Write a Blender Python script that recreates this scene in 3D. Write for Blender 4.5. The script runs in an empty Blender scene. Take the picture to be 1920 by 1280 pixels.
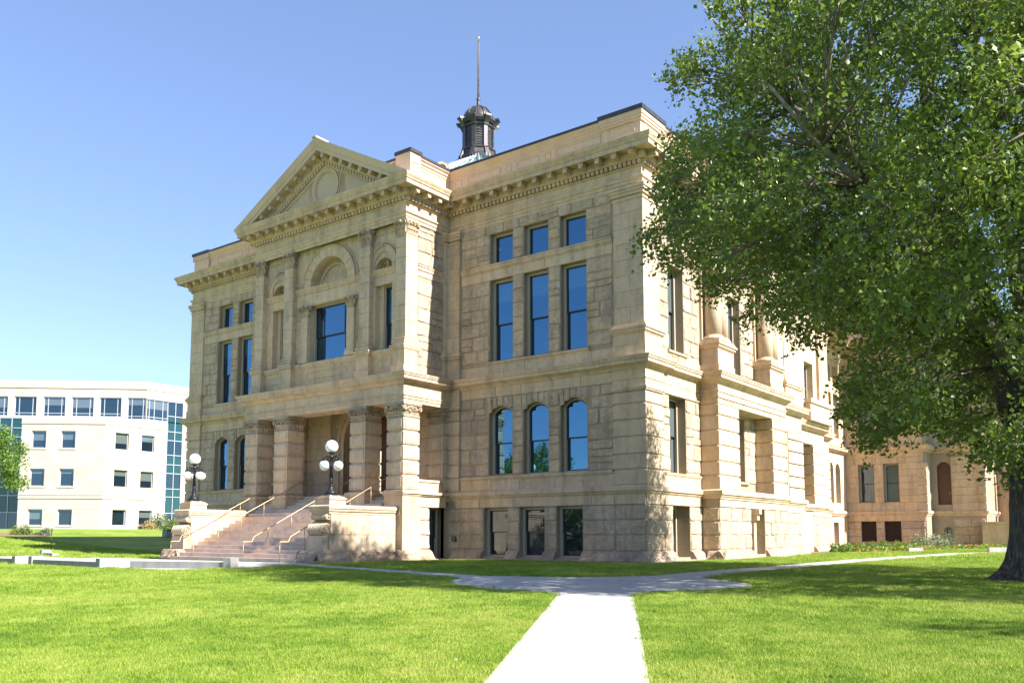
import bpy, math, random
import numpy as np
from mathutils import Vector, Matrix, noise
rad = math.radians
random.seed(7)
rng = np.random.default_rng(7)
scene = bpy.context.scene
col = scene.collection

# ------------------------------------------------------------------ camera, sky, sun, exposure
CAM = (17.82, -32.90, 1.194)
cd = bpy.data.cameras.new("camera")
cd.sensor_width = 36.0
cd.lens = 1639.1 / 1920 * 36.0
cd.shift_y = (846.75 - 640.0) / 1920
cd.clip_end = 4000
cam = bpy.data.objects.new("camera", cd)
cam.location = CAM
cam.rotation_euler = (rad(90 + 5.5186), 0, rad(37.1595))
col.objects.link(cam)
scene.camera = cam

SUN_EL, SUN_AZ = 39.5, 3.5            # azimuth measured from +X towards +Y
world = bpy.data.worlds.new("World")
scene.world = world
world.use_nodes = True
wn = world.node_tree
bg = wn.nodes["Background"]
sky = wn.nodes.new("ShaderNodeTexSky")
sky.sky_type = 'NISHITA'
sky.sun_disc = False
sky.sun_elevation = rad(SUN_EL)
sky.sun_rotation = rad(90 - SUN_AZ)
sky.altitude = 1850
sky.air_density = 1.0
sky.dust_density = 0.5
sky.ozone_density = 5.5
gam = wn.nodes.new("ShaderNodeGamma")          # film-like compression of the sky's own contrast
gam.inputs[1].default_value = 0.74
tint = wn.nodes.new("ShaderNodeMixRGB")
tint.blend_type = 'MULTIPLY'
tint.inputs[0].default_value = 1.0
tint.inputs[2].default_value = (1.0, 0.962, 1.075, 1)
wn.links.new(sky.outputs[0], tint.inputs[1])
wn.links.new(tint.outputs[0], gam.inputs[0])
wn.links.new(gam.outputs[0], bg.inputs[0])
bg.inputs[1].default_value = 0.120
sl = bpy.data.lights.new("sun", 'SUN')
sl.energy = 4.5
sl.angle = rad(0.53)
sl.color = (1.0, 0.965, 0.91)
sun = bpy.data.objects.new("sun", sl)
sdir = Vector((math.cos(rad(SUN_EL)) * math.cos(rad(SUN_AZ)), math.cos(rad(SUN_EL)) * math.sin(rad(SUN_AZ)), math.sin(rad(SUN_EL))))
sun.rotation_euler = sdir.to_track_quat('Z', 'Y').to_euler()
sun.location = (60, 10, 50)
col.objects.link(sun)
scene.view_settings.view_transform = 'Standard'
scene.view_settings.look = 'None'
scene.view_settings.exposure = 1.72
scene.view_settings.gamma = 1.0
scene.view_settings.use_curve_mapping = False
scene.cycles.max_bounces = 7
scene.cycles.transparent_max_bounces = 6

# ------------------------------------------------------------------ materials
def mat(name):
    m = bpy.data.materials.new(name)
    m.use_nodes = True
    nt = m.node_tree
    b = nt.nodes["Principled BSDF"]
    return m, nt, b

def N(nt, t, **k):
    n = nt.nodes.new(t)
    for a, v in k.items():
        if a.startswith("i_"):
            n.inputs[a[2:].replace("_", " ")].default_value = v
        else:
            setattr(n, a, v)
    return n

def ramp(nt, fac, stops):
    r = nt.nodes.new("ShaderNodeValToRGB")
    el = r.color_ramp.elements
    while len(el) < len(stops):
        el.new(0.5)
    for e, (p, c) in zip(el, stops):
        e.position = p
        e.color = c if len(c) == 4 else (*c, 1)
    nt.links.new(fac, r.inputs[0])
    return r

def stone_mat(name, base, var=0.16, stain=0.25, bump=0.35, scale=1.0, rough=0.85, objvar=0.22, veins=0.0, warm=(1.0, 0.93, 0.82), grain=26):
    m, nt, b = mat(name)
    L = nt.links.new
    tc = N(nt, "ShaderNodeTexCoord")
    geo = N(nt, "ShaderNodeNewGeometry")
    oi = N(nt, "ShaderNodeObjectInfo")
    n1 = N(nt, "ShaderNodeTexNoise", i_Scale=0.9 * scale, i_Detail=6.0, i_Roughness=0.65)
    n2 = N(nt, "ShaderNodeTexNoise", i_Scale=grain * scale, i_Detail=4.0, i_Roughness=0.7)
    n3 = N(nt, "ShaderNodeTexNoise", i_Scale=4.5 * scale, i_Detail=5.0, i_Roughness=0.6)
    mp = N(nt, "ShaderNodeMapping")
    mp.inputs["Scale"].default_value = (1, 1, 0.18)
    L(geo.outputs["Position"], mp.inputs[0])
    nst = N(nt, "ShaderNodeTexNoise", i_Scale=1.6, i_Detail=5.0, i_Roughness=0.7)
    L(mp.outputs[0], nst.inputs["Vector"])
    for n in (n1, n2, n3):
        L(geo.outputs["Position"], n.inputs["Vector"])
    c = Vector(base)
    w = Vector((base[0] * warm[0], base[1] * warm[1], base[2] * warm[2]))
    r1 = ramp(nt, n1.outputs[0], [(0.3, tuple(c * (1 - var))), (0.5, tuple(c)), (0.72, tuple(w * (1 + var * 0.4)))])
    r2 = ramp(nt, n3.outputs[0], [(0.3, (1 - stain * .5,) * 3), (0.6, (1.0, 1.0, 1.0))])
    mx = N(nt, "ShaderNodeMixRGB", blend_type='MULTIPLY')
    mx.inputs[0].default_value = 1
    L(r1.outputs[0], mx.inputs[1]); L(r2.outputs[0], mx.inputs[2])
    r3 = ramp(nt, nst.outputs[0], [(0.36, (1 - stain,) * 3), (0.55, (1.0, 1.0, 1.0))])
    mx2 = N(nt, "ShaderNodeMixRGB", blend_type='MULTIPLY')
    mx2.inputs[0].default_value = 0.8
    L(mx.outputs[0], mx2.inputs[1]); L(r3.outputs[0], mx2.inputs[2])
    if veins:
        vm = N(nt, "ShaderNodeMapping"); vm.inputs["Rotation"].default_value = (0.5, 0.7, 0.4); vm.inputs["Scale"].default_value = (1, 1, 2.2)
        L(geo.outputs["Position"], vm.inputs[0])
        nv_ = N(nt, "ShaderNodeTexNoise", i_Scale=1.7, i_Detail=7.0, i_Roughness=0.72, i_Distortion=0.6)
        L(vm.outputs[0], nv_.inputs["Vector"])
        rv = ramp(nt, nv_.outputs[0], [(0.40, (1, 1, 1)), (0.485, (1 - veins, 1 - veins * .97, 1 - veins * .92)), (0.50, (1 - veins * .8,) * 3), (0.57, (1, 1, 1))])
        mv = N(nt, "ShaderNodeMixRGB", blend_type='MULTIPLY'); mv.inputs[0].default_value = 1
        L(mx2.outputs[0], mv.inputs[1]); L(rv.outputs[0], mv.inputs[2]); mx2 = mv
    # block to block variation, per object and per loose piece
    add = N(nt, "ShaderNodeMath", operation='ADD')
    L(oi.outputs["Random"], add.inputs[0]); L(geo.outputs["Random Per Island"], add.inputs[1])
    fr = N(nt, "ShaderNodeMath", operation='FRACT')
    L(add.outputs[0], fr.inputs[0])
    r4 = ramp(nt, fr.outputs[0], [(0.0, (1 - objvar, 1 - objvar * 1.02, 1 - objvar * 1.05)), (0.35, (1, 0.97, 0.92)), (0.7, (1.0, 1.0, 1.0)), (1.0, (1.06, 1.0, 0.9))])
    mx3 = N(nt, "ShaderNodeMixRGB", blend_type='MULTIPLY')
    mx3.inputs[0].default_value = 1
    L(mx2.outputs[0], mx3.inputs[1]); L(r4.outputs[0], mx3.inputs[2])
    L(mx3.outputs[0], b.inputs["Base Color"])
    b.inputs["Roughness"].default_value = rough
    b.inputs["Specular IOR Level"].default_value = 0.25
    bp = N(nt, "ShaderNodeBump")
    bp.inputs["Strength"].default_value = bump
    bp.inputs["Distance"].default_value = 0.03
    ad = N(nt, "ShaderNodeMath", operation='MULTIPLY_ADD')
    ad.inputs[1].default_value = 2.0
    L(n3.outputs[0], ad.inputs[0]); L(n2.outputs[0], ad.inputs[2])
    L(ad.outputs[0], bp.inputs["Height"])
    L(bp.outputs[0], b.inputs["Normal"])
    return m

def plain(name, c, rough=0.5, metal=0.0, spec=0.5, noise_amt=0.12, nscale=8.0):
    m, nt, b = mat(name)
    geo = N(nt, "ShaderNodeNewGeometry")
    n = N(nt, "ShaderNodeTexNoise", i_Scale=nscale, i_Detail=5.0)
    nt.links.new(geo.outputs["Position"], n.inputs["Vector"])
    r = ramp(nt, n.outputs[0], [(0.3, tuple(v * (1 - noise_amt) for v in c)), (0.7, tuple(min(1, v * (1 + noise_amt * .6)) for v in c))])
    nt.links.new(r.outputs[0], b.inputs["Base Color"])
    r2 = ramp(nt, n.outputs[0], [(0.3, (max(0, rough - .08),) * 3), (0.7, (min(1, rough + .08),) * 3)])
    nt.links.new(r2.outputs[0], b.inputs["Roughness"])
    b.inputs["Metallic"].default_value = metal
    b.inputs["Specular IOR Level"].default_value = spec
    return m

def glass_mat(name, tint=(0.012, 0.016, 0.02), ior=3.1, rough=0.02, wav=0.03, coat=(0.27, 0.66, 1.0)):
    m, nt, b = mat(name)
    b.inputs["Base Color"].default_value = (*tint, 1)
    b.inputs["Roughness"].default_value = rough
    b.inputs["IOR"].default_value = ior
    b.inputs["Specular IOR Level"].default_value = 0.5
    b.inputs["Specular Tint"].default_value = (*coat, 1)
    geo = N(nt, "ShaderNodeNewGeometry")
    n = N(nt, "ShaderNodeTexNoise", i_Scale=0.8, i_Detail=1.0)
    nt.links.new(geo.outputs["Position"], n.inputs["Vector"])
    bp = N(nt, "ShaderNodeBump")
    bp.inputs["Strength"].default_value = 0.25
    bp.inputs["Distance"].default_value = wav
    nt.links.new(n.outputs[0], bp.inputs["Height"])
    nt.links.new(bp.outputs[0], b.inputs["Normal"])
    return m

STONE = (0.58, 0.448, 0.318)
M = {}
M['smooth'] = stone_mat("dressed_sandstone", STONE, var=0.14, stain=0.3, bump=0.12, objvar=0.1)
M['mould'] = stone_mat("moulded_sandstone", (0.58, 0.448, 0.318), var=0.14, stain=0.32, bump=0.12, objvar=0.05)
M['rough'] = stone_mat("rock_faced_sandstone", (0.56, 0.44, 0.325), var=0.26, stain=0.3, bump=1.0, objvar=0.18, grain=15, veins=0.2)
M['plinth'] = stone_mat("pink_plinth_sandstone", (0.46, 0.35, 0.265), var=0.25, stain=0.35, bump=0.9, objvar=0.2)
M['mortar'] = stone_mat("mortar_wall", (0.36, 0.285, 0.205), var=0.15, stain=0.2, bump=0.2, objvar=0.0)
M['carved'] = stone_mat("carved_sandstone", (0.47, 0.37, 0.27), var=0.3, stain=0.45, bump=0.4, objvar=0.1)
M['metalstone'] = stone_mat("painted_sheet_parapet", (0.56, 0.435, 0.325), var=0.05, stain=0.12, bump=0.02, objvar=0.02)
M['step'] = stone_mat("pink_step_stone", (0.62, 0.49, 0.41), var=0.12, stain=0.2, bump=0.15, objvar=0.12)
M['flash'] = plain("dark_roof_flashing", (0.05, 0.048, 0.055), 0.45, 0.3)
M['casing'] = plain("beige_window_casing", (0.36, 0.31, 0.24), 0.5, 0, 0.4, 0.06)
M['sash'] = plain("dark_bronze_sash", (0.022, 0.024, 0.026), 0.35, 0.2)
M['glass'] = glass_mat("window_glass")
M['darkglass'] = glass_mat("dark_basement_glass", ior=2.0, coat=(0.65, 0.82, 1.0))
M['shade'] = glass_mat("glass_over_roller_shade", tint=(0.045, 0.075, 0.10), ior=3.1)
M['blind'] = glass_mat("glass_over_pale_blind", tint=(0.10, 0.115, 0.11), ior=2.2)
M['door'] = plain("red_brown_wood", (0.10, 0.035, 0.018), 0.45, 0, 0.5, 0.35, 20)
M['iron'] = plain("black_cast_iron", (0.018, 0.019, 0.022), 0.38, 0.3)
M['bronze'] = plain("dark_bronze_cupola", (0.062, 0.055, 0.056), 0.42, 0.35, 0.5, 0.25, 3)
M['copper'] = plain("pale_green_roof_glass", (0.17, 0.33, 0.30), 0.25, 0.0, 0.5, 0.1)
M['zinc'] = plain("pale_lead_ribs", (0.3, 0.34, 0.33), 0.4, 0.2)
M['gold'] = plain("gold_leaf", (0.9, 0.62, 0.2), 0.28, 0.9)
M['brass'] = plain("brass_handrail", (0.40, 0.29, 0.15), 0.4, 0.5, 0.5, 0.1)
M['globe'] = plain("opal_glass_globe", (0.85, 0.84, 0.81), 0.25, 0, 0.5, 0.02)
M['concrete'] = stone_mat("pale_concrete", (0.45, 0.435, 0.415), var=0.1, stain=0.2, bump=0.1, objvar=0.05, warm=(1, .98, .95), grain=60)
M['concrete2'] = stone_mat("weathered_grey_concrete", (0.36, 0.355, 0.335), var=0.1, stain=0.2, bump=0.15, objvar=0.06, warm=(1, .98, .95), grain=60)
M['office'] = stone_mat("cream_office_stone", (0.50, 0.435, 0.385), var=0.05, stain=0.08, bump=0.05, objvar=0.16, warm=(1.02, .95, .86))
M['aluminium'] = plain("pale_aluminium", (0.48, 0.51, 0.54), 0.35, 0.3, 0.5, 0.03)
M['tealglass'] = glass_mat("teal_spandrel_glass", tint=(0.012, 0.05, 0.055), ior=1.7, coat=(0.6, 0.85, 0.9))
M['blueglass'] = glass_mat("office_window_glass", tint=(0.008, 0.016, 0.022), ior=2.1, coat=(0.5, 0.75, 0.9))
M['grille'] = plain("dark_ornamental_iron", (0.03, 0.018, 0.014), 0.5, 0.3)

# ------------------------------------------------------------------ mesh helpers
class MB:
    def __init__(s):
        s.v = []; s.f = []; s.sm = []
    def add(s, vs, fs, smooth=False):
        o = len(s.v)
        s.v.extend([tuple(p) for p in vs])
        s.f.extend([tuple(i + o for i in f) for f in fs])
        s.sm.extend([smooth] * len(fs))
        return s
    def hexa(s, p, smooth=False):     # p: 8 points, bottom 4 (ccw) + top 4
        return s.add(p, [(3, 2, 1, 0), (4, 5, 6, 7), (0, 1, 5, 4), (1, 2, 6, 5), (2, 3, 7, 6), (3, 0, 4, 7)], smooth)
    def box(s, x0, x1, y0, y1, z0, z1):
        return s.hexa([(x0, y0, z0), (x1, y0, z0), (x1, y1, z0), (x0, y1, z0), (x0, y0, z1), (x1, y0, z1), (x1, y1, z1), (x0, y1, z1)])
    def cbox(s, x0, x1, y0, y1, z0, z1, b):   # box with chamfered long edges (rusticated block)
        A = [(x0 + b, y0 + b), (x1 - b, y0 + b), (x1 - b, y1 - b), (x0 + b, y1 - b)]
        B = [(x0, y0), (x1, y0), (x1, y1), (x0, y1)]
        v = [(*p, z0) for p in A] + [(*p, z0 + b) for p in B] + [(*p, z1 - b) for p in B] + [(*p, z1) for p in A]
        f = [(3, 2, 1, 0), (12, 13, 14, 15)]
        for k in range(3):
            for i in range(4):
                j = (i + 1) % 4
                f.append((k * 4 + i, k * 4 + j, k * 4 + 4 + j, k * 4 + 4 + i))
        return s.add(v, f)
    def lathe(s, prof, c=(0, 0, 0), n=12, smooth=True, a0=0.0):
        vs = []; fs = []
        for r, z in prof:
            for i in range(n):
                a = a0 + 2 * math.pi * i / n
                vs.append((c[0] + r * math.cos(a), c[1] + r * math.sin(a), c[2] + z))
        for k in range(len(prof) - 1):
            for i in range(n):
                j = (i + 1) % n
                fs.append((k * n + i, k * n + j, (k + 1) * n + j, (k + 1) * n + i))
        fs.append(tuple(range(n))[::-1]); fs.append(tuple((len(prof) - 1) * n + i for i in range(n)))
        return s.add(vs, fs, smooth)
    def tube(s, pts, r, n=6, smooth=True):
        pts = [Vector(p) for p in pts]
        rs = r if isinstance(r, (list, tuple)) else [r] * len(pts)
        vs = []; fs = []
        up = Vector((0, 0, 1))
        prev = None
        for i, p in enumerate(pts):
            t = (pts[min(i + 1, len(pts) - 1)] - pts[max(i - 1, 0)]).normalized()
            if prev is None:
                a = t.cross(up)
                if a.length < 1e-3:
                    a = t.cross(Vector((1, 0, 0)))
            else:
                a = prev - t * prev.dot(t)
            a.normalize(); prev = a
            b = t.cross(a)
            for k in range(n):
                an = 2 * math.pi * k / n
                vs.append(p + (a * math.cos(an) + b * math.sin(an)) * rs[i])
        for i in range(len(pts) - 1):
            for k in range(n):
                j = (k + 1) % n
                fs.append((i * n + k, i * n + j, (i + 1) * n + j, (i + 1) * n + k))
        fs.append(tuple(range(n))[::-1]); fs.append(tuple((len(pts) - 1) * n + i for i in range(n)))
        return s.add(vs, fs, smooth)
    def ball(s, c, r, n=12, m=8, sc=(1, 1, 1)):
        vs = [(c[0], c[1], c[2] - r * sc[2])]; fs = []
        for k in range(1, m):
            a = -math.pi / 2 + math.pi * k / m
            for i in range(n):
                b = 2 * math.pi * i / n
                vs.append((c[0] + r * sc[0] * math.cos(a) * math.cos(b), c[1] + r * sc[1] * math.cos(a) * math.sin(b), c[2] + r * sc[2] * math.sin(a)))
        vs.append((c[0], c[1], c[2] + r * sc[2]))
        for i in range(n):
            fs.append((0, 1 + (i + 1) % n, 1 + i))
            fs.append((len(vs) - 1, 1 + (m - 2) * n + i, 1 + (m - 2) * n + (i + 1) % n))
        for k in range(m - 2):
            for i in range(n):
                j = (i + 1) % n
                fs.append((1 + k * n + i, 1 + k * n + j, 1 + (k + 1) * n + j, 1 + (k + 1) * n + i))
        return s.add(vs, fs, True)
    def mesh(s, name, m, origin=(0, 0, 0)):
        me = bpy.data.meshes.new(name)
        o = origin
        me.from_pydata([(p[0] - o[0], p[1] - o[1], p[2] - o[2]) for p in s.v], [], s.f)
        if any(s.sm):
            me.polygons.foreach_set("use_smooth", s.sm)
        me.materials.append(m)
        return me
    def build(s, name, m, parent=None, origin=None, **props):
        if origin is None:
            origin = parent.get("_o", (0, 0, 0)) if parent is not None else (0, 0, 0)
        return link(name, s.mesh(name, m, origin), parent, **props)

def link(name, data, parent=None, loc=None, **props):
    o = bpy.data.objects.new(name, data)
    col.objects.link(o)
    if parent is not None:
        o.parent = parent
        if "_o" in parent:
            o["_o"] = tuple(parent["_o"])
    if loc is not None:
        o.location = loc
    for k, v in props.items():
        o[k] = v
    return o

def thing(name, label, cat, loc=(0, 0, 0), group=None):
    o = bpy.data.objects.new(name, None)
    col.objects.link(o)
    o.location = loc
    o.empty_display_size = 0.3
    o["label"] = label; o["category"] = cat
    if group:
        o["group"] = group
    o["_o"] = tuple(loc)
    return o

def copy_tree(src, loc, label=None, rotz=None, scale=None):
    r = src.copy(); col.objects.link(r); r.location = loc
    if label:
        r["label"] = label
    if rotz is not None:
        r.rotation_euler = (0, 0, rotz)
    if scale is not None:
        r.scale = (scale,) * 3 if not isinstance(scale, tuple) else scale
    for ch in list(src.children):
        c = ch.copy(); col.objects.link(c); c.parent = r
        for g in list(ch.children):
            d = g.copy(); col.objects.link(d); d.parent = c
    return r

class Fr:                              # facade frame: u along, d outwards, z up
    def __init__(s, O, U, Nn):
        s.O = Vector((*O, 0)) if len(O) == 2 else Vector(O); s.U = Vector((*U, 0)); s.N = Vector((*Nn, 0))
    def p(s, u, d, z):
        q = s.O + s.U * u + s.N * d
        return (q.x, q.y, q.z + z)
    def off(s, d):
        return Fr(tuple(s.O + s.N * d), (s.U.x, s.U.y), (s.N.x, s.N.y))

def fbox(mb, fr, u0, u1, d0, d1, z0, z1):
    P = fr.p
    return mb.hexa([P(u0, d1, z0), P(u1, d1, z0), P(u1, d0, z0), P(u0, d0, z0), P(u0, d1, z1), P(u1, d1, z1), P(u1, d0, z1), P(u0, d0, z1)])

def fblock(mb, fr, q, d0, d1, b):      # dressed block on a wall: q = 4 (u,z) corners ccw
    cu = sum(p[0] for p in q) / 4; cz = sum(p[1] for p in q) / 4
    def ins(p):
        su = b if p[0] < cu else -b
        sz = b if p[1] < cz else -b
        return (p[0] + su, p[1] + sz)
    v = [fr.p(p[0], d0, p[1]) for p in q] + [fr.p(p[0], d1 - b * .6, p[1]) for p in q] + [fr.p(*(lambda t: (t[0], d1, t[1]))(ins(p))) for p in q]
    f = [(8, 9, 10, 11)]
    for k in range(2):
        for i in range(4):
            j = (i + 1) % 4
            f.append((k * 4 + i, k * 4 + j, k * 4 + 4 + j, k * 4 + 4 + i))
    return mb.add(v, f)

def rstone(mb, fr, q, depth, seed, d0=-0.02):   # rock-faced stone: bilinear grid over q with a broken face
    (ua, za), (ub, zb), (uc, zc), (ud, zd) = q
    w = abs(ub - ua); h = abs(zd - za)
    nx = max(3, min(6, int(w / 0.17))); nz = max(3, min(5, int(h / 0.16)))
    vs = []; fs = []
    tu, tz = random.uniform(-.10, .10), random.uniform(-.08, .10)
    sc = random.uniform(1.6, 2.6)
    for j in range(nz + 1):
        t = j / nz
        for i in range(nx + 1):
            s_ = i / nx
            u = (ua * (1 - s_) + ub * s_) * (1 - t) + (ud * (1 - s_) + uc * s_) * t
            z = (za * (1 - s_) + zb * s_) * (1 - t) + (zd * (1 - s_) + zc * s_) * t
            edge = i in (0, nx) or j in (0, nz)
            if edge:
                d = d0
            else:
                jx = random.uniform(-.3, .3) * w / nx; jz = random.uniform(-.3, .3) * h / nz
                n1 = noise.noise(Vector((u * sc + seed * 3.1, z * sc, seed)))
                n2 = noise.noise(Vector((u * 5 + seed, z * 5, seed * 1.7)))
                d = depth * (0.36 + 0.45 * n1 + 0.5 * max(0, n2) + (s_ - .5) * tu * 4 + (t - .5) * tz * 4)
                d = max(0.012, d)
                if i in (1, nx - 1):
                    e_ = ua if i == 1 else ub
                    u = u + (e_ - u) * random.uniform(.55, .9)
                else:
                    u += jx
                if j in (1, nz - 1):
                    e_ = za if j == 1 else zd
                    z = z + (e_ - z) * random.uniform(.55, .9)
                else:
                    z += jz
            vs.append(fr.p(u, d, z))
    for j in range(nz):
        for i in range(nx):
            a = j * (nx + 1) + i
            if (i + j + seed) % 2:
                fs += [(a, a + 1, a + nx + 2), (a, a + nx + 2, a + nx + 1)]
            else:
                fs += [(a, a + 1, a + nx + 1), (a + 1, a + nx + 2, a + nx + 1)]
    return mb.add(vs, fs)

def panel(mb, fr, u0, u1, z0, z1, holes, d=0.0, reveal=0.5):
    us = sorted({u0, u1, *[h[0] for h in holes], *[h[1] for h in holes]})
    zs = sorted({z0, z1, *[h[2] for h in holes], *[h[3] for h in holes]})
    us = [u for u in us if u0 <= u <= u1]; zs = [z for z in zs if z0 <= z <= z1]
    for a, b in zip(us, us[1:]):
        for c, e in zip(zs, zs[1:]):
            mu, mz = (a + b) / 2, (c + e) / 2
            if any(h[0] < mu < h[1] and h[2] < mz < h[3] for h in holes):
                continue
            mb.add([fr.p(a, d, c), fr.p(b, d, c), fr.p(b, d, e), fr.p(a, d, e)], [(0, 1, 2, 3)])
    for h in holes:
        ua, ub, za, zb = h[:4]
        rise = h[4] if len(h) > 4 else 0
        rv = h[5] if len(h) > 5 else reveal
        zt = zb - rise
        e = d - rv
        mb.add([fr.p(ua, d, za), fr.p(ua, e, za), fr.p(ua, e, zt), fr.p(ua, d, zt)], [(0, 1, 2, 3)])
        mb.add([fr.p(ub, d, za), fr.p(ub, e, za), fr.p(ub, e, zt), fr.p(ub, d, zt)], [(3, 2, 1, 0)])
        mb.add([fr.p(ua, d, za), fr.p(ub, d, za), fr.p(ub, e, za), fr.p(ua, e, za)], [(0, 1, 2, 3)])
        if rise <= 0:
            mb.add([fr.p(ua, d, zt), fr.p(ub, d, zt), fr.p(ub, e, zt), fr.p(ua, e, zt)], [(3, 2, 1, 0)])
        else:
            pts = arcpts(ua, ub, zt, rise, 10)
            for (a, b) in zip(pts, pts[1:]):
                mb.add([fr.p(a[0], d, a[1]), fr.p(b[0], d, b[1]), fr.p(b[0], d, zb), fr.p(a[0], d, zb)], [(0, 1, 2, 3)])
                mb.add([fr.p(a[0], d, a[1]), fr.p(b[0], d, b[1]), fr.p(b[0], e, b[1]), fr.p(a[0], e, a[1])], [(3, 2, 1, 0)])

def arcpts(ua, ub, zs, rise, n):
    c = (ua + ub) / 2; w = (ub - ua) / 2
    if rise >= w * .999:
        return [(c - w * math.cos(math.pi * i / n), zs + w * math.sin(math.pi * i / n)) for i in range(n + 1)]
    Rr = (w * w + rise * rise) / (2 * rise)
    a = math.asin(w / Rr)
    return [(c + Rr * math.sin(-a + 2 * a * i / n), zs + rise - Rr + Rr * math.cos(-a + 2 * a * i / n)) for i in range(n + 1)]

def offset_path(path, d):
    out = []
    n = len(path)
    for i, p in enumerate(path):
        ns = []
        if i > 0:
            a = Vector(p) - Vector(path[i - 1]); a.normalize(); ns.append(Vector((a.y, -a.x)))
        if i < n - 1:
            a = Vector(path[i + 1]) - Vector(p); a.normalize(); ns.append(Vector((a.y, -a.x)))
        if len(ns) == 2:
            den = 1 + ns[0].dot(ns[1])
            m = (ns[0] + ns[1]) / max(den, 0.15)
        else:
            m = ns[0]
        out.append((p[0] + m.x * d, p[1] + m.y * d))
    return out

def sweep(mb, prof, path, cap=True):
    rows = []
    for d, z in prof:
        rows.append([(x, y, z) for x, y in offset_path(path, d)])
    n = len(path)
    vs = [p for r in rows for p in r]
    fs = []
    for k in range(len(prof) - 1):
        for i in range(n - 1):
            a = k * n + i
            fs.append((a, a + 1, a + n + 1, a + n))
    if cap:
        fs.append(tuple(k * n for k in range(len(prof)))[::-1])
        fs.append(tuple(k * n + n - 1 for k in range(len(prof))))
    mb.add(vs, fs)

def ground_z(x, y):
    z = 0.05 + (0.0205 * (max(y, -40.0) + 9) if y < -9 else 0.0) + 0.004 * max(0.0, min(y, 80.0))
    t = max(0.0, min(1.0, (-28.0 - x) / 52.0))
    return z + 1.9 * t * t * (3 - 2 * t)

# ================================================================== the stone public building
B = thing("stone_building", "large sandstone public building with pedimented entrance portico and dark rooftop cupola", "building", (0, 0, 0))
FM = Fr((0, 0), (1, 0), (0, -1))          # main front, u = X
FS = Fr((0, 0), (0, 1), (1, 0))           # sunlit side, u = Y
STONES = []                               # (frame, quad, kind, material, depth)
WINS = []

def region(fr, u0, u1, zs, holes=(), kind='rough', avg=1.0, m='rough', d=0.0, split=0.22):
    off = 0
    for za, zb in zip(zs, zs[1:]):
        iv = [(u0, u1)]
        for h in holes:
            if h[2] < zb - .12 and h[3] > za + .12:
                nv = []
                for a, b in iv:
                    if h[1] <= a or h[0] >= b:
                        nv.append((a, b)); continue
                    if h[0] > a: nv.append((a, h[0]))
                    if h[1] < b: nv.append((h[1], b))
                iv = nv
        off += 1
        for a, b in iv:
            if b - a < 0.06:
                continue
            n = max(1, int(round((b - a) / avg + random.uniform(-.35, .35))))
            cuts = [a] + [a + (b - a) * (i + random.uniform(-.22, .22) + (.18 if off % 2 else -.18)) / n for i in range(1, n)] + [b]
            for p, q in zip(cuts, cuts[1:]):
                g = 0.009 if kind == 'rough' else 0.009
                if kind == 'rough' and random.random() < split and zb - za > .5 and q - p > .5:
                    r = random.random()
                    if r < .5:
                        zm = za + (zb - za) * random.uniform(.4, .6)
                        STONES.append((fr, [(p + g, za + g), (q - g, za + g), (q - g, zm - g), (p + g, zm - g)], kind, m, d))
                        STONES.append((fr, [(p + g, zm + g), (q - g, zm + g), (q - g, zb - g), (p + g, zb - g)], kind, m, d))
                        continue
                    if q - p > 1.0:
                        x = p + (q - p) * random.uniform(.28, .42); zm = za + (zb - za) * .5
                        STONES.append((fr, [(p + g, za + g), (x - g, za + g), (x - g, zm - g), (p + g, zm - g)], kind, m, d))
                        STONES.append((fr, [(p + g, zm + g), (x - g, zm + g), (x - g, zb - g), (p + g, zb - g)], kind, m, d))
                        p = x
                STONES.append((fr, [(p + g, za + g), (q - g, za + g), (q - g, zb - g), (p + g, zb - g)], kind, m, d))

def voussoirs(fr, ua, ub, zs, rise, ztop, n=5, spread=0.28):
    pts = arcpts(ua, ub, zs, rise, n)
    w = ub - ua; c = (ua + ub) / 2
    for i in range(n):
        a, b = pts[i], pts[i + 1]
        ta = (c + (a[0] - c) * (1 + spread), ztop); tb = (c + (b[0] - c) * (1 + spread), ztop)
        g = .008
        STONES.append((fr, [(a[0] + g, a[1] + g), (b[0] - g, b[1] + g), (tb[0] - g, tb[1] - g), (ta[0] + g, ta[1] - g)], 'rough', 'rough', 0.0))

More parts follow.
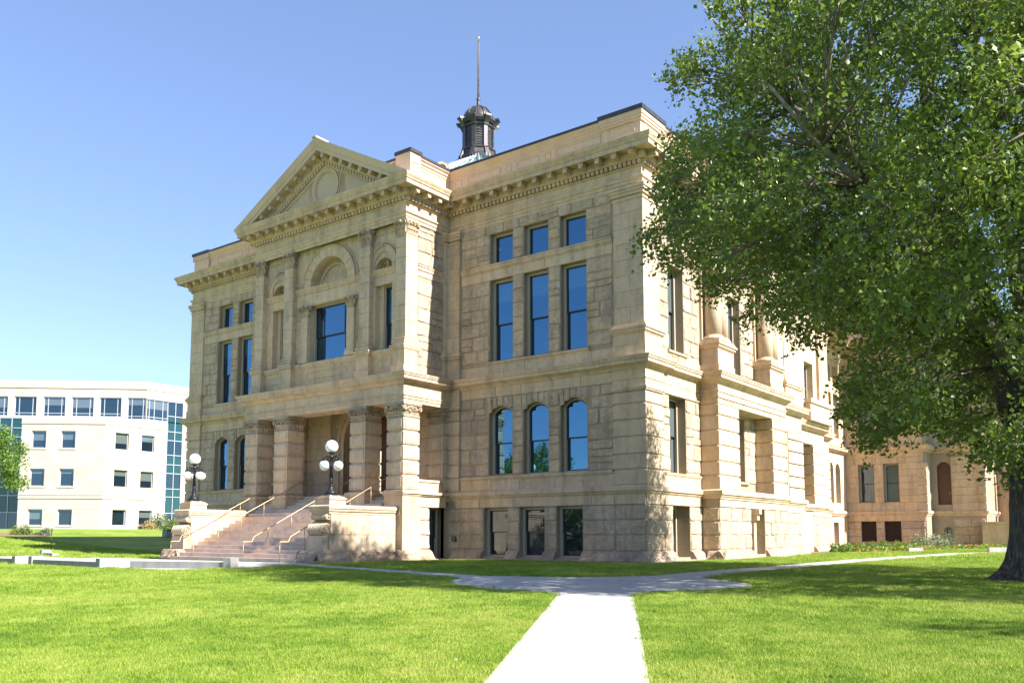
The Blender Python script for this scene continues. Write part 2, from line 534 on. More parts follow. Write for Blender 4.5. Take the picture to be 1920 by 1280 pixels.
def window(fr, ua, ub, za, zb, d, rise=0.0, bar=0.5, glass='glass', mulls=(), casing=0.14, sash=0.055, top_blind=0.0, parent=None):
    """beige casing (the part) with dark sashes and panes as sub-parts"""
    e = 0.006
    ua += e; ub -= e; za += e; zb -= e
    zt = zb - rise
    mb = MB()
    fbox(mb, fr, ua, ua + casing, d - .22, d, za, zt)
    fbox(mb, fr, ub - casing, ub, d - .22, d, za, zt)
    fbox(mb, fr, ua + casing, ub - casing, d - .22, d, za, za + .07)
    ia, ib = ua + casing, ub - casing
    if rise <= 0:
        fbox(mb, fr, ia, ib, d - .22, d, zt - casing * .8, zt)
        it = zt - casing * .8
    else:
        o = arcpts(ua, ub, zt, rise, 10); i_ = arcpts(ia, ib, zt, max(.02, rise - casing * .5), 10)
        for k in range(10):
            mb.hexa([fr.p(i_[k][0], d, i_[k][1]), fr.p(i_[k + 1][0], d, i_[k + 1][1]), fr.p(i_[k + 1][0], d - .22, i_[k + 1][1]), fr.p(i_[k][0], d - .22, i_[k][1]),
                     fr.p(o[k][0], d, o[k][1]), fr.p(o[k + 1][0], d, o[k + 1][1]), fr.p(o[k + 1][0], d - .22, o[k + 1][1]), fr.p(o[k][0], d - .22, o[k][1])])
        it = zt
    w = mb.build("window", M['casing'], B)
    zm = za + (zb - za) * bar
    # lower sash further back than the upper
    def sashbox(name, a, b, za_, zb_, dd, arch=False):
        s = MB()
        fbox(s, fr, a, a + sash, dd - .05, dd, za_, zb_)
        fbox(s, fr, b - sash, b, dd - .05, dd, za_, zb_)
        fbox(s, fr, a + sash, b - sash, dd - .05, dd, za_, za_ + sash)
        if not arch:
            fbox(s, fr, a + sash, b - sash, dd - .05, dd, zb_ - sash, zb_)
        else:
            o = arcpts(a, b, zb_, max(.02, rise - casing * .5), 8)
            for p, q in zip(o, o[1:]):
                s.hexa([fr.p(p[0], dd, p[1] - sash), fr.p(q[0], dd, q[1] - sash), fr.p(q[0], dd - .05, q[1] - sash), fr.p(p[0], dd - .05, p[1] - sash),
                        fr.p(p[0], dd, p[1]), fr.p(q[0], dd, q[1]), fr.p(q[0], dd - .05, q[1]), fr.p(p[0], dd - .05, p[1])])
        for mu in mulls:
            x = a + (b - a) * mu
            fbox(s, fr, x - .03, x + .03, dd - .045, dd - .004, za_ + sash, zb_ - sash)
        s.build(name, M['sash'], w)
        g = MB()
        gd = dd - .03
        if arch:
            o = arcpts(a, b, zb_, max(.02, rise - casing * .5), 8)
            g.add([fr.p(a, gd, za_), fr.p(b, gd, za_)] + [fr.p(p[0], gd, p[1]) for p in reversed(o)], [tuple(range(len(o) + 2))])
            g.build("pane", M[glass], w)
        elif top_blind and name == "upper_sash":
            zz = zb_ - (zb_ - za_) * top_blind
            g.add([fr.p(a, gd, za_), fr.p(b, gd, za_), fr.p(b, gd, zz), fr.p(a, gd, zz)], [(0, 1, 2, 3)])
            g.build("pane", M[glass], w)
            g = MB()
            g.add([fr.p(a, gd, zz), fr.p(b, gd, zz), fr.p(b, gd, zb_), fr.p(a, gd, zb_)], [(0, 1, 2, 3)])
            g.build("pane", M['shade' if glass == 'glass' else 'blind'], w)
        else:
            g.add([fr.p(a, gd, za_), fr.p(b, gd, za_), fr.p(b, gd, zb_), fr.p(a, gd, zb_)], [(0, 1, 2, 3)])
            g.build("pane", M[glass], w)
    if bar > 0:
        sashbox("lower_sash", ia, ib, za + .07, zm + .03, d - .13)
        sashbox("upper_sash", ia, ib, zm - .03, it, d - .07, rise > 0)
    else:
        sashbox("sash", ia, ib, za + .07, it, d - .08, rise > 0)
    return w

# ---- main wall faces with their openings -------------------------------------------------
XPU = (-22.85, -11.15); YPU = -3.2
XPL = (-23.05, -10.90); YPL = -3.46
RV = 0.42
gU = [(-8.47, -7.07), (-6.40, -4.98), (-4.30, -2.88)]
gL = [(-30.95, -29.55), (-28.85, -27.45), (-26.75, -25.35)]
gB = [(-8.83, -7.37), (-6.68, -5.25), (-4.58, -3.18)]
gBL = [(-30.75, -29.3), (-28.6, -27.2), (-26.5, -25.1)]
Z1, Z1t, R1 = 4.09, 7.45, 0.36
def front_holes(g, gb):
    h = []
    for a, b in gb: h.append((a, b, .25, 2.56))
    for a, b in g:
        h += [(a - .04, b - .02, Z1, Z1t, R1), (a, b, 9.65, 13.72), (a, b, 14.5, 16.05)]
    return h
HR = front_holes(gU, gB); HL = front_holes(gL, gBL)
core = MB()
panel(core, FM, -11.6, -0.02, -.3, 16.7, HR, 0.0, RV)
core.build("wall_core", M['mortar'], B)
core = MB()
panel(core, FM, -34.0, -22.4, -.3, 16.7, HL, 0.0, RV)
core.build("wall_core", M['mortar'], B)
core = MB()
# side walls
HS = [(2.45, 4.15, .25, 2.56, 0, .8), (2.25, 3.9, 4.0, 7.5), (2.3, 3.85, 9.6, 13.6), (2.3, 3.85, 14.5, 16.05)]
panel(core, FS, 0.02, 5.6, -.3, 16.7, HS, 0.0, .55)
HS2 = [(8.5, 10.85, 3.95, 7.3), (8.5, 10.6, 9.2, 13.6), (8.7, 10.6, 14.5, 16.05)]
core.build("wall_core", M['mortar'], B)
core = MB()
panel(core, FS, 5.6, 14.3, 3.0, 16.7, HS2, -0.03, .5)
core.build("wall_core", M['mortar'], B)
for hs, gb in ((HR, gB), (HL, gBL)):
    for h in hs:
        if h[2] < 1:
            window(FM, *h[:4], -RV + .16, 0, 0.5, 'darkglass')
        elif h[2] < 5:
            window(FM, *h[:4], -RV + .16, R1, 0.47)
        elif h[2] < 12:
            window(FM, *h[:4], -RV + .16, 0, 0.46, top_blind=0.47)
        else:
            window(FM, *h[:4], -RV + .16, 0, 0)
for h in HS:
    window(FS, *h[:4], (-.8 if h[2] < 1 else -.55) + .16, 0, .5 if h[2] < 12 else 0, 'blind' if h[2] > 3 else 'glass', top_blind=.3)
for h in HS2:
    window(FS, *h[:4], -.38, 0, .5 if h[2] < 12 else 0, 'blind')

# rock-faced walling between dressed bands
zs1 = [4.09, 4.68, 5.42, 6.14, 6.86]
zs2 = [9.65, 10.3, 10.98, 11.66, 12.34, 13.02, 13.72]
zs3 = [14.52, 15.05, 15.56, 16.05, 16.56]
zsb = [.57, 1.25, 1.9, 2.56]
for (ul, ur, hs, g, gb) in ((-10.3, -1.5, HR, gU, gB), (-32.5, -23.4, HL, gL, gBL)):
    fh = [h[:4] for h in hs]
    region(FM, ul, ur, zs1, fh)
    # arch zone
    gg = [(a - .04, b - .02) for a, b in g]
    edges = [ul] + [x for ab in gg for x in ab] + [ur]
    for a, b in gg:
        voussoirs(FM, a, b, Z1t - R1, R1, 7.9, 5)
    sp = [(ul, gg[0][0] - .22), (gg[2][1] + .22, ur)]
    for a, b in sp:
        if b - a > .1:
            region(FM, a, b, [6.86, 7.4, 7.9], (), avg=.8)
    for (a0, b0), (a1, b1) in zip(gg, gg[1:]):
        STONES.append((FM, [(b0 + .02, 6.87), (a1 - .02, 6.87), (a1 - .02, 7.12), (b0 + .02, 7.12)], 'rough', 'rough', 0))
        STONES.append((FM, [(b0 + .02, 7.14), (a1 - .02, 7.14), ((b0 + a1) / 2 + .06, 7.85), ((b0 + a1) / 2 - .06, 7.85)], 'rough', 'rough', 0))
    region(FM, ul, ur, zs2, fh, avg=.95)
    region(FM, ul, ur, zs3, fh, avg=.95)
    region(FM, ul, ur, zsb, fh, avg=1.35, split=0)
    # dressed bands
    region(FM, ul, ur, [7.91, 8.4], (), 'smooth', 1.9, 'smooth', .03)
    region(FM, ul, ur, [8.95, 9.47], (), 'smooth', 1.7, 'smooth', .03)
    region(FM, ul, ur, [13.73, 14.2], fh, 'smooth', 2.1, 'smooth', .02)
    region(FM, ul, ur, [3.38, 3.87], (), 'smooth', 1.7, 'smooth', .04)
    region(FM, ul - .3, ur, [2.57, 2.96], (), 'smooth', 1.5, 'smooth', .05)
region(FM, -11.1, -10.3, zsb, (), avg=1.3, split=0)
region(FM, -1.5, 0.0, zsb, (), avg=1.5, split=0)
region(FM, -1.5, 0.0, [2.57, 2.96], (), 'smooth', 1.5, 'smooth', .05)
region(FM, -33.9, -32.5, zsb, (), avg=1.5, split=0)
fs = [h[:4] for h in HS]
region(FS, 1.5, 5.4, zs1[:-1] + [6.86, 7.5], fs, avg=.9)
region(FS, 1.45, 5.4, [8.95, 9.6] + zs2[1:], fs, avg=.8)
region(FS, 1.45, 5.4, zs3, fs, avg=.8)
region(FS, 0.0, 5.4, zsb, fs, avg=1.3, split=0)
region(FS, 0.0, 5.4, [2.57, 2.96], (), 'smooth', 2.6, 'smooth', .05)
region(FS, 1.6, 5.4, [3.38, 3.85], (), 'smooth', 2, 'smooth', .04)
region(FS, 1.5, 5.4, [7.52, 7.95, 8.4], (), 'smooth', 3.4, 'smooth', .06)
f3 = [h[:4] for h in HS2]
region(FS.off(-.03), 7.8, 12.28, [3.95, 4.68, 5.42, 6.14, 6.86, 7.3], f3, avg=.9)
region(FS.off(-.03), 5.6, 14.3, [8.95, 9.6] + zs2[1:], f3, avg=.9)
region(FS.off(-.03), 5.6, 14.3, zs3, f3, avg=.9)

# ---- corner pilasters ---------------------------------------------------------------------
def rust_col(name, x0, x1, y0, y1, zs, parent=None, b=0.035, m='smooth', gap=0.05, cap_name="dressed_block"):
    """a stack of rusticated blocks on a recessed core"""
    p = parent
    c = MB(); c.box(x0 + .06, x1 - .06, y0 + .06, y1 - .06, zs[0], zs[-1])
    if p is None:
        p = c.build(name, M[m], B)
    else:
        c.build("core", M[m], p)
    for za, zb in zip(zs, zs[1:]):
        mb = MB(); mb.cbox(x0, x1, y0, y1, za + gap * .35, zb - gap * .65, b)
        mb.build("rusticated_block", M[m], p)
    return p
zr = [3.38, 4.06, 4.72, 5.47, 6.20, 6.90, 7.45]
def plain_pier(x0, x1, y0, y1, base=8.95, capz=16.56, outs=None):
    """upper pilaster: pedestal, cap moulding, ashlar shaft and capital band"""
    m = MB(); m.box(x0 - .10, x1 + .10, y0 - .10, y1 + .10, base, 9.42)
    m.box(x0 - .06, x1 + .06, y0 - .06, y1 + .06, 9.42, 9.95)
    p = m.build("pilaster", M['smooth'], B)
    m = MB()
    for k, (e, za, zb) in enumerate(((.09, 9.95, 10.02), (.15, 10.02, 10.14), (.2, 10.14, 10.24), (.12, 10.24, 10.34), (.05, 10.34, 10.44))):
        m.box(x0 - e, x1 + e, y0 - e, y1 + e, za, zb)
    m.build("base_moulding", M['mould'], p)
    m = MB()
    for e, za, zb in ((.04, 15.95, 16.05), (.08, 16.15, 16.3), (.13, 16.3, 16.42), (.18, 16.42, 16.56)):
        m.box(x0 - e, x1 + e, y0 - e, y1 + e, za, zb)
    m.build("cap_moulding", M['mould'], p)
    z = 10.44
    hs = [.78] * 7
    k = 0
    m = MB(); m.box(x0 + .02, x1 - .02, y0 + .02, y1 - .02, 10.44, 16.3); m.build("core", M['mortar'], p)
    while z < 16.1:
        zb = min(z + .71, 16.14)
        if zb > 15.9: zb = 16.14
        w = x1 - x0
        mb = MB()
        if k % 2 == 0 and w > .8:
            xc = x0 + w * .55
            mb.cbox(x0, xc - .006, y0, y1, z + .006, zb - .006, .008)
            mb.build("ashlar_block", M['smooth'], p)
            mb = MB(); mb.cbox(xc + .006, x1, y0, y1, z + .006, zb - .006, .008)
        else:
            mb.cbox(x0, x1, y0, y1, z + .006, zb - .006, .008)
        mb.build("ashlar_block", M['smooth'], p)
        z = zb; k += 1
        if z >= 16.13: break
    return p
rust_col("corner_pier", -1.52, .10, -.10, 1.56, zr)
plain_pier(-1.42, .06, -.06, 1.45)
rust_col("corner_pier", -34.05, -32.55, -.10, 1.2, zr)
plain_pier(-34.02, -32.6, -.06, 1.2)
rust_col("corner_pier", -11.25, -10.32, -.14, .3, zr)
plain_pier(-11.2, -10.35, -.14, .3)
rust_col("corner_pier", -11.6, -11.05, -.40, .0, zr, b=.02)
plain_pier(-11.55, -11.1, -.40, .0)
for (x0, x1, y0, y1) in ((-1.52, .10, -.10, 1.56), (-34.05, -32.55, -.1, 1.2), (-11.25, -10.32, -.14, .3)):
    capm = MB()
    for e, za, zb in ((.05, 7.45, 7.52), (.09, 7.52, 7.62), (.02, 7.62, 7.95), (.05, 7.95, 8.02), (0.02, 8.02, 8.45)):
        capm.box(x0 - e, x1 + e, y0 - e, y1 + e, za, zb)
    capm.build("pier_cap", M['mould'], B)

# ---- plinth ---------------------------------------------------------------------------------
def plinth_run(fr, u0, u1, holes=()):
    """battered rock-faced base course and footing, interrupted at basement windows"""
    iv = [(u0, u1)]
    for a, b in holes:
        nv = []
        for p, q in iv:
            if b <= p or a >= q: nv.append((p, q)); continue
            if a > p: nv.append((p, a))
            if b < q: nv.append((b, q))
        iv = nv
    for a, b in iv:
        n = max(1, int(round((b - a) / 1.7)))
        for i in range(n):
            p = a + (b - a) * i / n; q = a + (b - a) * (i + 1) / n
            mb = MB()
            nx, nz = 6, 4
            vs = []; fs_ = []
            sd = random.random() * 50
            for j in range(nz + 1):
                t = j / nz
                for i2 in range(nx + 1):
                    s_ = i2 / nx
                    d = .34 - .26 * t
                    if j == nz: d = -.02
                    elif 0 < i2 < nx and 0 < j:
                        d += .09 * noise.noise(Vector((s_ * 5 + sd, t * 3, sd))) + .05 * noise.noise(Vector((s_ * 13 + sd, t * 7, sd)))
                    vs.append(fr.p(p + .006 + (q - p - .012) * s_, d, .16 + .41 * t))
            for j in range(nz):
                for i2 in range(nx):
                    k = j * (nx + 1) + i2
                    fs_.append((k, k + 1, k + nx + 2, k + nx + 1))
            for side in (0, nx):
                ring = [j * (nx + 1) + side for j in range(nz + 1)]
                x = p + .006 if side == 0 else q - .006
                vs.append(fr.p(x, -.02, .16)); ring.append(len(vs) - 1)
                fs_.append(tuple(ring))
            mb.add(vs, fs_)
            mb.build("plinth_stone", M['plinth'], B)
    n = max(1, int(round((u1 - u0) / 2.2)))
    for i in range(n):
        p = u0 + (u1 - u0) * i / n; q = u0 + (u1 - u0) * (i + 1) / n
        mb = MB(); fbox(mb, fr, p + .005, q - .005, -.1, .38 + random.uniform(-.02, .02), -.35, .16)
        mb.build("footing_stone", M['plinth'], B)
plinth_run(FM, -10.75, .34, gB)
plinth_run(FM, -34.3, -22.6, gBL)
plinth_run(FS, -.34, 5.3, [(2.45, 4.15)])
m = MB(); fbox(m, FM, -10.78, -10.52, -.05, .12, .95, 1.2); v_ = m.build("vent", M['sash'], B)
m = MB()
for k in range(4): fbox(m, FM, -10.76, -10.54, .12, .135, .98 + k * .055, 1.0 + k * .055)
m.build("vent_slat", M['casing'], v_)

# ================================================================== side bays stepping back to the rear wing
# bay 1
def pier_block(x0, x1, y0, y1, top=7.45, name="rusticated_pier", n=None):
    return rust_col(name, x0, x1, y0, y1, zr[:6] + [top])
pier_block(-.1, .97, 5.38, 7.8)
pier_block(-.1, .97, 12.28, 14.33)
m = MB(); m.box(-.6, .90, 5.42, 9.2, -.3, 3.0); m.box(-.6, .90, 10.9, 14.3, -.3, 3.0); m.box(-.6, .9, 9.2, 10.9, 2.57, 3.0); m.box(-.6, .1, 9.2, 10.9, -.3, 2.57); m.box(-.6, .9, 9.2, 10.9, -.3, .25); m.box(-.6, .9, 5.42, 14.3, 7.7, 8.45)
m.build("bay_core", M['mortar'], B)
FBA = FS.off(.9)
FBs = Fr((0, 5.42), (1, 0), (0, -1))
hb = [(9.2, 10.9, .25, 2.56)]
region(FBA, 5.42, 9.2, zsb, (), avg=1.3, split=0)
region(FBA, 10.9, 14.3, zsb, (), avg=1.3, split=0)
region(FBs, 0.05, .9, zsb, (), avg=1.2, split=0)
region(FBA, 5.42, 14.3, [2.57, 2.96], (), 'smooth', 2.6, 'smooth', .05)
plinth_run(FBA, 5.1, 14.5, [(9.2, 10.9)])
plinth_run(FBs, .34, 1.24)
m = MB(); fbox(m, FBA, 9.25, 9.55, -.3, .12, .3, 2.0); fbox(m, FBA, 9.25, 9.55, -.1, .3, 2.0, 2.3); fbox(m, FBA, 9.25, 9.55, -.1, .42, 2.3, 2.55); fbox(m, FBA, 9.2, 10.9, -.02, .06, .0, .3)
m.build("bracket", M['mould'], B)
m = MB(); fbox(m, FBA, 9.56, 10.89, -.79, -.7, .25, 2.56); fbox(m, FBA, 10.86, 10.895, -.7, .06, .25, 2.56); m.build("recess_wall", M['smooth'], B)
window(FBA, 9.62, 10.6, .3, 2.5, -.5, 0, .5, 'darkglass')
m = MB()   # entablature over the loggia
for d, za, zb in ((.0, 7.45, 7.72), (.05, 7.72, 7.8), (.02, 7.8, 8.0), (.06, 8.0, 8.08), (.02, 8.08, 8.45)):
    m.box(-.3, .95 + d, 5.4 - d, 14.33 + d, za, zb)
m.build("loggia_lintel", M['mould'], B)
# pedestals and columns of the upper storey
def round_column(cx, cy, r, z0, z1):
    m = MB(); m.lathe([(r, z0 + .3), (r, z0 + 1.6), (r * .97, z0 + 3), (r * .86, z1 - .7)], (cx, cy, 0), 20)
    p = m.build("column", M['mould'], B)
    m = MB(); m.box(cx - r * 1.35, cx + r * 1.35, cy - r * 1.35, cy + r * 1.35, z0, z0 + .1)
    m.lathe([(r * 1.3, z0 + .1), (r * 1.38, z0 + .16), (r * 1.3, z0 + .22), (r * 1.1, z0 + .25), (r * 1.15, z0 + .3), (r, z0 + .34)], (cx, cy, 0), 20)
    m.build("base", M['mould'], p)
    return p
for y0, y1 in ((5.6, 7.5), (12.3, 14.25)):
    m = MB()
    m.box(-.1, .95, y0, y1, 8.95, 9.38); m.box(-.1, .90, y0 + .05, y1 - .05, 9.38, 10.14)
    p = m.build("pedestal", M['smooth'], B)
    m = MB()
    for e, za, zb in ((.04, 10.14, 10.2), (.1, 10.2, 10.32), (.16, 10.32, 10.42), (.1, 10.42, 10.5)):
        m.box(-.1, .9 + e, y0 + .05 - e, y1 - .05 + e, za, zb)
    m.build("cap_moulding", M['mould'], p)
    for yy, rr in ((y0 + .55, .42), (y1 - .48, .36)):
        round_column(.46, yy, rr, 10.5, 16.5)
    m = MB(); m.box(-.1, .12, y0, y1, 10.5, 16.5); m.build("respond", M['smooth'], B)
m = MB(); m.box(-.2, .96, 5.4, 14.3, 16.45, 16.6); m.build("bay_soffit", M['mould'], B)
# stepped sections further along the side
def step_wall(X, Xp, ya, yb, holes, name):
    f = FS.off(X)
    m = MB(); panel(m, f, ya, yb, -.3, 16.6, holes, 0, .6)
    m.add([(X, yb, -.3), (Xp, yb, -.3), (Xp, yb, 16.6), (X, yb, 16.6)], [(3, 2, 1, 0)])
    m.build(name, M['smooth'], B)
    return f
s2 = step_wall(-.14, -1.95, 14.3, 20.1, [(14.5, 17.5, 3.95, 7.4, 0, 1.2)], "side_wall")
rust_col("rusticated_pier", -.6, -.08, 17.6, 20.15, zr)
plain_pier(-.7, -.08, 17.3, 20.0)
h3 = [(21.0, 27.75, 3.4, 7.5, 0, 2.6), (26.3, 28.1, 10.5, 13.2), (26.3, 28.1, 14.4, 15.5, .9)]
s3 = step_wall(-1.95, -2.95, 20.1, 30.05, h3, "side_wall")
window(s3, *h3[1][:4], -.4, 0, .45, 'blind'); window(s3, *h3[2][:4], -.4, .88, 0)
rust_col("rusticated_pier", -4.4, -1.9, 27.6, 30.1, zr)
m = MB(); m.box(-3, -1.2, 25.2, 30.0, 8.95, 10.1); m.box(-3, -1.1, 25.1, 30.1, 10.1, 10.4); m.build("balcony_pedestal", M['mould'], B)
plain_pier(-2.6, -1.75, 22.5, 25.0); plain_pier(-2.6, -1.75, 28.9, 30.0)
s3b = step_wall(-2.95, -5.4, 30.0, 34.4, [], "side_wall")
rust_col("rusticated_pier", -3.5, -2.9, 30.2, 34.45, zr)
plain_pier(-3.4, -2.85, 33.0, 34.4)
h4 = [(42.2, 43.4, 4.05, 7.5, .55), (43.95, 45.3, 4.05, 7.5, .55), (42.0, 43.4, 9.7, 13.6), (43.95, 45.3, 9.7, 13.6), (42.0, 43.4, 14.5, 16), (43.95, 45.3, 14.5, 16), (43.0, 44.4, .4, 2.4)]
s4 = step_wall(-5.4, -6, 34.4, 47, h4, "side_wall")
for h in h4:
    window(s4, *h[:4], -.45, h[4] if len(h) > 4 else 0, .48 if h[2] < 12 else 0, 'blind')
for f, a, b in ((s2, 14.3, 20.0), (s3, 20.2, 25.6), (s3, 27.2, 30.0), (s3b, 30, 34.4)):
    region(f, a, b, zsb, (), avg=1.6, split=0)
    plinth_run(f, a, b + .2)
    region(f, a, b, [2.57, 2.96], (), 'smooth', 2.6, 'smooth', .05)
# dark recess behind low window of third section
m = MB(); fbox(m, s3, 25.6, 27.2, -.4, -.02, .2, 2.6); m.build("recess", M['mortar'], B)

# ---- rear wing facing the lawn -----------------------------------------------------------------
FW = Fr((0, 47.0), (1, 0), (0, -1))
hw = [(-4.34, -2.99, 4.12, 7.47), (-2.24, -.94, 4.12, 7.47), (-4.2, -2.95, 9.8, 13.9), (-2.2, -.9, 9.8, 13.9), (-4.25, -3.0, .75, 2.5), (-2.31, -.97, .75, 2.5)]
m = MB(); panel(m, FW, -5.4, 1.05, -.3, 16.6, hw, 0, .45)
m.build("rear_wing_wall", M['mortar'], B)
for h in hw[:4]:
    window(FW, *h, -.28, 0, .5, 'darkglass' if h[0] < -3 else 'blind')
for h in hw[4:]:
    m = MB(); fbox(m, FW, h[0], h[1], -.4, -.2, h[2], h[3]); g = m.build("window", M['grille'], B, label="basement opening behind dark ornamental iron grille")
    m = MB()
    nx = 6; nz = 8
    for i in range(nx + 1):
        u = h[0] + (h[1] - h[0]) * i / nx
        fbox(m, FW, u - .012, u + .012, -.16, -.13, h[2], h[3])
    for j in range(nz + 1):
        z = h[2] + (h[3] - h[2]) * j / nz
        fbox(m, FW, h[0], h[1], -.16, -.13, z - .012, z + .012)
    for i in range(nx):
        for j in range(nz):
            u = h[0] + (h[1] - h[0]) * (i + .5) / nx; z = h[2] + (h[3] - h[2]) * (j + .5) / nz
            m.tube([FW.p(u + .07 * math.cos(a), -.145, z + .08 * math.sin(a)) for a in [k * math.pi / 4 for k in range(9)]], .009, 4)
    m.build("grille", M['grille'], g)
zw = [3.87 + .0] + [4.12 + .56 * i for i in range(7)] + [8.4]
hh = [h for h in hw]
region(FW, -5.4, 1.0, [3.38, 4.12], (), 'smooth', 2.2, 'smooth', .04)
region(FW, -5.4, 1.0, [4.12 + .56 * i for i in range(7)], hh, 'smooth', 2.4, 'smooth', .07)
region(FW, -5.4, 1.0, [7.48, 8.0, 8.4], hh, 'smooth', 2.4, 'smooth', .05)
region(FW, -5.4, 1.0, [8.95 + .7 * i for i in range(12)], hh, 'smooth', 2.0, 'smooth', .04)
region(FW, -5.4, 1.0, [.57, 1.2, 1.85, 2.5], hh, 'rough', 1.7, 'rough', .0, 0)
region(FW, -5.4, 1.0, [2.5, 2.96], (), 'smooth', 2.4, 'smooth', .06)
plinth_run(FW, -.9, 1.2)
rust_col("rusticated_pier", .5, 1.25, 46.85, 47.6, zr)
# recessed part with red door and arched basement light
FW2 = Fr((0, 49.5), (1, 0), (0, -1))
hw2 = [(1.5, 2.6, 3.9, 7.6, .5), (1.9, 2.6, .75, 2.0, .22)]
m = MB(); panel(m, FW2, 1.0, 5.2, -.3, 16.6, hw2, 0, .5)
m.add([(5.2, 49.5, -.3), (5.2, 60, -.3), (5.2, 60, 16.6), (5.2, 49.5, 16.6)], [(0, 1, 2, 3)])
m.add([(1.05, 47, -.3), (1.05, 49.5, -.3), (1.05, 49.5, 16.6), (1.05, 47, 16.6)], [(0, 1, 2, 3)])
m.build("rear_wing_wall", M['mortar'], B)
m = MB(); fbox(m, FW2, 1.5, 2.6, -.5, -.3, 3.9, 7.6); dd = m.build("door", M['door'], B, label="tall red brown door in the rear wing")
m = MB(); fbox(m, FW2, 2.42, 2.46, -.3, -.26, 4.8, 5.0); m.build("handle", M['brass'], dd)
window(FW2, *hw2[1][:4], -.3, .22, 0, 'darkglass')
region(FW2, 2.65, 5.15, [3.38 + .66 * i for i in range(8)], (), 'smooth', 2.6, 'smooth', .07)
region(FW2, 1.05, 5.15, [8.95 + .7 * i for i in range(12)], (), 'smooth', 2.0, 'smooth', .04)
region(FW2, 2.65, 5.15, [.57, 1.3, 2.0, 2.7], (), 'rough', 1.4, 'rough', .0, 0)
plinth_run(FW2, 1.1, 5.4)
for x in (4.75, 6.3, 8.4, 10.6):
    rust_col("rusticated_pier", x, x + .55, 49.2 + (x > 5) * 5, 49.9 + (x > 5) * 5, zr)
m = MB(); m.box(5.2, 16, 56, 56.6, 2.0, 16.6); m.build("rear_wing_wall", M['smooth'], B)
m = MB(); m.box(5.0, 16, 48.3, 48.8, -.3, 2.25); m.box(4.95, 16, 48.2, 48.9, 2.25, 2.4)
m.box(5.0, 16, 48.7, 56, 2.2, 2.3)
m.build("terrace_wall", M['smooth'], B)

# ================================================================== mouldings that run round the whole building
J = .09
PU = [(-34.0, 14), (-34.0, 0), (-22.85, 0), (-22.85, -3.2), (-11.15, -3.2), (-11.15, 0), (0, 0), (0, 5.4), (.95, 5.4), (.95, 14.35), (-.1, 14.35), (-.1, 20.1),
      (-1.9, 20.1), (-1.9, 30.05), (-2.9, 30.05), (-2.9, 34.4), (-5.35, 34.4), (-5.35, 47), (1.05, 47), (1.05, 49.5), (5.2, 49.5), (5.2, 58)]
PL = [(-34.0, 14), (-34.0, -J), (-32.4, -J), (-32.4, 0), (-23.05, 0), (-23.05, -3.46), (-10.90, -3.46), (-10.90, 0), (-10.3, -.0), (-1.7, 0), (-1.7, -J), (J, -J), (J, 1.7), (0, 1.7), (0, 5.4)] + PU[8:]
m = MB()
sweep(m, [(0, 8.38), (.06, 8.38), (.10, 8.44), (.14, 8.50), (.28, 8.58), (.34, 8.60), (.34, 8.74), (.38, 8.76), (.40, 8.84), (.43, 8.86), (.43, 8.92), (.05, 8.99), (0, 8.99)], PL)
m.build("string_course", M['mould'], B)
PWT = [p for p in PU if not (-23 < p[0] < -11 and p[1] == -3.2)]
PWT = [(-34.0, 14), (-34.0, 0), (-22.7, 0)], [(-11.25, 0)] + PU[6:]
for k, pth in enumerate(PWT):
    m = MB()
    sweep(m, [(0, 2.94), (.05, 2.94), (.06, 3.0), (.12, 3.06), (.14, 3.13), (.20, 3.15), (.20, 3.33), (.1, 3.39), (0, 3.39)], pth)
    m.build("water_table", M['mould'], B)
for (a, b) in ((-10.28, -1.55), (-32.5, -23.2)):
    m = MB(); sweep(m, [(0, 3.86), (.04, 3.86), (.08, 3.93), (.12, 3.95), (.14, 4.05), (.02, 4.10), (0, 4.10)], [(a, 0), (b, 0)]); m.build("window_sill", M['mould'], B)
    m = MB(); sweep(m, [(0, 14.2), (.03, 14.2), (.06, 14.26), (.10, 14.28), (.10, 14.4), (.14, 14.44), (.14, 14.5), (0, 14.52)], [(a - .02, 0), (b + .05, 0)]); m.build("sill_band", M['mould'], B)
    g = gU if a > -20 else gL
    m = MB(); sweep(m, [(0, 9.46), (.04, 9.46), (.07, 9.52), (.13, 9.55), (.13, 9.62), (.02, 9.66), (0, 9.66)], [(g[0][0] - .2, 0), (g[2][1] + .15, 0)]); m.build("window_sill", M['mould'], B)
m = MB(); sweep(m, [(0, 3.84), (.04, 3.84), (.1, 3.93), (.12, 4.0), (.0, 4.03)], [(0, 1.6), (0, 5.35)]); sweep(m, [(0, 9.44), (.12, 9.48), (.12, 9.56), (0, 9.6)], [(0, 2.15), (0, 4.1)])
sweep(m, [(0, 14.2), (.03, 14.2), (.10, 14.28), (.14, 14.44), (.14, 14.5), (0, 14.52)], [(0, 1.5), (0, 5.4)])
sweep(m, [(0, 3.80), (.1, 3.88), (.12, 3.97), (0, 4.0)], [(0, 8.3), (0, 11.1)])
m.build("window_sill", M['mould'], B)
m = MB()
sweep(m, [(0, 16.5), (.03, 16.56), (.03, 16.66), (.07, 16.68), (.07, 16.80), (.14, 16.86), (.16, 16.93), (.03, 16.95)], PU)
m.build("architrave", M['mould'], B)
m = MB(); sweep(m, [(0, 16.9), (.02, 16.94), (.02, 17.40), (.0, 17.42)], PU, False); m.build("frieze", M['smooth'], B)
m = MB()
sweep(m, [(.0, 17.38), (.06, 17.38), (.10, 17.42), (.10, 17.45), (.02, 17.46), (.02, 17.64), (.22, 17.66), (.24, 17.74), (.27, 17.76), (.27, 18.0), (.74, 18.0), (.74, 17.96), (.78, 17.96), (.78, 18.16), (.82, 18.18), (.84, 18.24), (.90, 18.34), (.92, 18.40), (.92, 18.45), (0, 18.53)], PU)
m.build("cornice", M['mould'], B)
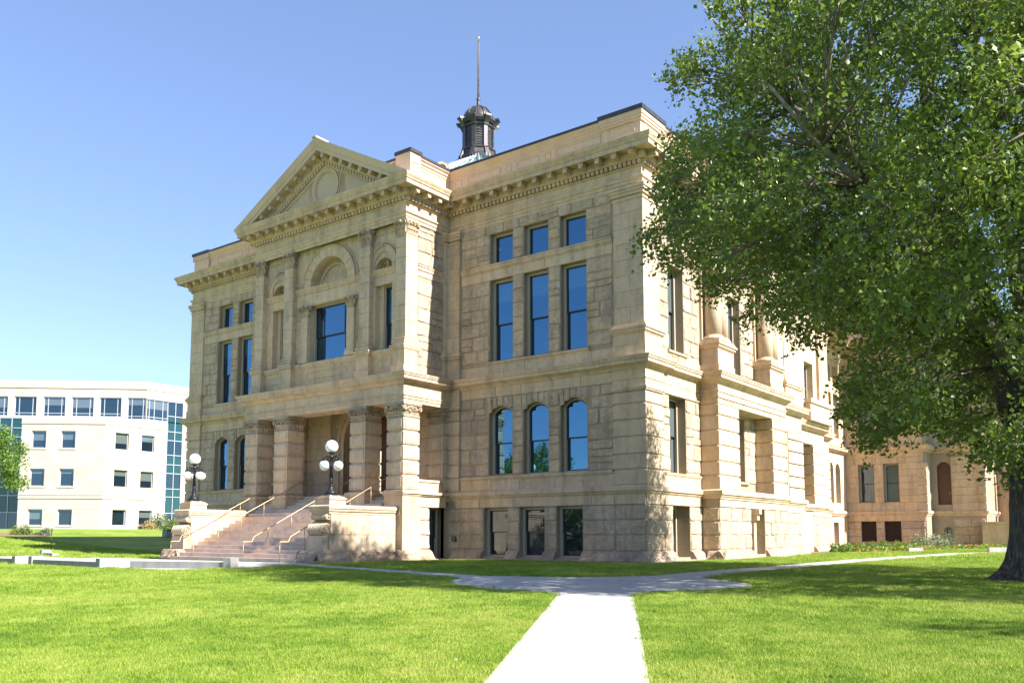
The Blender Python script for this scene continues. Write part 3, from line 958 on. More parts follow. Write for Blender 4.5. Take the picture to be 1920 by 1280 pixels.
# dentils
m = MB()
PF = PU[:20]
off = offset_path(PF, .10)
for (a, b), (wa, wb) in zip(zip(off, off[1:]), zip(PF, PF[1:])):
    A = Vector((*a, 0)); Bv = Vector((*b, 0)); t = (Bv - A); Ln = t.length; t.normalize(); nn = Vector((t.y, -t.x, 0))
    if Ln < .3: continue
    n = int(Ln / .235)
    for i in range(n):
        c = A + t * ((i + .5) * Ln / n)
        w = .075; e = .105
        q = [c - t * w + nn * e, c + t * w + nn * e, c + t * w - nn * .1, c - t * w - nn * .1]
        m.add([(p.x, p.y, 17.47) for p in q] + [(p.x, p.y, 17.645) for p in q], [(3, 2, 1, 0), (0, 1, 5, 4), (1, 2, 6, 5), (3, 0, 4, 7)])
m.build("dentil_band", M['mould'], B, kind="stuff")
# modillions, one object each sharing a mesh
mm = MB()
mm.hexa([(-.15, -.44, .14), (.15, -.44, .14), (.15, 0, .14), (-.15, 0, .14), (-.15, -.44, .22), (.15, -.44, .22), (.15, 0, .22), (-.15, 0, .22)])
mm.hexa([(-.115, -.40, .02), (.115, -.40, .02), (.115, 0, -.04), (-.115, 0, -.04), (-.115, -.41, .14), (.115, -.41, .14), (.115, 0, .14), (-.115, 0, .14)])
mm.hexa([(-.09, -.42, -.05), (.09, -.42, -.05), (.09, -.28, -.03), (-.09, -.28, -.03), (-.115, -.42, .03), (.115, -.42, .03), (.115, -.26, .03), (-.115, -.26, .03)])
MODM = mm.mesh("modillion", M['mould'])
def modillion(x, y, z, ang):
    o = link("modillion", MODM, B, (x, y, z)); o.rotation_euler = (0, 0, ang); return o
off = offset_path(PF, .27)
for i, (a, b) in enumerate(zip(off, off[1:])):
    A = Vector((*a, 0)); Bv = Vector((*b, 0)); t = (Bv - A); Ln = t.length
    if Ln < .8: continue
    t.normalize()
    n = max(1, int(round(Ln / .84)))
    for k in range(n):
        c = A + t * ((k + .5) * Ln / n)
        modillion(c.x, c.y, 17.775, math.atan2(t.y, t.x))
# parapet
PP = [(x, -2.7 if y == -3.2 else y) for x, y in PU]
m = MB()
sweep(m, [(-.25, 18.4), (-.1, 18.5), (-.1, 18.95), (-.14, 18.98), (-.14, 19.52), (-.1, 19.55), (-.1, 19.64), (-.03, 19.7), (-.03, 19.78), (.06, 19.86), (.08, 19.93), (-.6, 19.95)], PP)
m.build("parapet", M['metalstone'], B)
m = MB(); sweep(m, [(.02, 19.93), (.11, 19.93), (.11, 20.05), (-.6, 20.07)], PP); m.build("parapet_flashing", M['flash'], B)
def pframe(mb, fr, ua, ub, za, zb, d, w=.045, t=.035):
    fbox(mb, fr, ua, ub, d, d + t, za, za + w); fbox(mb, fr, ua, ub, d, d + t, zb - w, zb)
    fbox(mb, fr, ua, ua + w, d, d + t, za + w, zb - w); fbox(mb, fr, ub - w, ub, d, d + t, za + w, zb - w)
def ppanels(fr, lst, d=-.14, za=19.06, zb=19.44):
    for a, b in lst:
        m = MB(); pframe(m, fr, a, b, za, zb, d); p = m.build("parapet_panel", M['metalstone'], B)
        m = MB(); fbox(m, fr, a + .045, b - .045, d, d + .008, za + .045, zb - .045); m.build("panel_field", M['metalstone'], p)
ppanels(FM, [(-10.9, -10.45), (-10.05, -7.95), (-7.6, -7.25), (-6.9, -5.6), (-5.25, -4.9), (-4.6, -2.15)])
ppanels(FM, [(-33.6, -32.4), (-31.6, -28.9), (-28.6, -28.2), (-27.9, -25.9), (-25.5, -25.2), (-24.9, -23.2)])
ppanels(FS, [(2.1, 3.0), (3.4, 5.0)])
ppanels(Fr((-11.15, 0), (0, 1), (1, 0)), [(-2.95, -2.65), (-2.3, -.25)])
m = MB()   # corner pavilion of the parapet
m.box(-1.95, -.02, .02, 1.95, 18.5, 19.5); m.box(-2.02, .06, -.06, 2.0, 19.5, 19.62); m.box(-2.08, .14, -.14, 2.08, 19.75, 19.95); m.box(-2.05, .1, -.1, 2.04, 19.62, 19.75)
m.build("parapet_pier", M['metalstone'], B)
m = MB(); m.box(-2.12, .19, -.19, 2.12, 19.95, 20.14); m.build("parapet_flashing", M['flash'], B)
ppanels(FM, [(-1.65, -.3)], -.02); ppanels(FS, [(.3, 1.65)], -.02)
m = MB(); m.box(-34.0, -32.4, .0, 1.9, 18.5, 19.6); m.box(-34.1, -32.3, -.08, 2, 19.6, 19.95); m.build("parapet_pier", M['metalstone'], B)
m = MB(); m.box(-34.15, -32.25, -.14, 2.05, 19.95, 20.12); m.build("parapet_flashing", M['flash'], B)
m = MB(); m.box(-12.0, -11.0, -3.1, -2.35, 18.5, 19.95); m.build("parapet_pier", M['metalstone'], B)
m = MB(); m.box(-12.05, -10.93, -3.16, -2.3, 19.95, 20.12); m.build("parapet_flashing", M['flash'], B)
m = MB(); pframe(m, Fr((-11.0, 0), (0, 1), (1, 0)), -2.95, -2.5, 19.0, 19.5, 0); m.build("parapet_panel", M['metalstone'], B)
# flat roof behind the parapet
m = MB(); m.add([(-33.9, .3, 19.2), (-.2, .3, 19.2), (-.2, 46, 19.2), (-33.9, 46, 19.2)], [(0, 1, 2, 3)])
m.add([(-22.7, -3, 19.2), (-11.3, -3, 19.2), (-11.3, .3, 19.2), (-22.7, .3, 19.2)], [(0, 1, 2, 3)])
m.add([(-33.95, 14, -.3), (-33.95, 60, -.3), (-33.95, 60, 19.3), (-33.95, 14, 19.3)], [(3, 2, 1, 0)])
m.add([(-6, 47.2, 19.2), (16, 47.2, 19.2), (16, 75, 19.2), (-6, 75, 19.2)], [(0, 1, 2, 3)])
m.build("roof", M['flash'], B)

# ================================================================== the entrance portico
XC = -16.97
FP = Fr((0, -2.9), (1, 0), (0, -1))       # recessed wall plane of the upper portico
def mirror(a, b): return (2 * XC - b, 2 * XC - a)
slit = (-13.5, -12.33); slitm = mirror(*slit)
bigw = (XC - 1.5, XC + 1.5)
def arc_hole(fr, mb, c, zc, r, depth, n=16):
    pass
hp = [(slit[0], slit[1], 10.36, 13.66, 0, .75), (slitm[0], slitm[1], 10.36, 13.66, 0, .75), (bigw[0], bigw[1], 10.36, 13.44, 0, .45),
      (XC - 1.45, XC + 1.45, 14.42, 15.87, 1.449, .5), (-12.92 - .6, -12.92 + .6, 14.42, 15.02 + .28, .599 + .28, .4), (2 * XC + 12.92 - .6, 2 * XC + 12.92 + .6, 14.42, 15.02 + .28, .599 + .28, .4)]
m = MB(); panel(m, FP, XPU[0] + .05, XPU[1] - .05, 8.4, 16.6, hp, 0, .5)
fbox(m, FP, XC - 1.5, XC + 1.5, -.75, -.5, 14.3, 16)
for c in (-12.92, 2 * XC + 12.92): fbox(m, FP, c - .7, c + .7, -.6, -.4, 14.3, 15.5)
P0 = m.build("portico_wall", M['smooth'], B)
FQ = Fr((-11.22, 0), (0, 1), (1, 0)); FQm = Fr((-22.78, 0), (0, -1), (-1, 0))
m = MB(); panel(m, FQ, -3.1, 0, 8.4, 16.6, (), 0); m.build("portico_wall", M['mortar'], B)
m = MB(); panel(m, FQm, 0, 3.1, 8.4, 16.6, (), 0); m.build("portico_wall", M['mortar'], B)
region(FQ, -2.32, -.05, [8.98, 9.5] + zs2[1:] , (), avg=1.0)
region(FQ, -2.32, -.05, [14.52, 15.2, 15.9, 16.5], (), avg=1.0)
region(FQm, .1, 2.3, zs2 + [14.5, 15.2, 15.9, 16.5], (), avg=1.0)
m = MB(); sweep(m, [(0, 13.95), (.03, 13.95), (.05, 14.2), (.1, 14.25), (.1, 14.38), (.14, 14.42), (.14, 14.48), (0, 14.5)], [(-11.22, -2.35), (-11.22, -.3)])
m.build("sill_band", M['mould'], B)
# windows of the upper portico
window(FP, *bigw, 10.36, 13.44, -.30, 0, .46, mulls=(.22, .8), casing=.10)
for s_ in (slit, slitm):
    a, b = s_
    m = MB(); fbox(m, FP, a, a + .30, -.74, -.3, 10.36, 13.66); fbox(m, FP, b - .12, b, -.74, -.3, 10.36, 13.66); m.build("jamb_pier", M['smooth'], B)
    window(FP, a + .30, b - .12, 10.36, 13.66, -.36, 0, .42, casing=.07)
# arch rings
def ring(fr, c, zc, r0, r1, d0, d1, n=24, a0=0, a1=math.pi, mb=None):
    mb = mb or MB()
    for i in range(n):
        x, y = a0 + (a1 - a0) * i / n, a0 + (a1 - a0) * (i + 1) / n
        P = lambda r, a, d: fr.p(c + r * math.cos(a), d, zc + r * math.sin(a))
        mb.hexa([P(r0, x, d1), P(r0, x, d0), P(r0, y, d0), P(r0, y, d1), P(r1, x, d1), P(r1, x, d0), P(r1, y, d0), P(r1, y, d1)])
    return mb
def arch_stones(fr, c, zc, r0, r1, d0, d1, n, parent, stilt=0.0):
    for i in range(n):
        a, b = math.pi * i / n + .006, math.pi * (i + 1) / n - .006
        ring(fr, c, zc, r0, r1, d0, d1, 3, a, b).build("arch_stone", M['smooth'], parent)
for c, r0, r1, zc, n in ((XC, 1.45, 1.98, 14.42, 11), (-12.92, .6, .88, 14.70, 7), (2 * XC + 12.92, .6, .88, 14.70, 7)):
    mb = ring(FP, c, zc, r1 + .01, r1 + .07, 0, .12)
    A = mb.build("arch", M['mould'], B)
    arch_stones(FP, c, zc, r0, r1, -.02, .07, n, A)
    if zc > 14.5:
        mb = MB(); fbox(mb, FP, c - r1, c - r0, -.02, .07, 14.42, zc); fbox(mb, FP, c + r0, c + r1, -.02, .07, 14.42, zc); mb.build("arch_stone", M['smooth'], A)
    else:
        ring(FP, c, zc, 1.12, 1.22, -.5, -.40).build("inner_ring", M['mould'], A)
        for k in range(4):
            fb = MB(); fbox(fb, FP, c - 1.1 + k * .55 + .005, c - 1.1 + (k + 1) * .55 - .005, -.5, -.48, 14.43, 14.9); fb.build("tympanum_block", M['smooth'], A)
# relief carvings in the small niches
for c in (-12.92, 2 * XC + 12.92):
    mb = MB()
    def blob(u, d, z, r, su=1, sd=.6, sz=1): 
        p = FP.p(c + u, d, z); mb.ball(p, r, 9, 6, (su, sd, sz))
    blob(0, -.33, 14.85, .17, .8, .7, 1.5); blob(.02, -.3, 15.16, .085); blob(-.05, -.33, 14.58, .12, .7, .7, 1.4); blob(.1, -.33, 14.57, .1, .7, .7, 1.4)
    blob(.24, -.34, 14.98, .1, 1.6, .6, .8); blob(-.24, -.34, 14.88, .1, 1.7, .6, .7); blob(.33, -.34, 15.12, .08, 1, .6, 1.4); blob(-.36, -.34, 14.72, .08, .8, .6, 1.4)
    for k in range(9):
        a = k * .7; blob(.42 * math.cos(a) * .9, -.37, 14.8 + .3 * math.sin(a), .06, 1, .6, 1)
    mb.build("relief_carving", M['carved'], B)
# impost bands and spandrel panels
for a, b in ((XC - 2.6, XC + 2.6), (-13.65, -11.7), mirror(-13.65, -11.7)):
    m = MB(); sweep(m, [(0, 14.12), (.05, 14.12), (.06, 14.22), (.1, 14.24), (.1, 14.32), (.15, 14.36), (.15, 14.42), (0, 14.44)], [(a, -2.9), (b, -2.9)]); m.build("impost_band", M['mould'], B)
for s_ in (-1, 1):
    mb = MB()
    pts = [FP.p(XC + s_ * 2.25, .03, 14.62), FP.p(XC + s_ * 2.52, .03, 14.62), FP.p(XC + s_ * 2.52, .03, 16.3), FP.p(XC + s_ * 1.2, .03, 16.3)]
    for k in range(1, 6):
        an = math.radians(63 - 52 * k / 6); pts.append(FP.p(XC + s_ * 2.18 * math.cos(an), .03, 14.42 + 2.18 * math.sin(an)))
    mb.tube(pts + [pts[0]], .035, 4, False); mb.build("spandrel_moulding", M['mould'], B)
    for cc in (-12.92, 2 * XC + 12.92):
        mb = MB(); mb.tube([FP.p(cc + s_ * .98, .03, 14.9), FP.p(cc + s_ * .98, .03, 16.2), FP.p(cc + s_ * .1, .03, 16.2)], .03, 4, False)
        mb.tube([FP.p(cc + 1.02 * math.cos(a) * s_, .03, 14.72 + 1.02 * math.sin(a)) for a in [0.15 + i * .2 for i in range(8)]], .03, 4); mb.build("spandrel_moulding", M['mould'], B)

# carved capitals
def leaf(mb, fr, u, w, z0, z1, d0, proj):
    vs = []; n = 5
    for j in range(n):
        t = j / (n - 1)
        ww = w * (.55 + .65 * math.sin(math.pi * min(1, t * .85 + .1)))
        z = z0 + (z1 - z0) * min(1, t * 1.12) - (.10 * (z1 - z0) if j == n - 1 else 0)
        d = d0 + proj * t ** 2.2 + .015
        for s_ in (-.5, 0, .5):
            vs.append(fr.p(u + ww * s_, d + (.025 if s_ == 0 else -.02), z))
    fs_ = []
    for j in range(n - 1):
        for i in range(2):
            a = j * 3 + i; fs_.append((a, a + 1, a + 4, a + 3))
    mb.add(vs, fs_, False)
def scroll(mb, fr, u, d, z, r, sgn, turns=1.6):
    pts = []; rs = []
    for i in range(15):
        t = i / 14; a = math.pi / 2 + sgn * turns * 2 * math.pi * t
        rr = r * (1 - .8 * t)
        pts.append(fr.p(u + rr * math.cos(a), d + .02 * t, z + rr * math.sin(a))); rs.append(.04 * (1 - .45 * t) * r / .16)
    mb.tube(pts, rs, 5)
def capital(x0, x1, y0, y1, z0, z1, parent, corinth=True, sides=(1, 1, 1, 0)):
    mb = MB()
    h = z1 - z0
    mb.box(x0 + .01, x1 - .01, y0 + .01, y1 - .01, z0, z1 - .08)
    mb.box(x0 - .03, x1 + .03, y0 - .03, y1 + .03, z0 - .05, z0 + .03)
    mb.box(x0 - .10, x1 + .10, y0 - .10, y1 + .10, z1 - .11, z1)
    mb.box(x0 - .06, x1 + .06, y0 - .06, y1 + .06, z1 - .16, z1 - .11)
    frs = []
    if sides[0]: frs.append((Fr((0, y0), (1, 0), (0, -1)), x0, x1))
    if sides[1]: frs.append((Fr((x1, 0), (0, 1), (1, 0)), y0, y1))
    if sides[2]: frs.append((Fr((x0, 0), (0, -1), (-1, 0)), -y1, -y0))
    for fr, a, b in frs:
        w = b - a
        if corinth:
            n = max(3, int(round(w / .2)))
            for i in range(n):
                leaf(mb, fr, a + w * (i + .5) / n, w / n * .95, z0 + .02, z0 + h * .42, 0, .11)
            for i in range(n + 1):
                leaf(mb, fr, a + w * i / n, w / n * .9, z0 + h * .15, z0 + h * .72, 0, .14)
            r = h * .13
            for s_, u in ((1, a + .02), (-1, b - .02)):
                scroll(mb, fr, u, .13, z1 - .12 - r, r, s_)
            for s_ in (-1, 1):
                scroll(mb, fr, (a + b) / 2 + s_ * w * .13, .1, z1 - .13 - r * .8, r * .75, -s_)
            mb.ball(fr.p((a + b) / 2, .12, z1 - .12), .08, 8, 6)
        else:
            n = max(4, int(round(w / .17)))
            for i in range(n):
                leaf(mb, fr, a + w * (i + .5) / n, w / n, z0 + .03, z0 + h * .4, 0, .08)
            r = h * .2
            for s_, u in ((1, a + .03), (-1, b - .03)):
                scroll(mb, fr, u, .10, z1 - .16 - r, r, s_, 1.9)
            for k in (.3, .5, .7):
                scroll(mb, fr, a + w * k, .05, z0 + h * .55, r * .8, 1 if k < .5 else -1, 1.5)
            for k in range(7):
                mb.ball(fr.p(a + w * (k + .5) / 7, .05, z0 + h * random.uniform(.35, .75)), random.uniform(.045, .075), 7, 5)
            mb.tube([fr.p(a + w * (.08 + .84 * i / 12), .06, z0 + h * (.45 + .25 * math.sin(i * math.pi / 12))) for i in range(13)], .03, 5)
    return mb.build("capital", M['carved'], parent)

# upper pilasters
for k, (xa, xb) in enumerate(((-22.83, -22.14), (-20.31, -19.58), (-14.36, -13.63), (-11.80, -11.11))):
    yb = -2.38 if k in (0, 3) else -2.85
    m = MB(); m.box(xa - .12, xb + .04 if k == 3 else xb + .12, -3.32, yb, 8.95, 9.38); m.box(xa - .06, xb + .03 if k == 3 else xb + .06, -3.27, yb, 9.38, 10.12)
    p = m.build("pilaster", M['smooth'], B)
    m = MB()
    for e, za, zb in ((.1, 10.12, 10.17), (.16, 10.17, 10.28), (.2, 10.28, 10.36), (.1, 10.36, 10.46), (.13, 10.46, 10.54), (.05, 10.54, 10.62), (.08, 10.62, 10.70), (.03, 10.70, 10.76)):
        ex = e * .5 if k == 3 else e
        m.box(xa - e, xb + ex, -3.2 - e, yb + (e if k in (0, 3) else 0), za, zb)
    m.build("base_moulding", M['mould'], p)
    z = 10.76; j = 0
    for zb in (11.55, 12.3, 13.05, 13.85, 14.65, 15.18, 15.7):
        m = MB()
        if k in (0, 3):
            xc = xa + .42
            m.cbox(xa, xb, -3.2, yb, z + .006, zb - .006, .008)
        else:
            m.cbox(xa, xb, -3.2, yb, z + .006, zb - .006, .008)
        m.build("ashlar_block", M['smooth'], p); z = zb; j += 1
    capital(xa + .03, xb - .03, -3.17, yb - .05, 15.75, 16.58, p)
# balustrade panels between the pedestals
for a, b in ((-22.1, -20.35), (-19.55, -14.4), (-13.6, -11.85)):
    m = MB(); sweep(m, [(0, 10.02), (.04, 10.05), (.1, 10.14), (.14, 10.18), (.14, 10.3), (.05, 10.36), (-.3, 10.36)], [(a, -2.98), (b, -2.98)]); m.build("balustrade_coping", M['mould'], B)
    m = MB(); m.box(a, b, -2.98, -2.9, 8.9, 10.05); m.build("balustrade_wall", M['smooth'], B)
    w = b - a
    m = MB(); pframe(m, Fr((0, -2.98), (1, 0), (0, -1)), a + w * .2, b - w * .2, 9.45, 9.85, 0, .05, .03); m.build("balustrade_panel", M['mould'], B)
# little colonettes flanking the big window
for a, b in ((XC - 2.08, XC - 1.53), (XC + 1.53, XC + 2.08)):
    m = MB(); fbox(m, FP, a, b, -.02, .14, 10.75, 12.85); fbox(m, FP, a - .06, b + .06, -.02, .22, 10.36, 10.6); fbox(m, FP, a - .03, b + .03, -.02, .18, 10.6, 10.75)
    p = m.build("colonette", M['smooth'], B)
    q0 = FP.p(a, .14, 0); q1 = FP.p(b, -.02, 0)
    capital(q0[0], q1[0], q0[1], q1[1], 12.87, 13.44, p)
m = MB(); fbox(m, FP, XC - 2.6, XC + 2.6, .0, .03, 13.46, 14.1); m.build("lintel", M['smooth'], B)
for s_ in (-1, 1):
    region(FP, *( (XC + 2.1, XC + 2.6) if s_ > 0 else (XC - 2.6, XC - 2.1)), [10.4, 11.2, 12.0, 12.7, 13.45], (), avg=.6, split=0)

# ---- pediment ---------------------------------------------------------------------------------------
ZE, ZA, HX = 18.46, 21.95, 6.72
m = MB(); m.add([(XC - 6.0, -3.22, 18.45), (XC + 6.0, -3.22, 18.45), (XC, -3.22, 21.5)], [(0, 1, 2)])
m.add([(XC - 6.6, -2.0, 18.5), (XC + 6.6, -2.0, 18.5), (XC, -2.0, 21.9)], [(2, 1, 0)])
ty = m.build("tympanum", M['metalstone'], B)
rk = [(0, -1.30), (.07, -1.30), (.11, -1.22), (.11, -1.0), (.23, -.98), (.27, -.9), (.27, -.62), (.74, -.62), (.78, -.64), (.78, -.42), (.82, -.40), (.86, -.28), (.92, -.08), (.92, 0), (-1.2, .02)]
m = MB()
vs = []
for d, dz in rk:
    k = 1.0
    for sx in (-1, 0, 1):
        ext = min(HX, (ZA + dz - 18.44) * HX / (ZA - ZE))
        x = XC + sx * ext; z = ZA - abs(sx) * ext * (ZA - ZE) / HX
        # lower edge cut where the raking course meets the level cornice
        vs.append((x, -3.2 - d, z + dz))
fs_ = []
for i in range(len(rk) - 1):
    for j in range(2):
        a = i * 3 + j; fs_.append((a, a + 1, a + 4, a + 3))
m.add(vs, fs_)
m.add([vs[i * 3] for i in range(len(rk))], [tuple(range(len(rk)))]); m.add([vs[i * 3 + 2] for i in range(len(rk))], [tuple(range(len(rk)))])
m.build("raking_cornice", M['metalstone'], B)
m = MB(); m.box(XC - .16, XC + .16, -4.16, -3.3, ZA - .02, ZA + .06); m.build("apex_cap", M['metalstone'], B)
sl_ = (ZA - ZE) / HX
m = MB()
for sx in (-1, 1):
    n = int(5.6 / .21)
    for i in range(n):
        x = XC + sx * (.12 + i * .21); z = ZA - abs(x - XC) * sl_
        w = .065
        q = [(x - w, -3.2 - .22), (x + w, -3.2 - .22), (x + w, -3.3), (x - w, -3.3)]
        def zz(xx, dz): return ZA - abs(xx - XC) * sl_ + dz
        m.hexa([(*q[0], zz(q[0][0], -1.18)), (*q[1], zz(q[1][0], -1.18)), (*q[2], zz(q[2][0], -1.18)), (*q[3], zz(q[3][0], -1.18)),
                (*q[0], zz(q[0][0], -.99)), (*q[1], zz(q[1][0], -.99)), (*q[2], zz(q[2][0], -.99)), (*q[3], zz(q[3][0], -.99))])
    for i in range(8):
        x = XC + sx * (.30 + i * .72)
        z = ZA - abs(x - XC) * sl_ - .62 - .225
        if z < 18.35: continue
        o = modillion(x, -3.47, z, 0)
        o.rotation_euler = (0, math.atan(sl_) * sx, 0)
m.build("raking_dentil_band", M['metalstone'], B, kind="stuff")
FT = Fr((0, -3.22), (1, 0), (0, -1))
m = MB()
for r0, r1, d in ((.80, .88, .06), (.88, 1.02, .10), (1.06, 1.12, .06)):
    ring(FT, XC, 19.52, r0, r1, -.01, d, 36, 0, 2 * math.pi, m)
m.build("roundel", M['metalstone'], ty)
for s_ in (-1, 1):
    m = MB()
    P3 = [FT.p(XC + s_ * 1.35, .01, 18.95), FT.p(XC + s_ * 3.3, .01, 18.95), FT.p(XC + s_ * 1.35, .01, 18.95 + 1.95 * sl_ * .98)]
    m.tube(P3 + [P3[0]], .05, 4, False)
    P4 = [FT.p(XC + s_ * 1.2, .005, 18.75), FT.p(XC + s_ * 3.9, .005, 18.75), FT.p(XC + s_ * 1.2, .005, 18.75 + 2.7 * sl_)]
    m.tube(P4 + [P4[0]], .045, 4, False)
    m.build("triangular_panel", M['metalstone'], ty)

# ---- lower porch --------------------------------------------------------------------------------------
def porch_column(x0, x1, y0, y1, name="porch_column", full=True):
    m = MB(); m.box(x0 + .06, x1 - .06, y0 + .06, y1 - .06, 3.3, 7.0)
    p = m.build(name, M['smooth'], B)
    zs = [3.37, 4.08, 4.77, 5.48, 6.18, 6.86]
    for za, zb in zip(zs, zs[1:]):
        mb = MB(); mb.cbox(x0, x1, y0, y1, za + .03, zb - .035, .04); mb.build("rusticated_block", M['smooth'], p)
        mb = MB(); mb.cbox(x0 + .12, x1 - .12, y0 - .022, y1 + .022, za + .13, zb - .12, .012)
        mb.build("raised_panel", M['smooth'], p)
        mb = MB(); mb.cbox(x0 - .022, x1 + .022, y0 + .12, y1 - .12, za + .13, zb - .12, .012)
        mb.build("raised_panel", M['smooth'], p)
    capital(x0 + .02, x1 - .02, y0 + .02, y1 - .02, 6.9, 7.52, p, False, (1, 1, 1))
    if full:
        mb = MB(); mb.box(x0 - .06, x1 + .06, y0 - .06, y1 + .06, 0, 3.12); mb.box(x0 - .1, x1 + .1, y0 - .1, y1 + .1, 3.12, 3.2); mb.box(x0 - .16, x1 + .16, y0 - .16, y1 + .16, 3.2, 3.32)
        mb.box(x0 - .05, x1 + .05, y0 - .05, y1 + .05, 3.32, 3.38)
        mb.build("pedestal", M['mould'], p)
    return p
CW = 1.1
cols = [(-23.05, -21.95), (-20.47, -19.37), (-14.57, -13.47), (-12.0, -10.9)]
for a, b in cols:
    porch_column(a, b, -3.46, -2.36)
porch_column(-12.0, -11.02, -.55, -.0, "porch_respond", False)
porch_column(-22.92, -21.94, -.55, -.0, "porch_respond", False)
m = MB()
def frame_box(mb, x0, x1, y0, y1, t, za, zb):
    mb.box(x0, x1, y0, y0 + t, za, zb); mb.box(x0, x0 + t, y0 + t, y1, za, zb); mb.box(x1 - t, x1, y0 + t, y1, za, zb)
for e, za, zb in ((0, 7.54, 7.70), (.035, 7.70, 7.84), (.07, 7.84, 7.90), (.01, 7.90, 8.40)):
    frame_box(m, XPL[0] - e, XPL[1] + e, YPL - e, -.05, 1.12 + e, za, zb)
m.build("porch_entablature", M['smooth'], B)
for k in range(16):
    x0 = XPL[0] + (XPL[1] - XPL[0]) * k / 16; x1 = XPL[0] + (XPL[1] - XPL[0]) * (k + 1) / 16
    m = MB(); fbox(m, Fr((0, YPL), (1, 0), (0, -1)), x0 + .006, x1 - .006, -.02, .025, 7.92, 8.37); m.build("frieze_block", M['smooth'], B)
m = MB(); m.box(XPL[0] + 1.0, XPL[1] - 1.0, -2.6, 0.6, 8.40, 8.5); m.build("porch_ceiling", M['smooth'], B)
m = MB(); m.box(XPL[0] + .1, XPL[1] - .1, YPL + .2, -.02, 8.42, 8.93); m.build("porch_roof", M['mould'], B)
# back wall of the porch with the arched doorway
FD = Fr((0, 0.0), (1, 0), (0, -1))
m = MB(); panel(m, FD, -22.6, -11.4, -.3, 8.6, [(XC - 1.85, XC + 1.85, 3.3, 8.22, 1.849, .7)], -.0, .7); m.build("porch_back_wall", M['mortar'], B)
region(FD, -21.9, XC - 2.95, [3.4, 4.1, 4.8, 5.5, 6.2, 6.85, 7.5, 8.3], (), 'smooth', 2.2, 'smooth', .05)
region(FD, XC + 2.95, -12.0, [3.4, 4.1, 4.8, 5.5, 6.2, 6.85, 7.5, 8.3], (), 'smooth', 2.2, 'smooth', .05)
mb = ring(FD, XC, 6.37, 1.85, 2.1, -.05, .06); ring(FD, XC, 6.37, 2.12, 2.3, -.05, .16, mb=mb); ring(FD, XC, 6.37, 2.32, 2.65, -.05, .08, 20, .35, math.pi - .35, mb=mb)
for s_ in (-1, 1):
    fbox(mb, FD, XC + s_ * 1.975 - .125, XC + s_ * 1.975 + .125, -.05, .06, 3.3, 6.37); fbox(mb, FD, XC + s_ * 2.21 - .09, XC + s_ * 2.21 + .09, -.05, .16, 3.3, 6.37); fbox(mb, FD, XC + s_ * 2.6 - .28, XC + s_ * 2.6 + .28, -.05, .08, 3.3, 6.6)
mb.build("doorway_moulding", M['mould'], B)
m = MB()
pts = arcpts(XC - 1.85, XC + 1.85, 6.37, 1.849, 16)
m.add([FD.p(p[0], -.65, p[1]) for p in pts] + [FD.p(XC + 1.85, -.65, 3.3), FD.p(XC - 1.85, -.65, 3.3)], [tuple(range(len(pts) + 2))[::-1]])
dr = m.build("door", M['door'], B, label="tall red brown arched wooden entrance door")
for s_ in (-1, 1):
    for za, zb in ((3.5, 4.5), (4.65, 6.2)):
        m = MB(); pframe(m, FD, XC + s_ * .93 - .75, XC + s_ * .93 + .75, za, zb, -.65, .08, .05); m.build("door_panel", M['door'], dr)
m = MB(); fbox(m, FD, XC - 1.85, XC + 1.85, -.65, -.55, 6.3, 6.46); fbox(m, FD, XC - .06, XC + .06, -.65, -.56, 3.3, 6.3); 
for a in (.6, 1.2, 1.57, 1.94, 2.54): m.tube([FD.p(XC, -.6, 6.4), FD.p(XC + 1.8 * math.cos(a), -.6, 6.4 + 1.78 * math.sin(a))], .035, 4, False)
m.build("door_frame", M['door'], dr)
m = MB(); m.ball(FD.p(XC - .2, -.55, 4.4), .06, 8, 6); m.ball(FD.p(XC + .2, -.55, 4.4), .06, 8, 6); m.build("handle", M['brass'], dr)
for u in (-18.0, -17.3, -16.5, -15.8):
    m = MB(); m.lathe([(.10, 7.52), (.10, 7.545), (.06, 7.55)], (u, -2.9, 0), 12); m.build("downlight", M['casing'], B)
# porch floor, side parapets and the rock-faced base under them
m = MB(); m.box(-22.9, -11.05, -2.42, .7, 2.9, 3.3); m.build("porch_floor", M['step'], B)
for sx in (0, 1):
    X = (lambda v: v) if not sx else (lambda v: 2 * XC - v)
    lo = lambda a, b: (min(X(a), X(b)), max(X(a), X(b)))
    m = MB(); a, b = lo(-11.75, -11.02); m.box(a, b, -2.3, -.52, 3.3, 3.86); m.build("porch_parapet", M['smooth'], B)
    m = MB(); a, b = lo(-11.8, -10.97); m.box(a, b, -2.3, -.5, 3.8, 3.92); a, b = lo(-11.8, -10.85); m.box(a, b, -2.3, -.36, 3.12, 3.19); a, b = lo(-11.8, -10.78); m.box(a, b, -2.3, -.3, 3.19, 3.31)
    m.build("parapet_coping", M['mould'], B)
    m = MB(); a, b = lo(-11.8, -10.93); m.box(a, b, -2.35, -.4, 2.6, 3.12); m.build("lintel", M['smooth'], B)
    m = MB(); a, b = lo(-11.8, -11.0); m.box(a, b, -3.4, -1.5, -.3, 2.62); m.build("base_core", M['mortar'], B)
FQ2 = Fr((-10.98, 0), (0, 1), (1, 0))
region(FQ2, -3.52, -1.5, [.57, 1.25, 1.93, 2.6], (), avg=1.5, split=0)
region(Fr((0, -3.5), (1, 0), (0, -1)), -12.0, -10.98, [.57, 1.25, 1.93, 2.6], (), avg=1.2, split=0)
plinth_run(FQ2, -3.8, -1.45)
plinth_run(Fr((0, -3.5), (1, 0), (0, -1)), -12.0, -10.66)
window(Fr((-11.5, 0), (0, 1), (1, 0)), -1.5, -.35, .12, 2.6, .0, 0, .42, casing=.1)
m = MB(); m.box(-11.5, -10.7, -1.5, -.3, -.2, .12); m.build("light_well_step", M['plinth'], B)

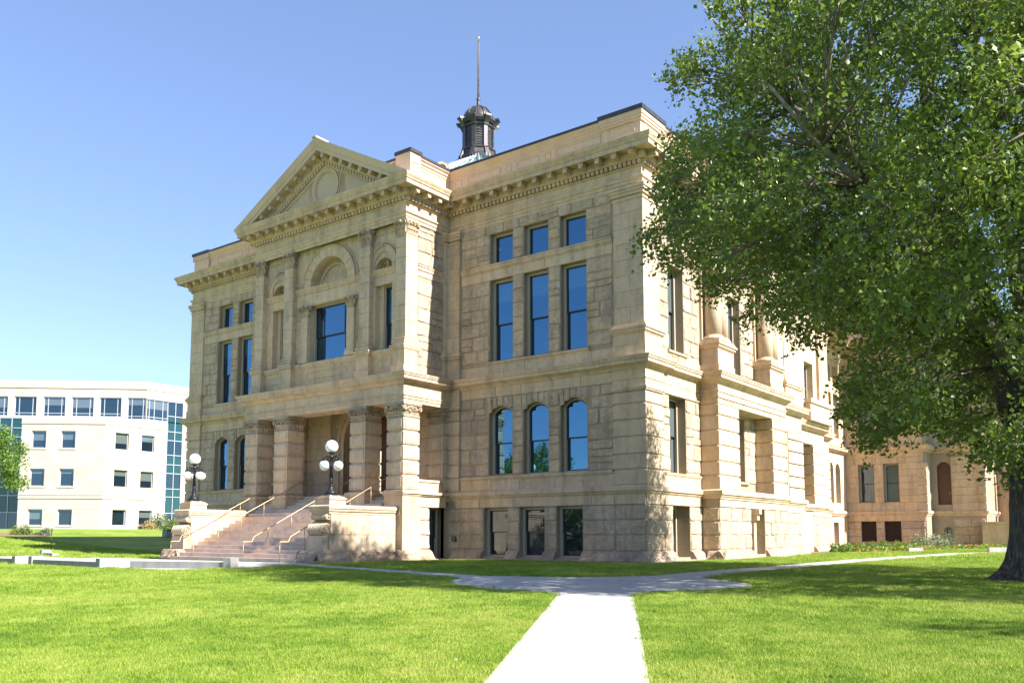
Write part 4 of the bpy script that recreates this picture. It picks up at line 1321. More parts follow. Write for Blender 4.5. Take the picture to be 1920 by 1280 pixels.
# ---- emit the wall stones: the ones that show largest one by one, the rest joined -----------------------
def weight(fr, q):
    c = Vector(fr.p(sum(p[0] for p in q) / 4, 0, sum(p[1] for p in q) / 4)); v = Vector(CAM) - c
    w = abs((q[1][0] - q[0][0]) * (q[3][1] - q[0][1])) * max(0.0, fr.N.dot(v.normalized())) / v.length_squared
    if abs(fr.O.y - (-3.5)) > .2 and -23 < c.x < -11.3 and c.y > -1 and c.z < 8.3: w *= .35   # behind the porch
    if c.z > 9 and c.y > 6: w *= .4                                                      # behind the tree
    return w
groups = {}
for s_ in STONES:
    groups.setdefault((s_[2], s_[3]), []).append(s_)
STN = {('rough', 'rough'): ("rough_stone", "rough_stone_mass"), ('smooth', 'smooth'): ("dressed_block", "dressed_block_mass")}
for key, lst in groups.items():
    lst.sort(key=lambda s: -weight(s[0], s[1]))
    nm, nm2 = STN[key]
    rest = MB()
    for i, (fr, q, kind, mt, d) in enumerate(lst):
        mb = MB() if i < 290 else rest
        if kind == 'rough':
            rstone(mb, fr, q, .09, random.randint(0, 997))
        else:
            fblock(mb, fr, q, -.02, d + random.uniform(-.004, .004), .008)
        if i < 290:
            mb.build(nm, M[mt], B)
    if rest.v:
        rest.build(nm2, M[mt], B, kind="stuff")

# ---- rooftop cupola, skylight and roof ornament ----------------------------------------------------------
CX, CY = -17.0, 9.4
m = MB(); q = [(CX - 8.5, CY - 8.5), (CX + 8.5, CY - 8.5), (CX + 8.5, CY + 8.5), (CX - 8.5, CY + 8.5)]; r_ = .95
q2 = [(CX - r_, CY - r_), (CX + r_, CY - r_), (CX + r_, CY + r_), (CX - r_, CY + r_)]
m.add([(*p, 19.9) for p in q] + [(*p, 25.35) for p in q2], [(0, 1, 5, 4), (1, 2, 6, 5), (2, 3, 7, 6), (3, 0, 4, 7)])
skyl = m.build("roof_skylight", M['copper'], B)
m = MB()
for i in range(13):
    t = i / 12
    for s_ in ((0, 1), (1, 2)):
        a = Vector((*q[s_[0]], 19.93)).lerp(Vector((*q[s_[1]], 19.93)), t); b = Vector((*q2[s_[0]], 25.4)).lerp(Vector((*q2[s_[1]], 25.4)), t)
        m.tube([a, b], .07, 4, False)
for k in range(5):
    f = k / 5 * .98 + .02
    ring_ = [Vector((*q[i % 4], 19.93)).lerp(Vector((*q2[i % 4], 25.4)), f) for i in range(3)]
    m.tube(ring_, .04, 4, False)
m.build("glazing_bar", M['zinc'], skyl)
def octa(mb, r0, z0, r1, z1, n=8, a0=math.pi / 8):
    mb.lathe([(r0, z0), (r1, z1)], (CX, CY, 0), n, False, a0)
m = MB()
for a in ((1.38, 25.3, 1.38, 25.5), (1.30, 25.5, 1.2, 25.62), (1.2, 25.62, 1.12, 25.95), (1.18, 25.95, 1.2, 26.02), (.98, 26.02, .96, 27.55), (1.05, 27.55, 1.08, 27.65), (1.0, 27.65, 1.0, 27.75), (1.15, 27.75, 1.28, 27.9), (1.3, 27.9, 1.3, 28.0), (1.0, 28.0, .92, 28.1)):
    octa(m, *a)
cup = m.build("cupola", M['bronze'], B, label="dark bronze louvred cupola with ribbed dome and flagpole")
for k in range(8):
    a = math.pi / 8 + k * math.pi / 4
    m = MB(); c = Vector((CX + math.cos(a) * 1.02, CY + math.sin(a) * 1.02, 0)); t = Vector((-math.sin(a), math.cos(a), 0)) * .13; nn = Vector((math.cos(a), math.sin(a), 0))
    def pb(h0, h1, w0, w1, da, db):
        P = [c - t * w0 - nn * .1, c + t * w0 - nn * .1, c + t * w0 + nn * da, c - t * w0 + nn * da, c - t * w1 - nn * .1, c + t * w1 - nn * .1, c + t * w1 + nn * db, c - t * w1 + nn * db]
        m.hexa([(p.x, p.y, (h0 if i < 4 else h1)) for i, p in enumerate(P)])
    pb(26.0, 27.5, 1, 1, .02, .02); pb(27.5, 27.62, 1.3, 1.3, .08, .1); pb(27.62, 27.95, 1.2, 1.4, .1, .36); pb(27.95, 28.08, 1.6, 1.6, .42, .42); pb(25.5, 25.95, 1.2, 1.0, .3, .12); pb(25.3, 25.5, 1.4, 1.4, .34, .34)
    m.build("pier", M['bronze'], cup)
    a2 = a + math.pi / 8; nn = Vector((math.cos(a2), math.sin(a2), 0)); t = Vector((-math.sin(a2), math.cos(a2), 0)); c = Vector((CX, CY, 0)) + nn * .90
    m = MB()
    for j in range(7):
        z = 26.2 + j * .165
        P = [c - t * .2 + nn * .03, c + t * .2 + nn * .03, c + t * .2 - nn * .06, c - t * .2 - nn * .06]
        m.hexa([(p.x, p.y, z + (.0 if i in (0, 1) else .07)) for i, p in enumerate(P)] + [(p.x, p.y, z + .025 + (.0 if i in (0, 1) else .07)) for i, p in enumerate(P)])
    m.build("louvre", M['bronze'], cup)
m = MB(); m.lathe([(1.0, 28.05), (.98, 28.2), (.92, 28.42), (.8, 28.65), (.6, 28.86), (.35, 29.0), (.2, 29.05)], (CX, CY, 0), 24)
dm = m.build("cupola_dome", M['bronze'], cup)
m = MB()
for k in range(12):
    a = k * math.pi / 6
    m.tube([(CX + r * math.cos(a), CY + r * math.sin(a), z) for r, z in ((1.02, 28.08), (.95, 28.44), (.82, 28.68), (.62, 28.9), (.25, 29.08))], .03, 4)
m.build("dome_rib", M['bronze'], cup)
m = MB(); m.lathe([(.3, 29.0), (.2, 29.12), (.14, 29.18), (.10, 29.5), (.13, 29.58), (.13, 29.7), (.075, 29.75), (.045, 33.55), (.03, 33.7)], (CX, CY, 0), 10); m.build("flagpole", M['bronze'], cup)
m = MB(); m.ball((CX, CY, 33.85), .085, 10, 8, (1, 1, 1.3)); m.build("pole_ball", M['gold'], cup)
# carved stone ornament on the parapet
m = MB()
FO = Fr((-12.2, .55), (.8, .6), (.6, -.8))
pts = [(-.62, 0), (.62, 0), (.62, .18), (.55, .3), (.42, .32), (.42, .62), (.33, .85), (.16, .99), (0, 1.03), (-.16, .99), (-.33, .85), (-.42, .62), (-.42, .32), (-.55, .3), (-.62, .18)]
n_ = len(pts)
m.add([FO.p(u, .12, 19.95 + z) for u, z in pts] + [FO.p(u, -.12, 19.95 + z) for u, z in pts], [tuple(range(n_)), tuple(range(n_, 2 * n_))[::-1]] + [(i, n_ + i, n_ + (i + 1) % n_, (i + 1) % n_) for i in range(n_)])
m.tube([FO.p(.27 * math.cos(a), .13, 20.55 + .27 * math.sin(a)) for a in [k * math.pi / 8 for k in range(-2, 11)]], .05, 5)
m.ball(FO.p(0, .13, 20.5), .12, 8, 6, (1, 1, 1.4)); m.ball(FO.p(.5, .13, 20.15), .09, 8, 6); m.ball(FO.p(-.5, .13, 20.15), .09, 8, 6)
m.build("roof_ornament", M['carved'], B)
# gilded main dome glimpsed through the leaves
m = MB(); DX, DY = -17.0, 58.0
m.lathe([(4.9, 19), (4.9, 33.5), (5.4, 33.9), (5.4, 34.5), (4.7, 34.8), (4.7, 36)], (DX, DY, 0), 24, False)
for k in range(16):
    a = k * math.pi / 8; m.lathe([(.32, 24), (.28, 33.2)], (DX + 5.15 * math.cos(a), DY + 5.15 * math.sin(a), 0), 8)
md = m.build("dome_drum", M['mould'], B)
m = MB(); m.lathe([(4.7, 36)] + [(4.6 * math.cos(t), 36.2 + 6.4 * math.sin(t)) for t in [i * math.pi / 24 for i in range(11)]] + [(1.0, 42.6), (1.0, 44.8), (.7, 45.6), (.1, 46.6)], (DX, DY, 0), 32)
m.build("gilded_dome", M['gold'], md)

# ================================================================== entrance steps, cheek walls, lamps, rails
ZG0 = .06
ST_ = thing("entrance_steps", "broad flight of pinkish stone steps rising to the pillared entrance porch", "steps", (XC, -5.5, 0))
NS = 18; YB, YT = -8.55, -2.42
RISE = (3.3 - ZG0) / NS; TR = (YB - YT) / (NS - 1) * -1
for k in range(NS):
    z0 = ZG0 + k * RISE; y0 = YB + k * TR
    xa, xb = -21.66, -12.28
    if y0 > -3.5: xa, xb = -21.9, -12.04
    cuts = [xa] + sorted(xa + (xb - xa) * (i + random.uniform(-.3, .3)) / 4 for i in range(1, 4)) + [xb]
    for a, b in zip(cuts, cuts[1:]):
        m = MB(); m.box(a + .003, b - .003, y0 + random.uniform(-.004, .004), min(y0 + 1.0, YT + .4), z0 - .25, z0 + RISE - .002)
        m.build("step", M['step'], ST_)
def cheek(x0, x1, name_label, inner):
    T = thing("stair_wall", name_label, "stair wall", ((x0 + x1) / 2, -5.6, 0), "walls flanking the steps")
    m = MB(); m.box(x0 + .05, x1 - .05, -7.5, -3.5, .3, 2.2); T0 = m.build("wall_core", M['mortar'], T)
    for fr, flip in ((Fr((x1 - .03, 0), (0, 1), (1, 0)), 1), (Fr((x0 + .03, 0), (0, -1), (-1, 0)), -1)):
        rows = [(.57, 1.27), (1.28, 2.2)] if True else []
        for r, (za, zb) in enumerate(rows):
            cut = [-7.52 + (.0 if r else .35), -6.45 + .3 * r, -5.55 + .2 * r, -4.6 + .25 * r, -3.62]
            if r == 0: cut = [-7.62] + cut[1:]
            for a, b in zip(cut, cut[1:]):
                qa, qb = (a, b) if flip > 0 else (-b, -a)
                m = MB(); fblock(m, fr, [(qa + .006, za), (qb - .006, za), (qb - .006, zb - .01), (qa + .006, zb - .01)], -.05, .03, .006); m.build("ashlar_block", M['smooth'], T)
    # coping
    m = MB()
    path = [(x0, -3.5), (x0, -7.62), (x1, -7.62), (x1, -3.66)]
    sweep(m, [(-.3, 2.16), (.02, 2.16), (.03, 2.24), (.08, 2.28), (.10, 2.36), (.14, 2.4), (.14, 2.5), (.05, 2.56), (-.3, 2.58)], path)
    m.add([(x0 - .02, -3.5, 2.575), (x0 - .02, -7.6, 2.575), (x1 + .02, -7.6, 2.575), (x1 + .02, -3.6, 2.575)], [(0, 1, 2, 3)])
    m.build("coping", M['mould'], T)
    # plinth, rock-faced
    for fr, a, b in ((Fr((x1 - .05, 0), (0, 1), (1, 0)), -8.35, -3.5), (Fr((0, -8.2), (1, 0), (0, -1)), x0 - .05, x1 + .1), (Fr((x0 + .05, 0), (0, -1), (-1, 0)), 3.5, 8.35)):
        n = 3 if b - a > 3 else 1
        for i in range(n):
            mb = MB(); p, q = a + (b - a) * i / n, a + (b - a) * (i + 1) / n
            sd = random.random() * 40; nx, nz = 9, 5; vs = []; fs_ = []
            for j in range(nz + 1):
                t = j / nz
                for i2 in range(nx + 1):
                    s_ = i2 / nx
                    d = .26 - .22 * t ** 1.5 + (.07 * noise.noise(Vector((s_ * 6 + sd, t * 3, sd))) + .05 * noise.noise(Vector((s_ * 15 + sd, t * 7, sd))) if 0 < j < nz else 0)
                    vs.append(fr.p(p + .004 + (q - p - .008) * s_, d, .16 + .41 * t))
            for j in range(nz):
                for i2 in range(nx):
                    k = j * (nx + 1) + i2; fs_.append((k, k + 1, k + nx + 2, k + nx + 1))
            mb.add(vs, fs_); mb.build("plinth_stone", M['plinth'], T)
    m = MB(); m.box(x0 - .1, x1 + .1, -8.3, -3.5, .0, .5); m.box(x0 - .22, x1 + .24, -8.5, -3.5, -.2, .17); m.box(x0 + .02, x1 - .02, -8.2, -7.4, .3, .57); m.build("footing", M['plinth'], T)
    # scroll bracket at the front end
    m = MB(); m.box(x0 + .04, x1 - .04, -7.9, -7.4, .57, 1.22); m.box(x0 + .02, x1 - .02, -7.86, -7.4, 1.18, 1.24); s0 = m.build("scroll_block", M['smooth'], T)
    m = MB()
    prof = []
    for i in range(17):          # big lower roll and small upper roll in profile (y, z)
        a = math.radians(-100 + 250 * i / 16); prof.append((-7.72 - .26 * math.cos(a), 1.5 + .27 * math.sin(a)))
    prof += [(-7.5, 1.82), (-7.48, 1.92)]
    for i in range(9):
        a = math.radians(-90 + 180 * i / 8); prof.append((-7.62 - .16 * math.cos(a), 2.04 + .13 * math.sin(a)))
    prof += [(-7.3, 2.17), (-7.3, 1.22)]
    nrib = 6; n_ = len(prof); vs = []; fs_ = []
    xs = []
    for i in range(nrib * 4 + 1):
        t = i / (nrib * 4); xs.append((x0 + .05 + (x1 - x0 - .1) * t, 1 - .055 * (1 if i % 4 == 0 else 0) + .03 * (i % 4 == 2)))
    for x, sc_ in xs:
        for (y, z) in prof:
            vs.append((x, -7.5 + (y + 7.5) * sc_, z))
    for i in range(len(xs) - 1):
        for j in range(n_):
            a = i * n_ + j; b = i * n_ + (j + 1) % n_
            fs_.append((a, b, b + n_, a + n_))
    fs_.append(tuple(range(n_))); fs_.append(tuple((len(xs) - 1) * n_ + j for j in range(n_))[::-1])
    m.add(vs, fs_); s1 = m.build("scroll", M['smooth'], T)
    m = MB()
    for x in (x0 + .03, x1 - .03):
        for r in (.2, .12): m.tube([(x, -7.72 - r * math.cos(a), 1.5 + r * math.sin(a)) for a in [k * math.pi / 8 for k in range(17)]], .03, 5)
        m.ball((x, -7.72, 1.5), .06, 8, 6, (.6, 1, 1)); m.ball((x, -7.6, 2.04), .06, 8, 6, (.6, 1, 1))
    m.build("rosette", M['carved'], s1)
    # lamp pedestal
    xc = (x0 + x1) / 2
    m = MB(); m.box(xc - .47, xc + .47, -7.55, -6.62, 2.57, 2.80)
    for e, za, zb in ((.04, 2.80, 2.84), (.02, 2.84, 2.88), (-.04, 2.88, 2.93), (-.14, 2.93, 2.97), (-.2, 2.97, 2.99)): m.box(xc - .47 - e, xc + .47 + e, -7.55 - e, -6.62 + e, za, zb)
    m.build("lamp_pedestal", M['mould'], T)
    return T
cheek(-12.30, -11.20, "stone wall with scroll front beside the steps, its broad face towards the lawn dappled with shade", 1)
cheek(2 * XC + 11.20, 2 * XC + 12.30, "stone wall with scroll front on the far side of the steps, behind the handrails", 1)

def lamp(x, y, z, label):
    L_ = thing("lamp_post", label, "lamp", (x, y, z), "globe lamps on the stair walls")
    O = (x, y, z)
    m = MB(); m.lathe([(.34, 0), (.34, .06), (.29, .08)], O, 8, False, math.pi / 8)
    m.lathe([(.29, .08), (.26, .14), (.17, .24), (.12, .34), (.09, .40), (.12, .42), (.12, .46), (.08, .48)], O, 16); m.build("base", M['iron'], L_)
    m = MB(); m.lathe([(.075, .46), (.085, .5), (.085, .9), (.07, .92), (.06, 1.5), (.06, 1.62), (.10, 1.66), (.10, 1.72), (.06, 1.78), (.09, 1.84), (.15, 1.88), (.17, 1.9)], O, 12); m.build("post", M['iron'], L_)
    for k in range(4):
        a = k * math.pi / 2 + .06; c, s_ = math.cos(a), math.sin(a)
        m = MB(); m.tube([(x + c * r, y + s_ * r, z + h) for r, h in ((.05, 1.66), (.16, 1.70), (.3, 1.72), (.40, 1.72), (.43, 1.66), (.43, 1.58))], .022, 6)
        m.tube([(x + c * r, y + s_ * r, z + h) for r, h in ((.06, 1.5), (.16, 1.54), (.24, 1.62), (.22, 1.69), (.15, 1.66))], .015, 5)
        m.lathe([(.04, 1.58), (.10, 1.55), (.13, 1.52), (.14, 1.47)], (x + c * .43, y + s_ * .43, z), 10)
        arm = m.build("arm", M['iron'], L_)
        m = MB(); m.ball((x + c * .43, y + s_ * .43, z + 1.31), .205, 20, 14); m.build("globe", M['globe'], arm)
    m = MB(); m.ball((x, y, z + 2.15), .285, 24, 16); m.build("globe", M['globe'], L_)
    return L_
lamp(-11.75, -7.08, 2.99, "five globe black lamp post on the stair wall pedestal in front of the porch door")
lamp(2 * XC + 11.75, -7.08, 2.99, "five globe black lamp post on the far stair wall pedestal against the pale office building")

def zstep(y):
    return ZG0 + max(0, min(NS, (y - YB) / TR + .5)) * RISE if y > YB else ZG0
def rail(x, ya, yb, label, n, hgt=.9, start=.45):
    H = thing("handrail", label, "handrail", (x, ya, ZG0), "brass handrails on the steps")
    ys = [ya + (yb - ya) * i / (n - 1) for i in range(n)]
    m = MB()
    pts = [(x, ya - .02, zstep(ya) + hgt - .12), (x, ya, zstep(ya) + hgt), (x, ya + start, zstep(ya + .1) + hgt)]
    pts += [(x, y, ZG0 + (y - YB) / TR * RISE + hgt + .12) for y in (ya + start + .1, yb)]
    pts += [(x, yb + .5, pts[-1][2]), (x, yb + .52, pts[-1][2] - .1)]
    m.tube(pts, .021, 8); m.build("rail", M['brass'], H)
    for i, y in enumerate(ys):
        top = zstep(ya) + hgt if i == 0 else ZG0 + (y - YB) / TR * RISE + hgt + .12
        m = MB(); zz = ZG0 if y < YB else ZG0 + (math.floor((y - YB) / TR) + 1) * RISE
        m.tube([(x, y, zz), (x, y, top)], .015, 6); m.build("post", M['brass'], H)
rail(-12.85, -8.9, -2.3, "brass handrail nearest the shaded stair wall", 6)
rail(-15.4, -8.9, -2.3, "brass handrail second from the shaded stair wall", 6)
rail(-19.25, -8.9, -2.3, "brass handrail third from the shaded stair wall, ending in front of a broad pillar", 6)
rail(-21.3, -8.8, -2.3, "brass handrail throwing its shadow on the far stair wall", 6)

# ================================================================== ground, paths, low walls
def grid_sheet(name, x0, x1, y0, y1, nx, ny, m, dz=0.0, **props):
    xs = np.linspace(x0, x1, nx + 1) if not isinstance(x0, np.ndarray) else x0
    ys = np.linspace(y0, y1, ny + 1) if not isinstance(y0, np.ndarray) else y0
    vs = [(x, y, ground_z(x, y) + dz) for y in ys for x in xs]
    w = len(xs)
    fs_ = [(j * w + i, j * w + i + 1, (j + 1) * w + i + 1, (j + 1) * w + i) for j in range(len(ys) - 1) for i in range(w - 1)]
    mb = MB(); mb.add(vs, fs_, True); return mb.build(name, m, None, **props)
def axis(lo, hi, near_lo, near_hi, step):
    a = [near_lo]
    s = step
    while a[0] > lo: s *= 1.35; a.insert(0, max(lo, a[0] - s))
    b = list(np.arange(near_lo + step, near_hi + step * .5, step)); s = step
    while b[-1] < hi: s *= 1.35; b.append(min(hi, b[-1] + s))
    return np.array(a + b)
def lawn_mat():
    m, nt, b = mat("lawn_turf")
    L = nt.links.new
    geo = N(nt, "ShaderNodeNewGeometry")
    a = N(nt, "ShaderNodeTexNoise", i_Scale=0.22, i_Detail=4.0, i_Roughness=.6)
    c = N(nt, "ShaderNodeTexNoise", i_Scale=1.6, i_Detail=5.0, i_Roughness=.65)
    d = N(nt, "ShaderNodeTexNoise", i_Scale=42.0, i_Detail=3.0, i_Roughness=.7)
    for n in (a, c, d): L(geo.outputs["Position"], n.inputs["Vector"])
    s = N(nt, "ShaderNodeMath", operation='ADD'); L(a.outputs[0], s.inputs[0]); L(c.outputs[0], s.inputs[1])
    s2 = N(nt, "ShaderNodeMath", operation='MULTIPLY_ADD'); s2.inputs[1].default_value = .55; L(d.outputs[0], s2.inputs[0]); L(s.outputs[0], s2.inputs[2])
    s3 = N(nt, "ShaderNodeMath", operation='MULTIPLY'); s3.inputs[1].default_value = .4; L(s2.outputs[0], s3.inputs[0])
    r = ramp(nt, s3.outputs[0], [(.36, (.065, .125, .010)), (.46, (.135, .22, .02)), (.55, (.22, .29, .036)), (.66, (.29, .31, .065))])
    L(r.outputs[0], b.inputs["Base Color"]); b.inputs["Roughness"].default_value = .8; b.inputs["Specular IOR Level"].default_value = .2
    bp = N(nt, "ShaderNodeBump"); bp.inputs["Strength"].default_value = .9; bp.inputs["Distance"].default_value = .04
    L(d.outputs[0], bp.inputs["Height"]); L(bp.outputs[0], b.inputs["Normal"])
    return m
M['lawn'] = lawn_mat()
gx = axis(-900, 700, -60, 30, 1.0); gy = axis(-300, 1500, -40, 50, 1.0)
grid_sheet("lawn", gx, None, gy, None, 0, 0, M['lawn'], 0.0, kind="structure")

# concrete paths: each one a thin slab sheet set a little above the turf, its bays separate pieces
def in_poly(x, y, poly):
    c = False; j = len(poly) - 1
    for i in range(len(poly)):
        if (poly[i][1] > y) != (poly[j][1] > y) and x < (poly[j][0] - poly[i][0]) * (y - poly[i][1]) / (poly[j][1] - poly[i][1]) + poly[i][0]: c = not c
        j = i
    return c
PATHS = []
def slab(parent, poly, dz=.022, name="slab"):
    PATHS.append(poly)
    cx = sum(p[0] for p in poly) / len(poly); cy = sum(p[1] for p in poly) / len(poly)
    n = len(poly); m = MB()
    m.add([(x, y, ground_z(x, y) + dz) for x, y in poly] + [(x, y, ground_z(x, y) - .12) for x, y in poly] + [(cx, cy, ground_z(cx, cy) + dz)],
          [(i, (i + 1) % n, 2 * n) for i in range(n)] + [(i, n + i, n + (i + 1) % n, (i + 1) % n) for i in range(n)])
    return m.build(name, M['concrete'], parent)
def structure(name):
    o = bpy.data.objects.new(name, None); col.objects.link(o); o["kind"] = "structure"; o["_o"] = (0, 0, 0); return o
def strip(parent, pa, pb, wa, wb, bay, dz=.022, gap=.03):
    A = Vector(pa); Bv = Vector(pb); t = Bv - A; Ln = t.length; t.normalize(); nn = Vector((t.y, -t.x))
    n = max(1, int(round(Ln / bay)))
    for i in range(n):
        s0, s1 = Ln * i / n + gap / 2, Ln * (i + 1) / n - gap / 2
        w0 = wa + (wb - wa) * s0 / Ln; w1 = wa + (wb - wa) * s1 / Ln
        p = [A + t * s0 + nn * w0 / 2, A + t * s1 + nn * w1 / 2, A + t * s1 - nn * w1 / 2, A + t * s0 - nn * w0 / 2]
        slab(parent, [(q.x, q.y) for q in p], dz)
path = structure("path")
strip(path, (18.75, -35.6), (7.45, -16.15), 1.66, 1.66, 1.75)
# rounded meeting place, cut into bays by joints
near = [(8.22, -15.75), (8.5, -14.7), (9.25, -13.9), (9.62, -12.9), (9.5, -12.1), (8.85, -11.3), (7.85, -10.6), (7.2, -10.0)]
left_ = [(6.7, -16.6), (6.2, -16.25), (5.4, -16.3), (4.4, -16.15), (3.2, -15.65), (2.15, -14.95), (1.45, -14.15), (1.1, -13.4)]
cc = (5.2, -12.9)
ringp = left_ + [(.4, -13.15), (1.0, -12.05), (2.5, -11.75), (3.95, -11.3), (4.9, -10.6), (5.45, -9.7)] + near[::-1]
for i in range(len(ringp)):
    a, b = ringp[i], ringp[(i + 1) % len(ringp)]
    slab(path, [a, b, cc], .0225 if i % 2 else .022)
strip(path, (6.32, -10.0), (6.25, 9.0), 1.62, 1.7, 1.8); strip(path, (6.25, 9.0), (7.3, 26.0), 1.7, 1.6, 1.9, .0215)
strip(path, (7.3, 26.0), (13.5, 46.0), 1.7, 2.4, 2.2, .0215)
strip(path, (.75, -12.6), (-7.0, -10.65), 1.15, 1.05, 1.6); strip(path, (-7.0, -10.65), (-13.5, -8.95), 1.05, 1.0, 1.6)
court = structure("courtyard")
for i in range(12):
    for j in range(3):
        x0, x1 = -34 + i * 1.9, -34 + (i + 1) * 1.9
        ys = [-14.7, -12.6, -10.6, -8.62] if x0 > -30 else [-14.4, -12.8, -11.2, -9.8]
        slab(court, [(x0 + .006, ys[j] + .006), (x1 - .006, ys[j] + .006), (x1 - .006, ys[j + 1] - .006), (x0 + .006, ys[j + 1] - .006)], .02)
for j in range(4):
    slab(court, [(-11.2 + .006, -12.8 + j * 1.05), (-9.9 + j * -.3, -12.8 + j * 1.05), (-10.2 + j * -.3, -11.76 + j * 1.05), (-11.2 + .006, -11.76 + j * 1.05)], .0205)
for i in range(6):
    slab(court, [(-46 + i * 2, -14.0), (-44.02 + i * 2, -14.0), (-44.02 + i * 2, -11.6), (-46 + i * 2, -11.6)], .021)
def low_wall(label, a, b, h=.30, t=.3, ends=(1, 1), eh=.46):
    W = thing("low_wall", label, "low wall", (*a, ground_z(*a)), "low concrete walls edging the courtyard")
    A = Vector(a); Bv = Vector(b); d = (Bv - A); Ln = d.length; d.normalize(); ang = math.atan2(d.y, d.x)
    fr = Fr(a, (d.x, d.y), (d.y, -d.x)); z = min(ground_z(*a), ground_z(*b)) - .15; zt = max(ground_z(*a), ground_z(*b))
    n = max(1, int(round(Ln / 3.2)))
    for i in range(n):
        m = MB(); u0, u1 = Ln * i / n + .006 + (.34 if i == 0 and ends[0] else 0), Ln * (i + 1) / n - .006 - (.34 if i == n - 1 and ends[1] else 0)
        fbox(m, fr, u0, u1, -t, 0, z, zt + h); m.build("wall_segment", M['concrete2'], W)
    for e, u in zip(ends, (0, Ln - .34)):
        if e:
            m = MB(); fbox(m, fr, u, u + .34, -t - .12, .05, z, zt + eh); m.build("end_block", M['concrete2'], W)
low_wall("low pale concrete wall with raised end blocks edging the courtyard before the lawn", (-22.5, -14.85), (-16.0, -15.05), .26, eh=.40)
low_wall("low concrete wall with raised block at the far left edge of the courtyard", (-31, -14.6), (-23.9, -14.8), .24, ends=(0, 1), eh=.36)
low_wall("short concrete wall ending in a block in front of the steps", (-15.2, -14.3), (-10.5, -12.95), .26, ends=(0, 1), eh=.42)
low_wall("small concrete block wall on the far edge of the courtyard by the black pole", (-34.2, -9.0), (-32.2, -9.3), .14, .35, ends=(1, 0), eh=.3)
low_wall("small concrete kerb block near the flower bed path beyond the lawn", (4.0, 27.6), (4.7, 28.4), .3, .3, ends=(0, 0))
low_wall("small concrete kerb block beside the far end of the path near the tree trunk", (8.3, 29.5), (9.4, 30.3), .34, .3, ends=(0, 0))
P = thing("pole", "thin black pole standing on the lawn in front of the pale office building", "pole", (-36.0, -7.6, ground_z(-36, -7.6)))
m = MB(); m.tube([(-36, -7.6, ground_z(-36, -7.6) - .1), (-36, -7.6, 1.62)], .028, 6); m.build("shaft", M['iron'], P)
m = MB(); m.ball((-36, -7.6, 1.64), .045, 8, 6); m.build("cap", M['iron'], P)
P = thing("utility_box", "small grey box standing on the lawn behind the far stair wall", "utility box", (-55.5, 11.9, ground_z(-55.5, 11.9)))
m = MB(); z = ground_z(-55.5, 11.9); m.cbox(-55.9, -55.2, 11.6, 12.2, z, z + .6, .04); m.build("body", M['concrete2'], P)
m = MB(); m.box(-55.93, -55.17, 11.57, 12.23, z + .6, z + .66); m.build("lid", M['iron'], P)
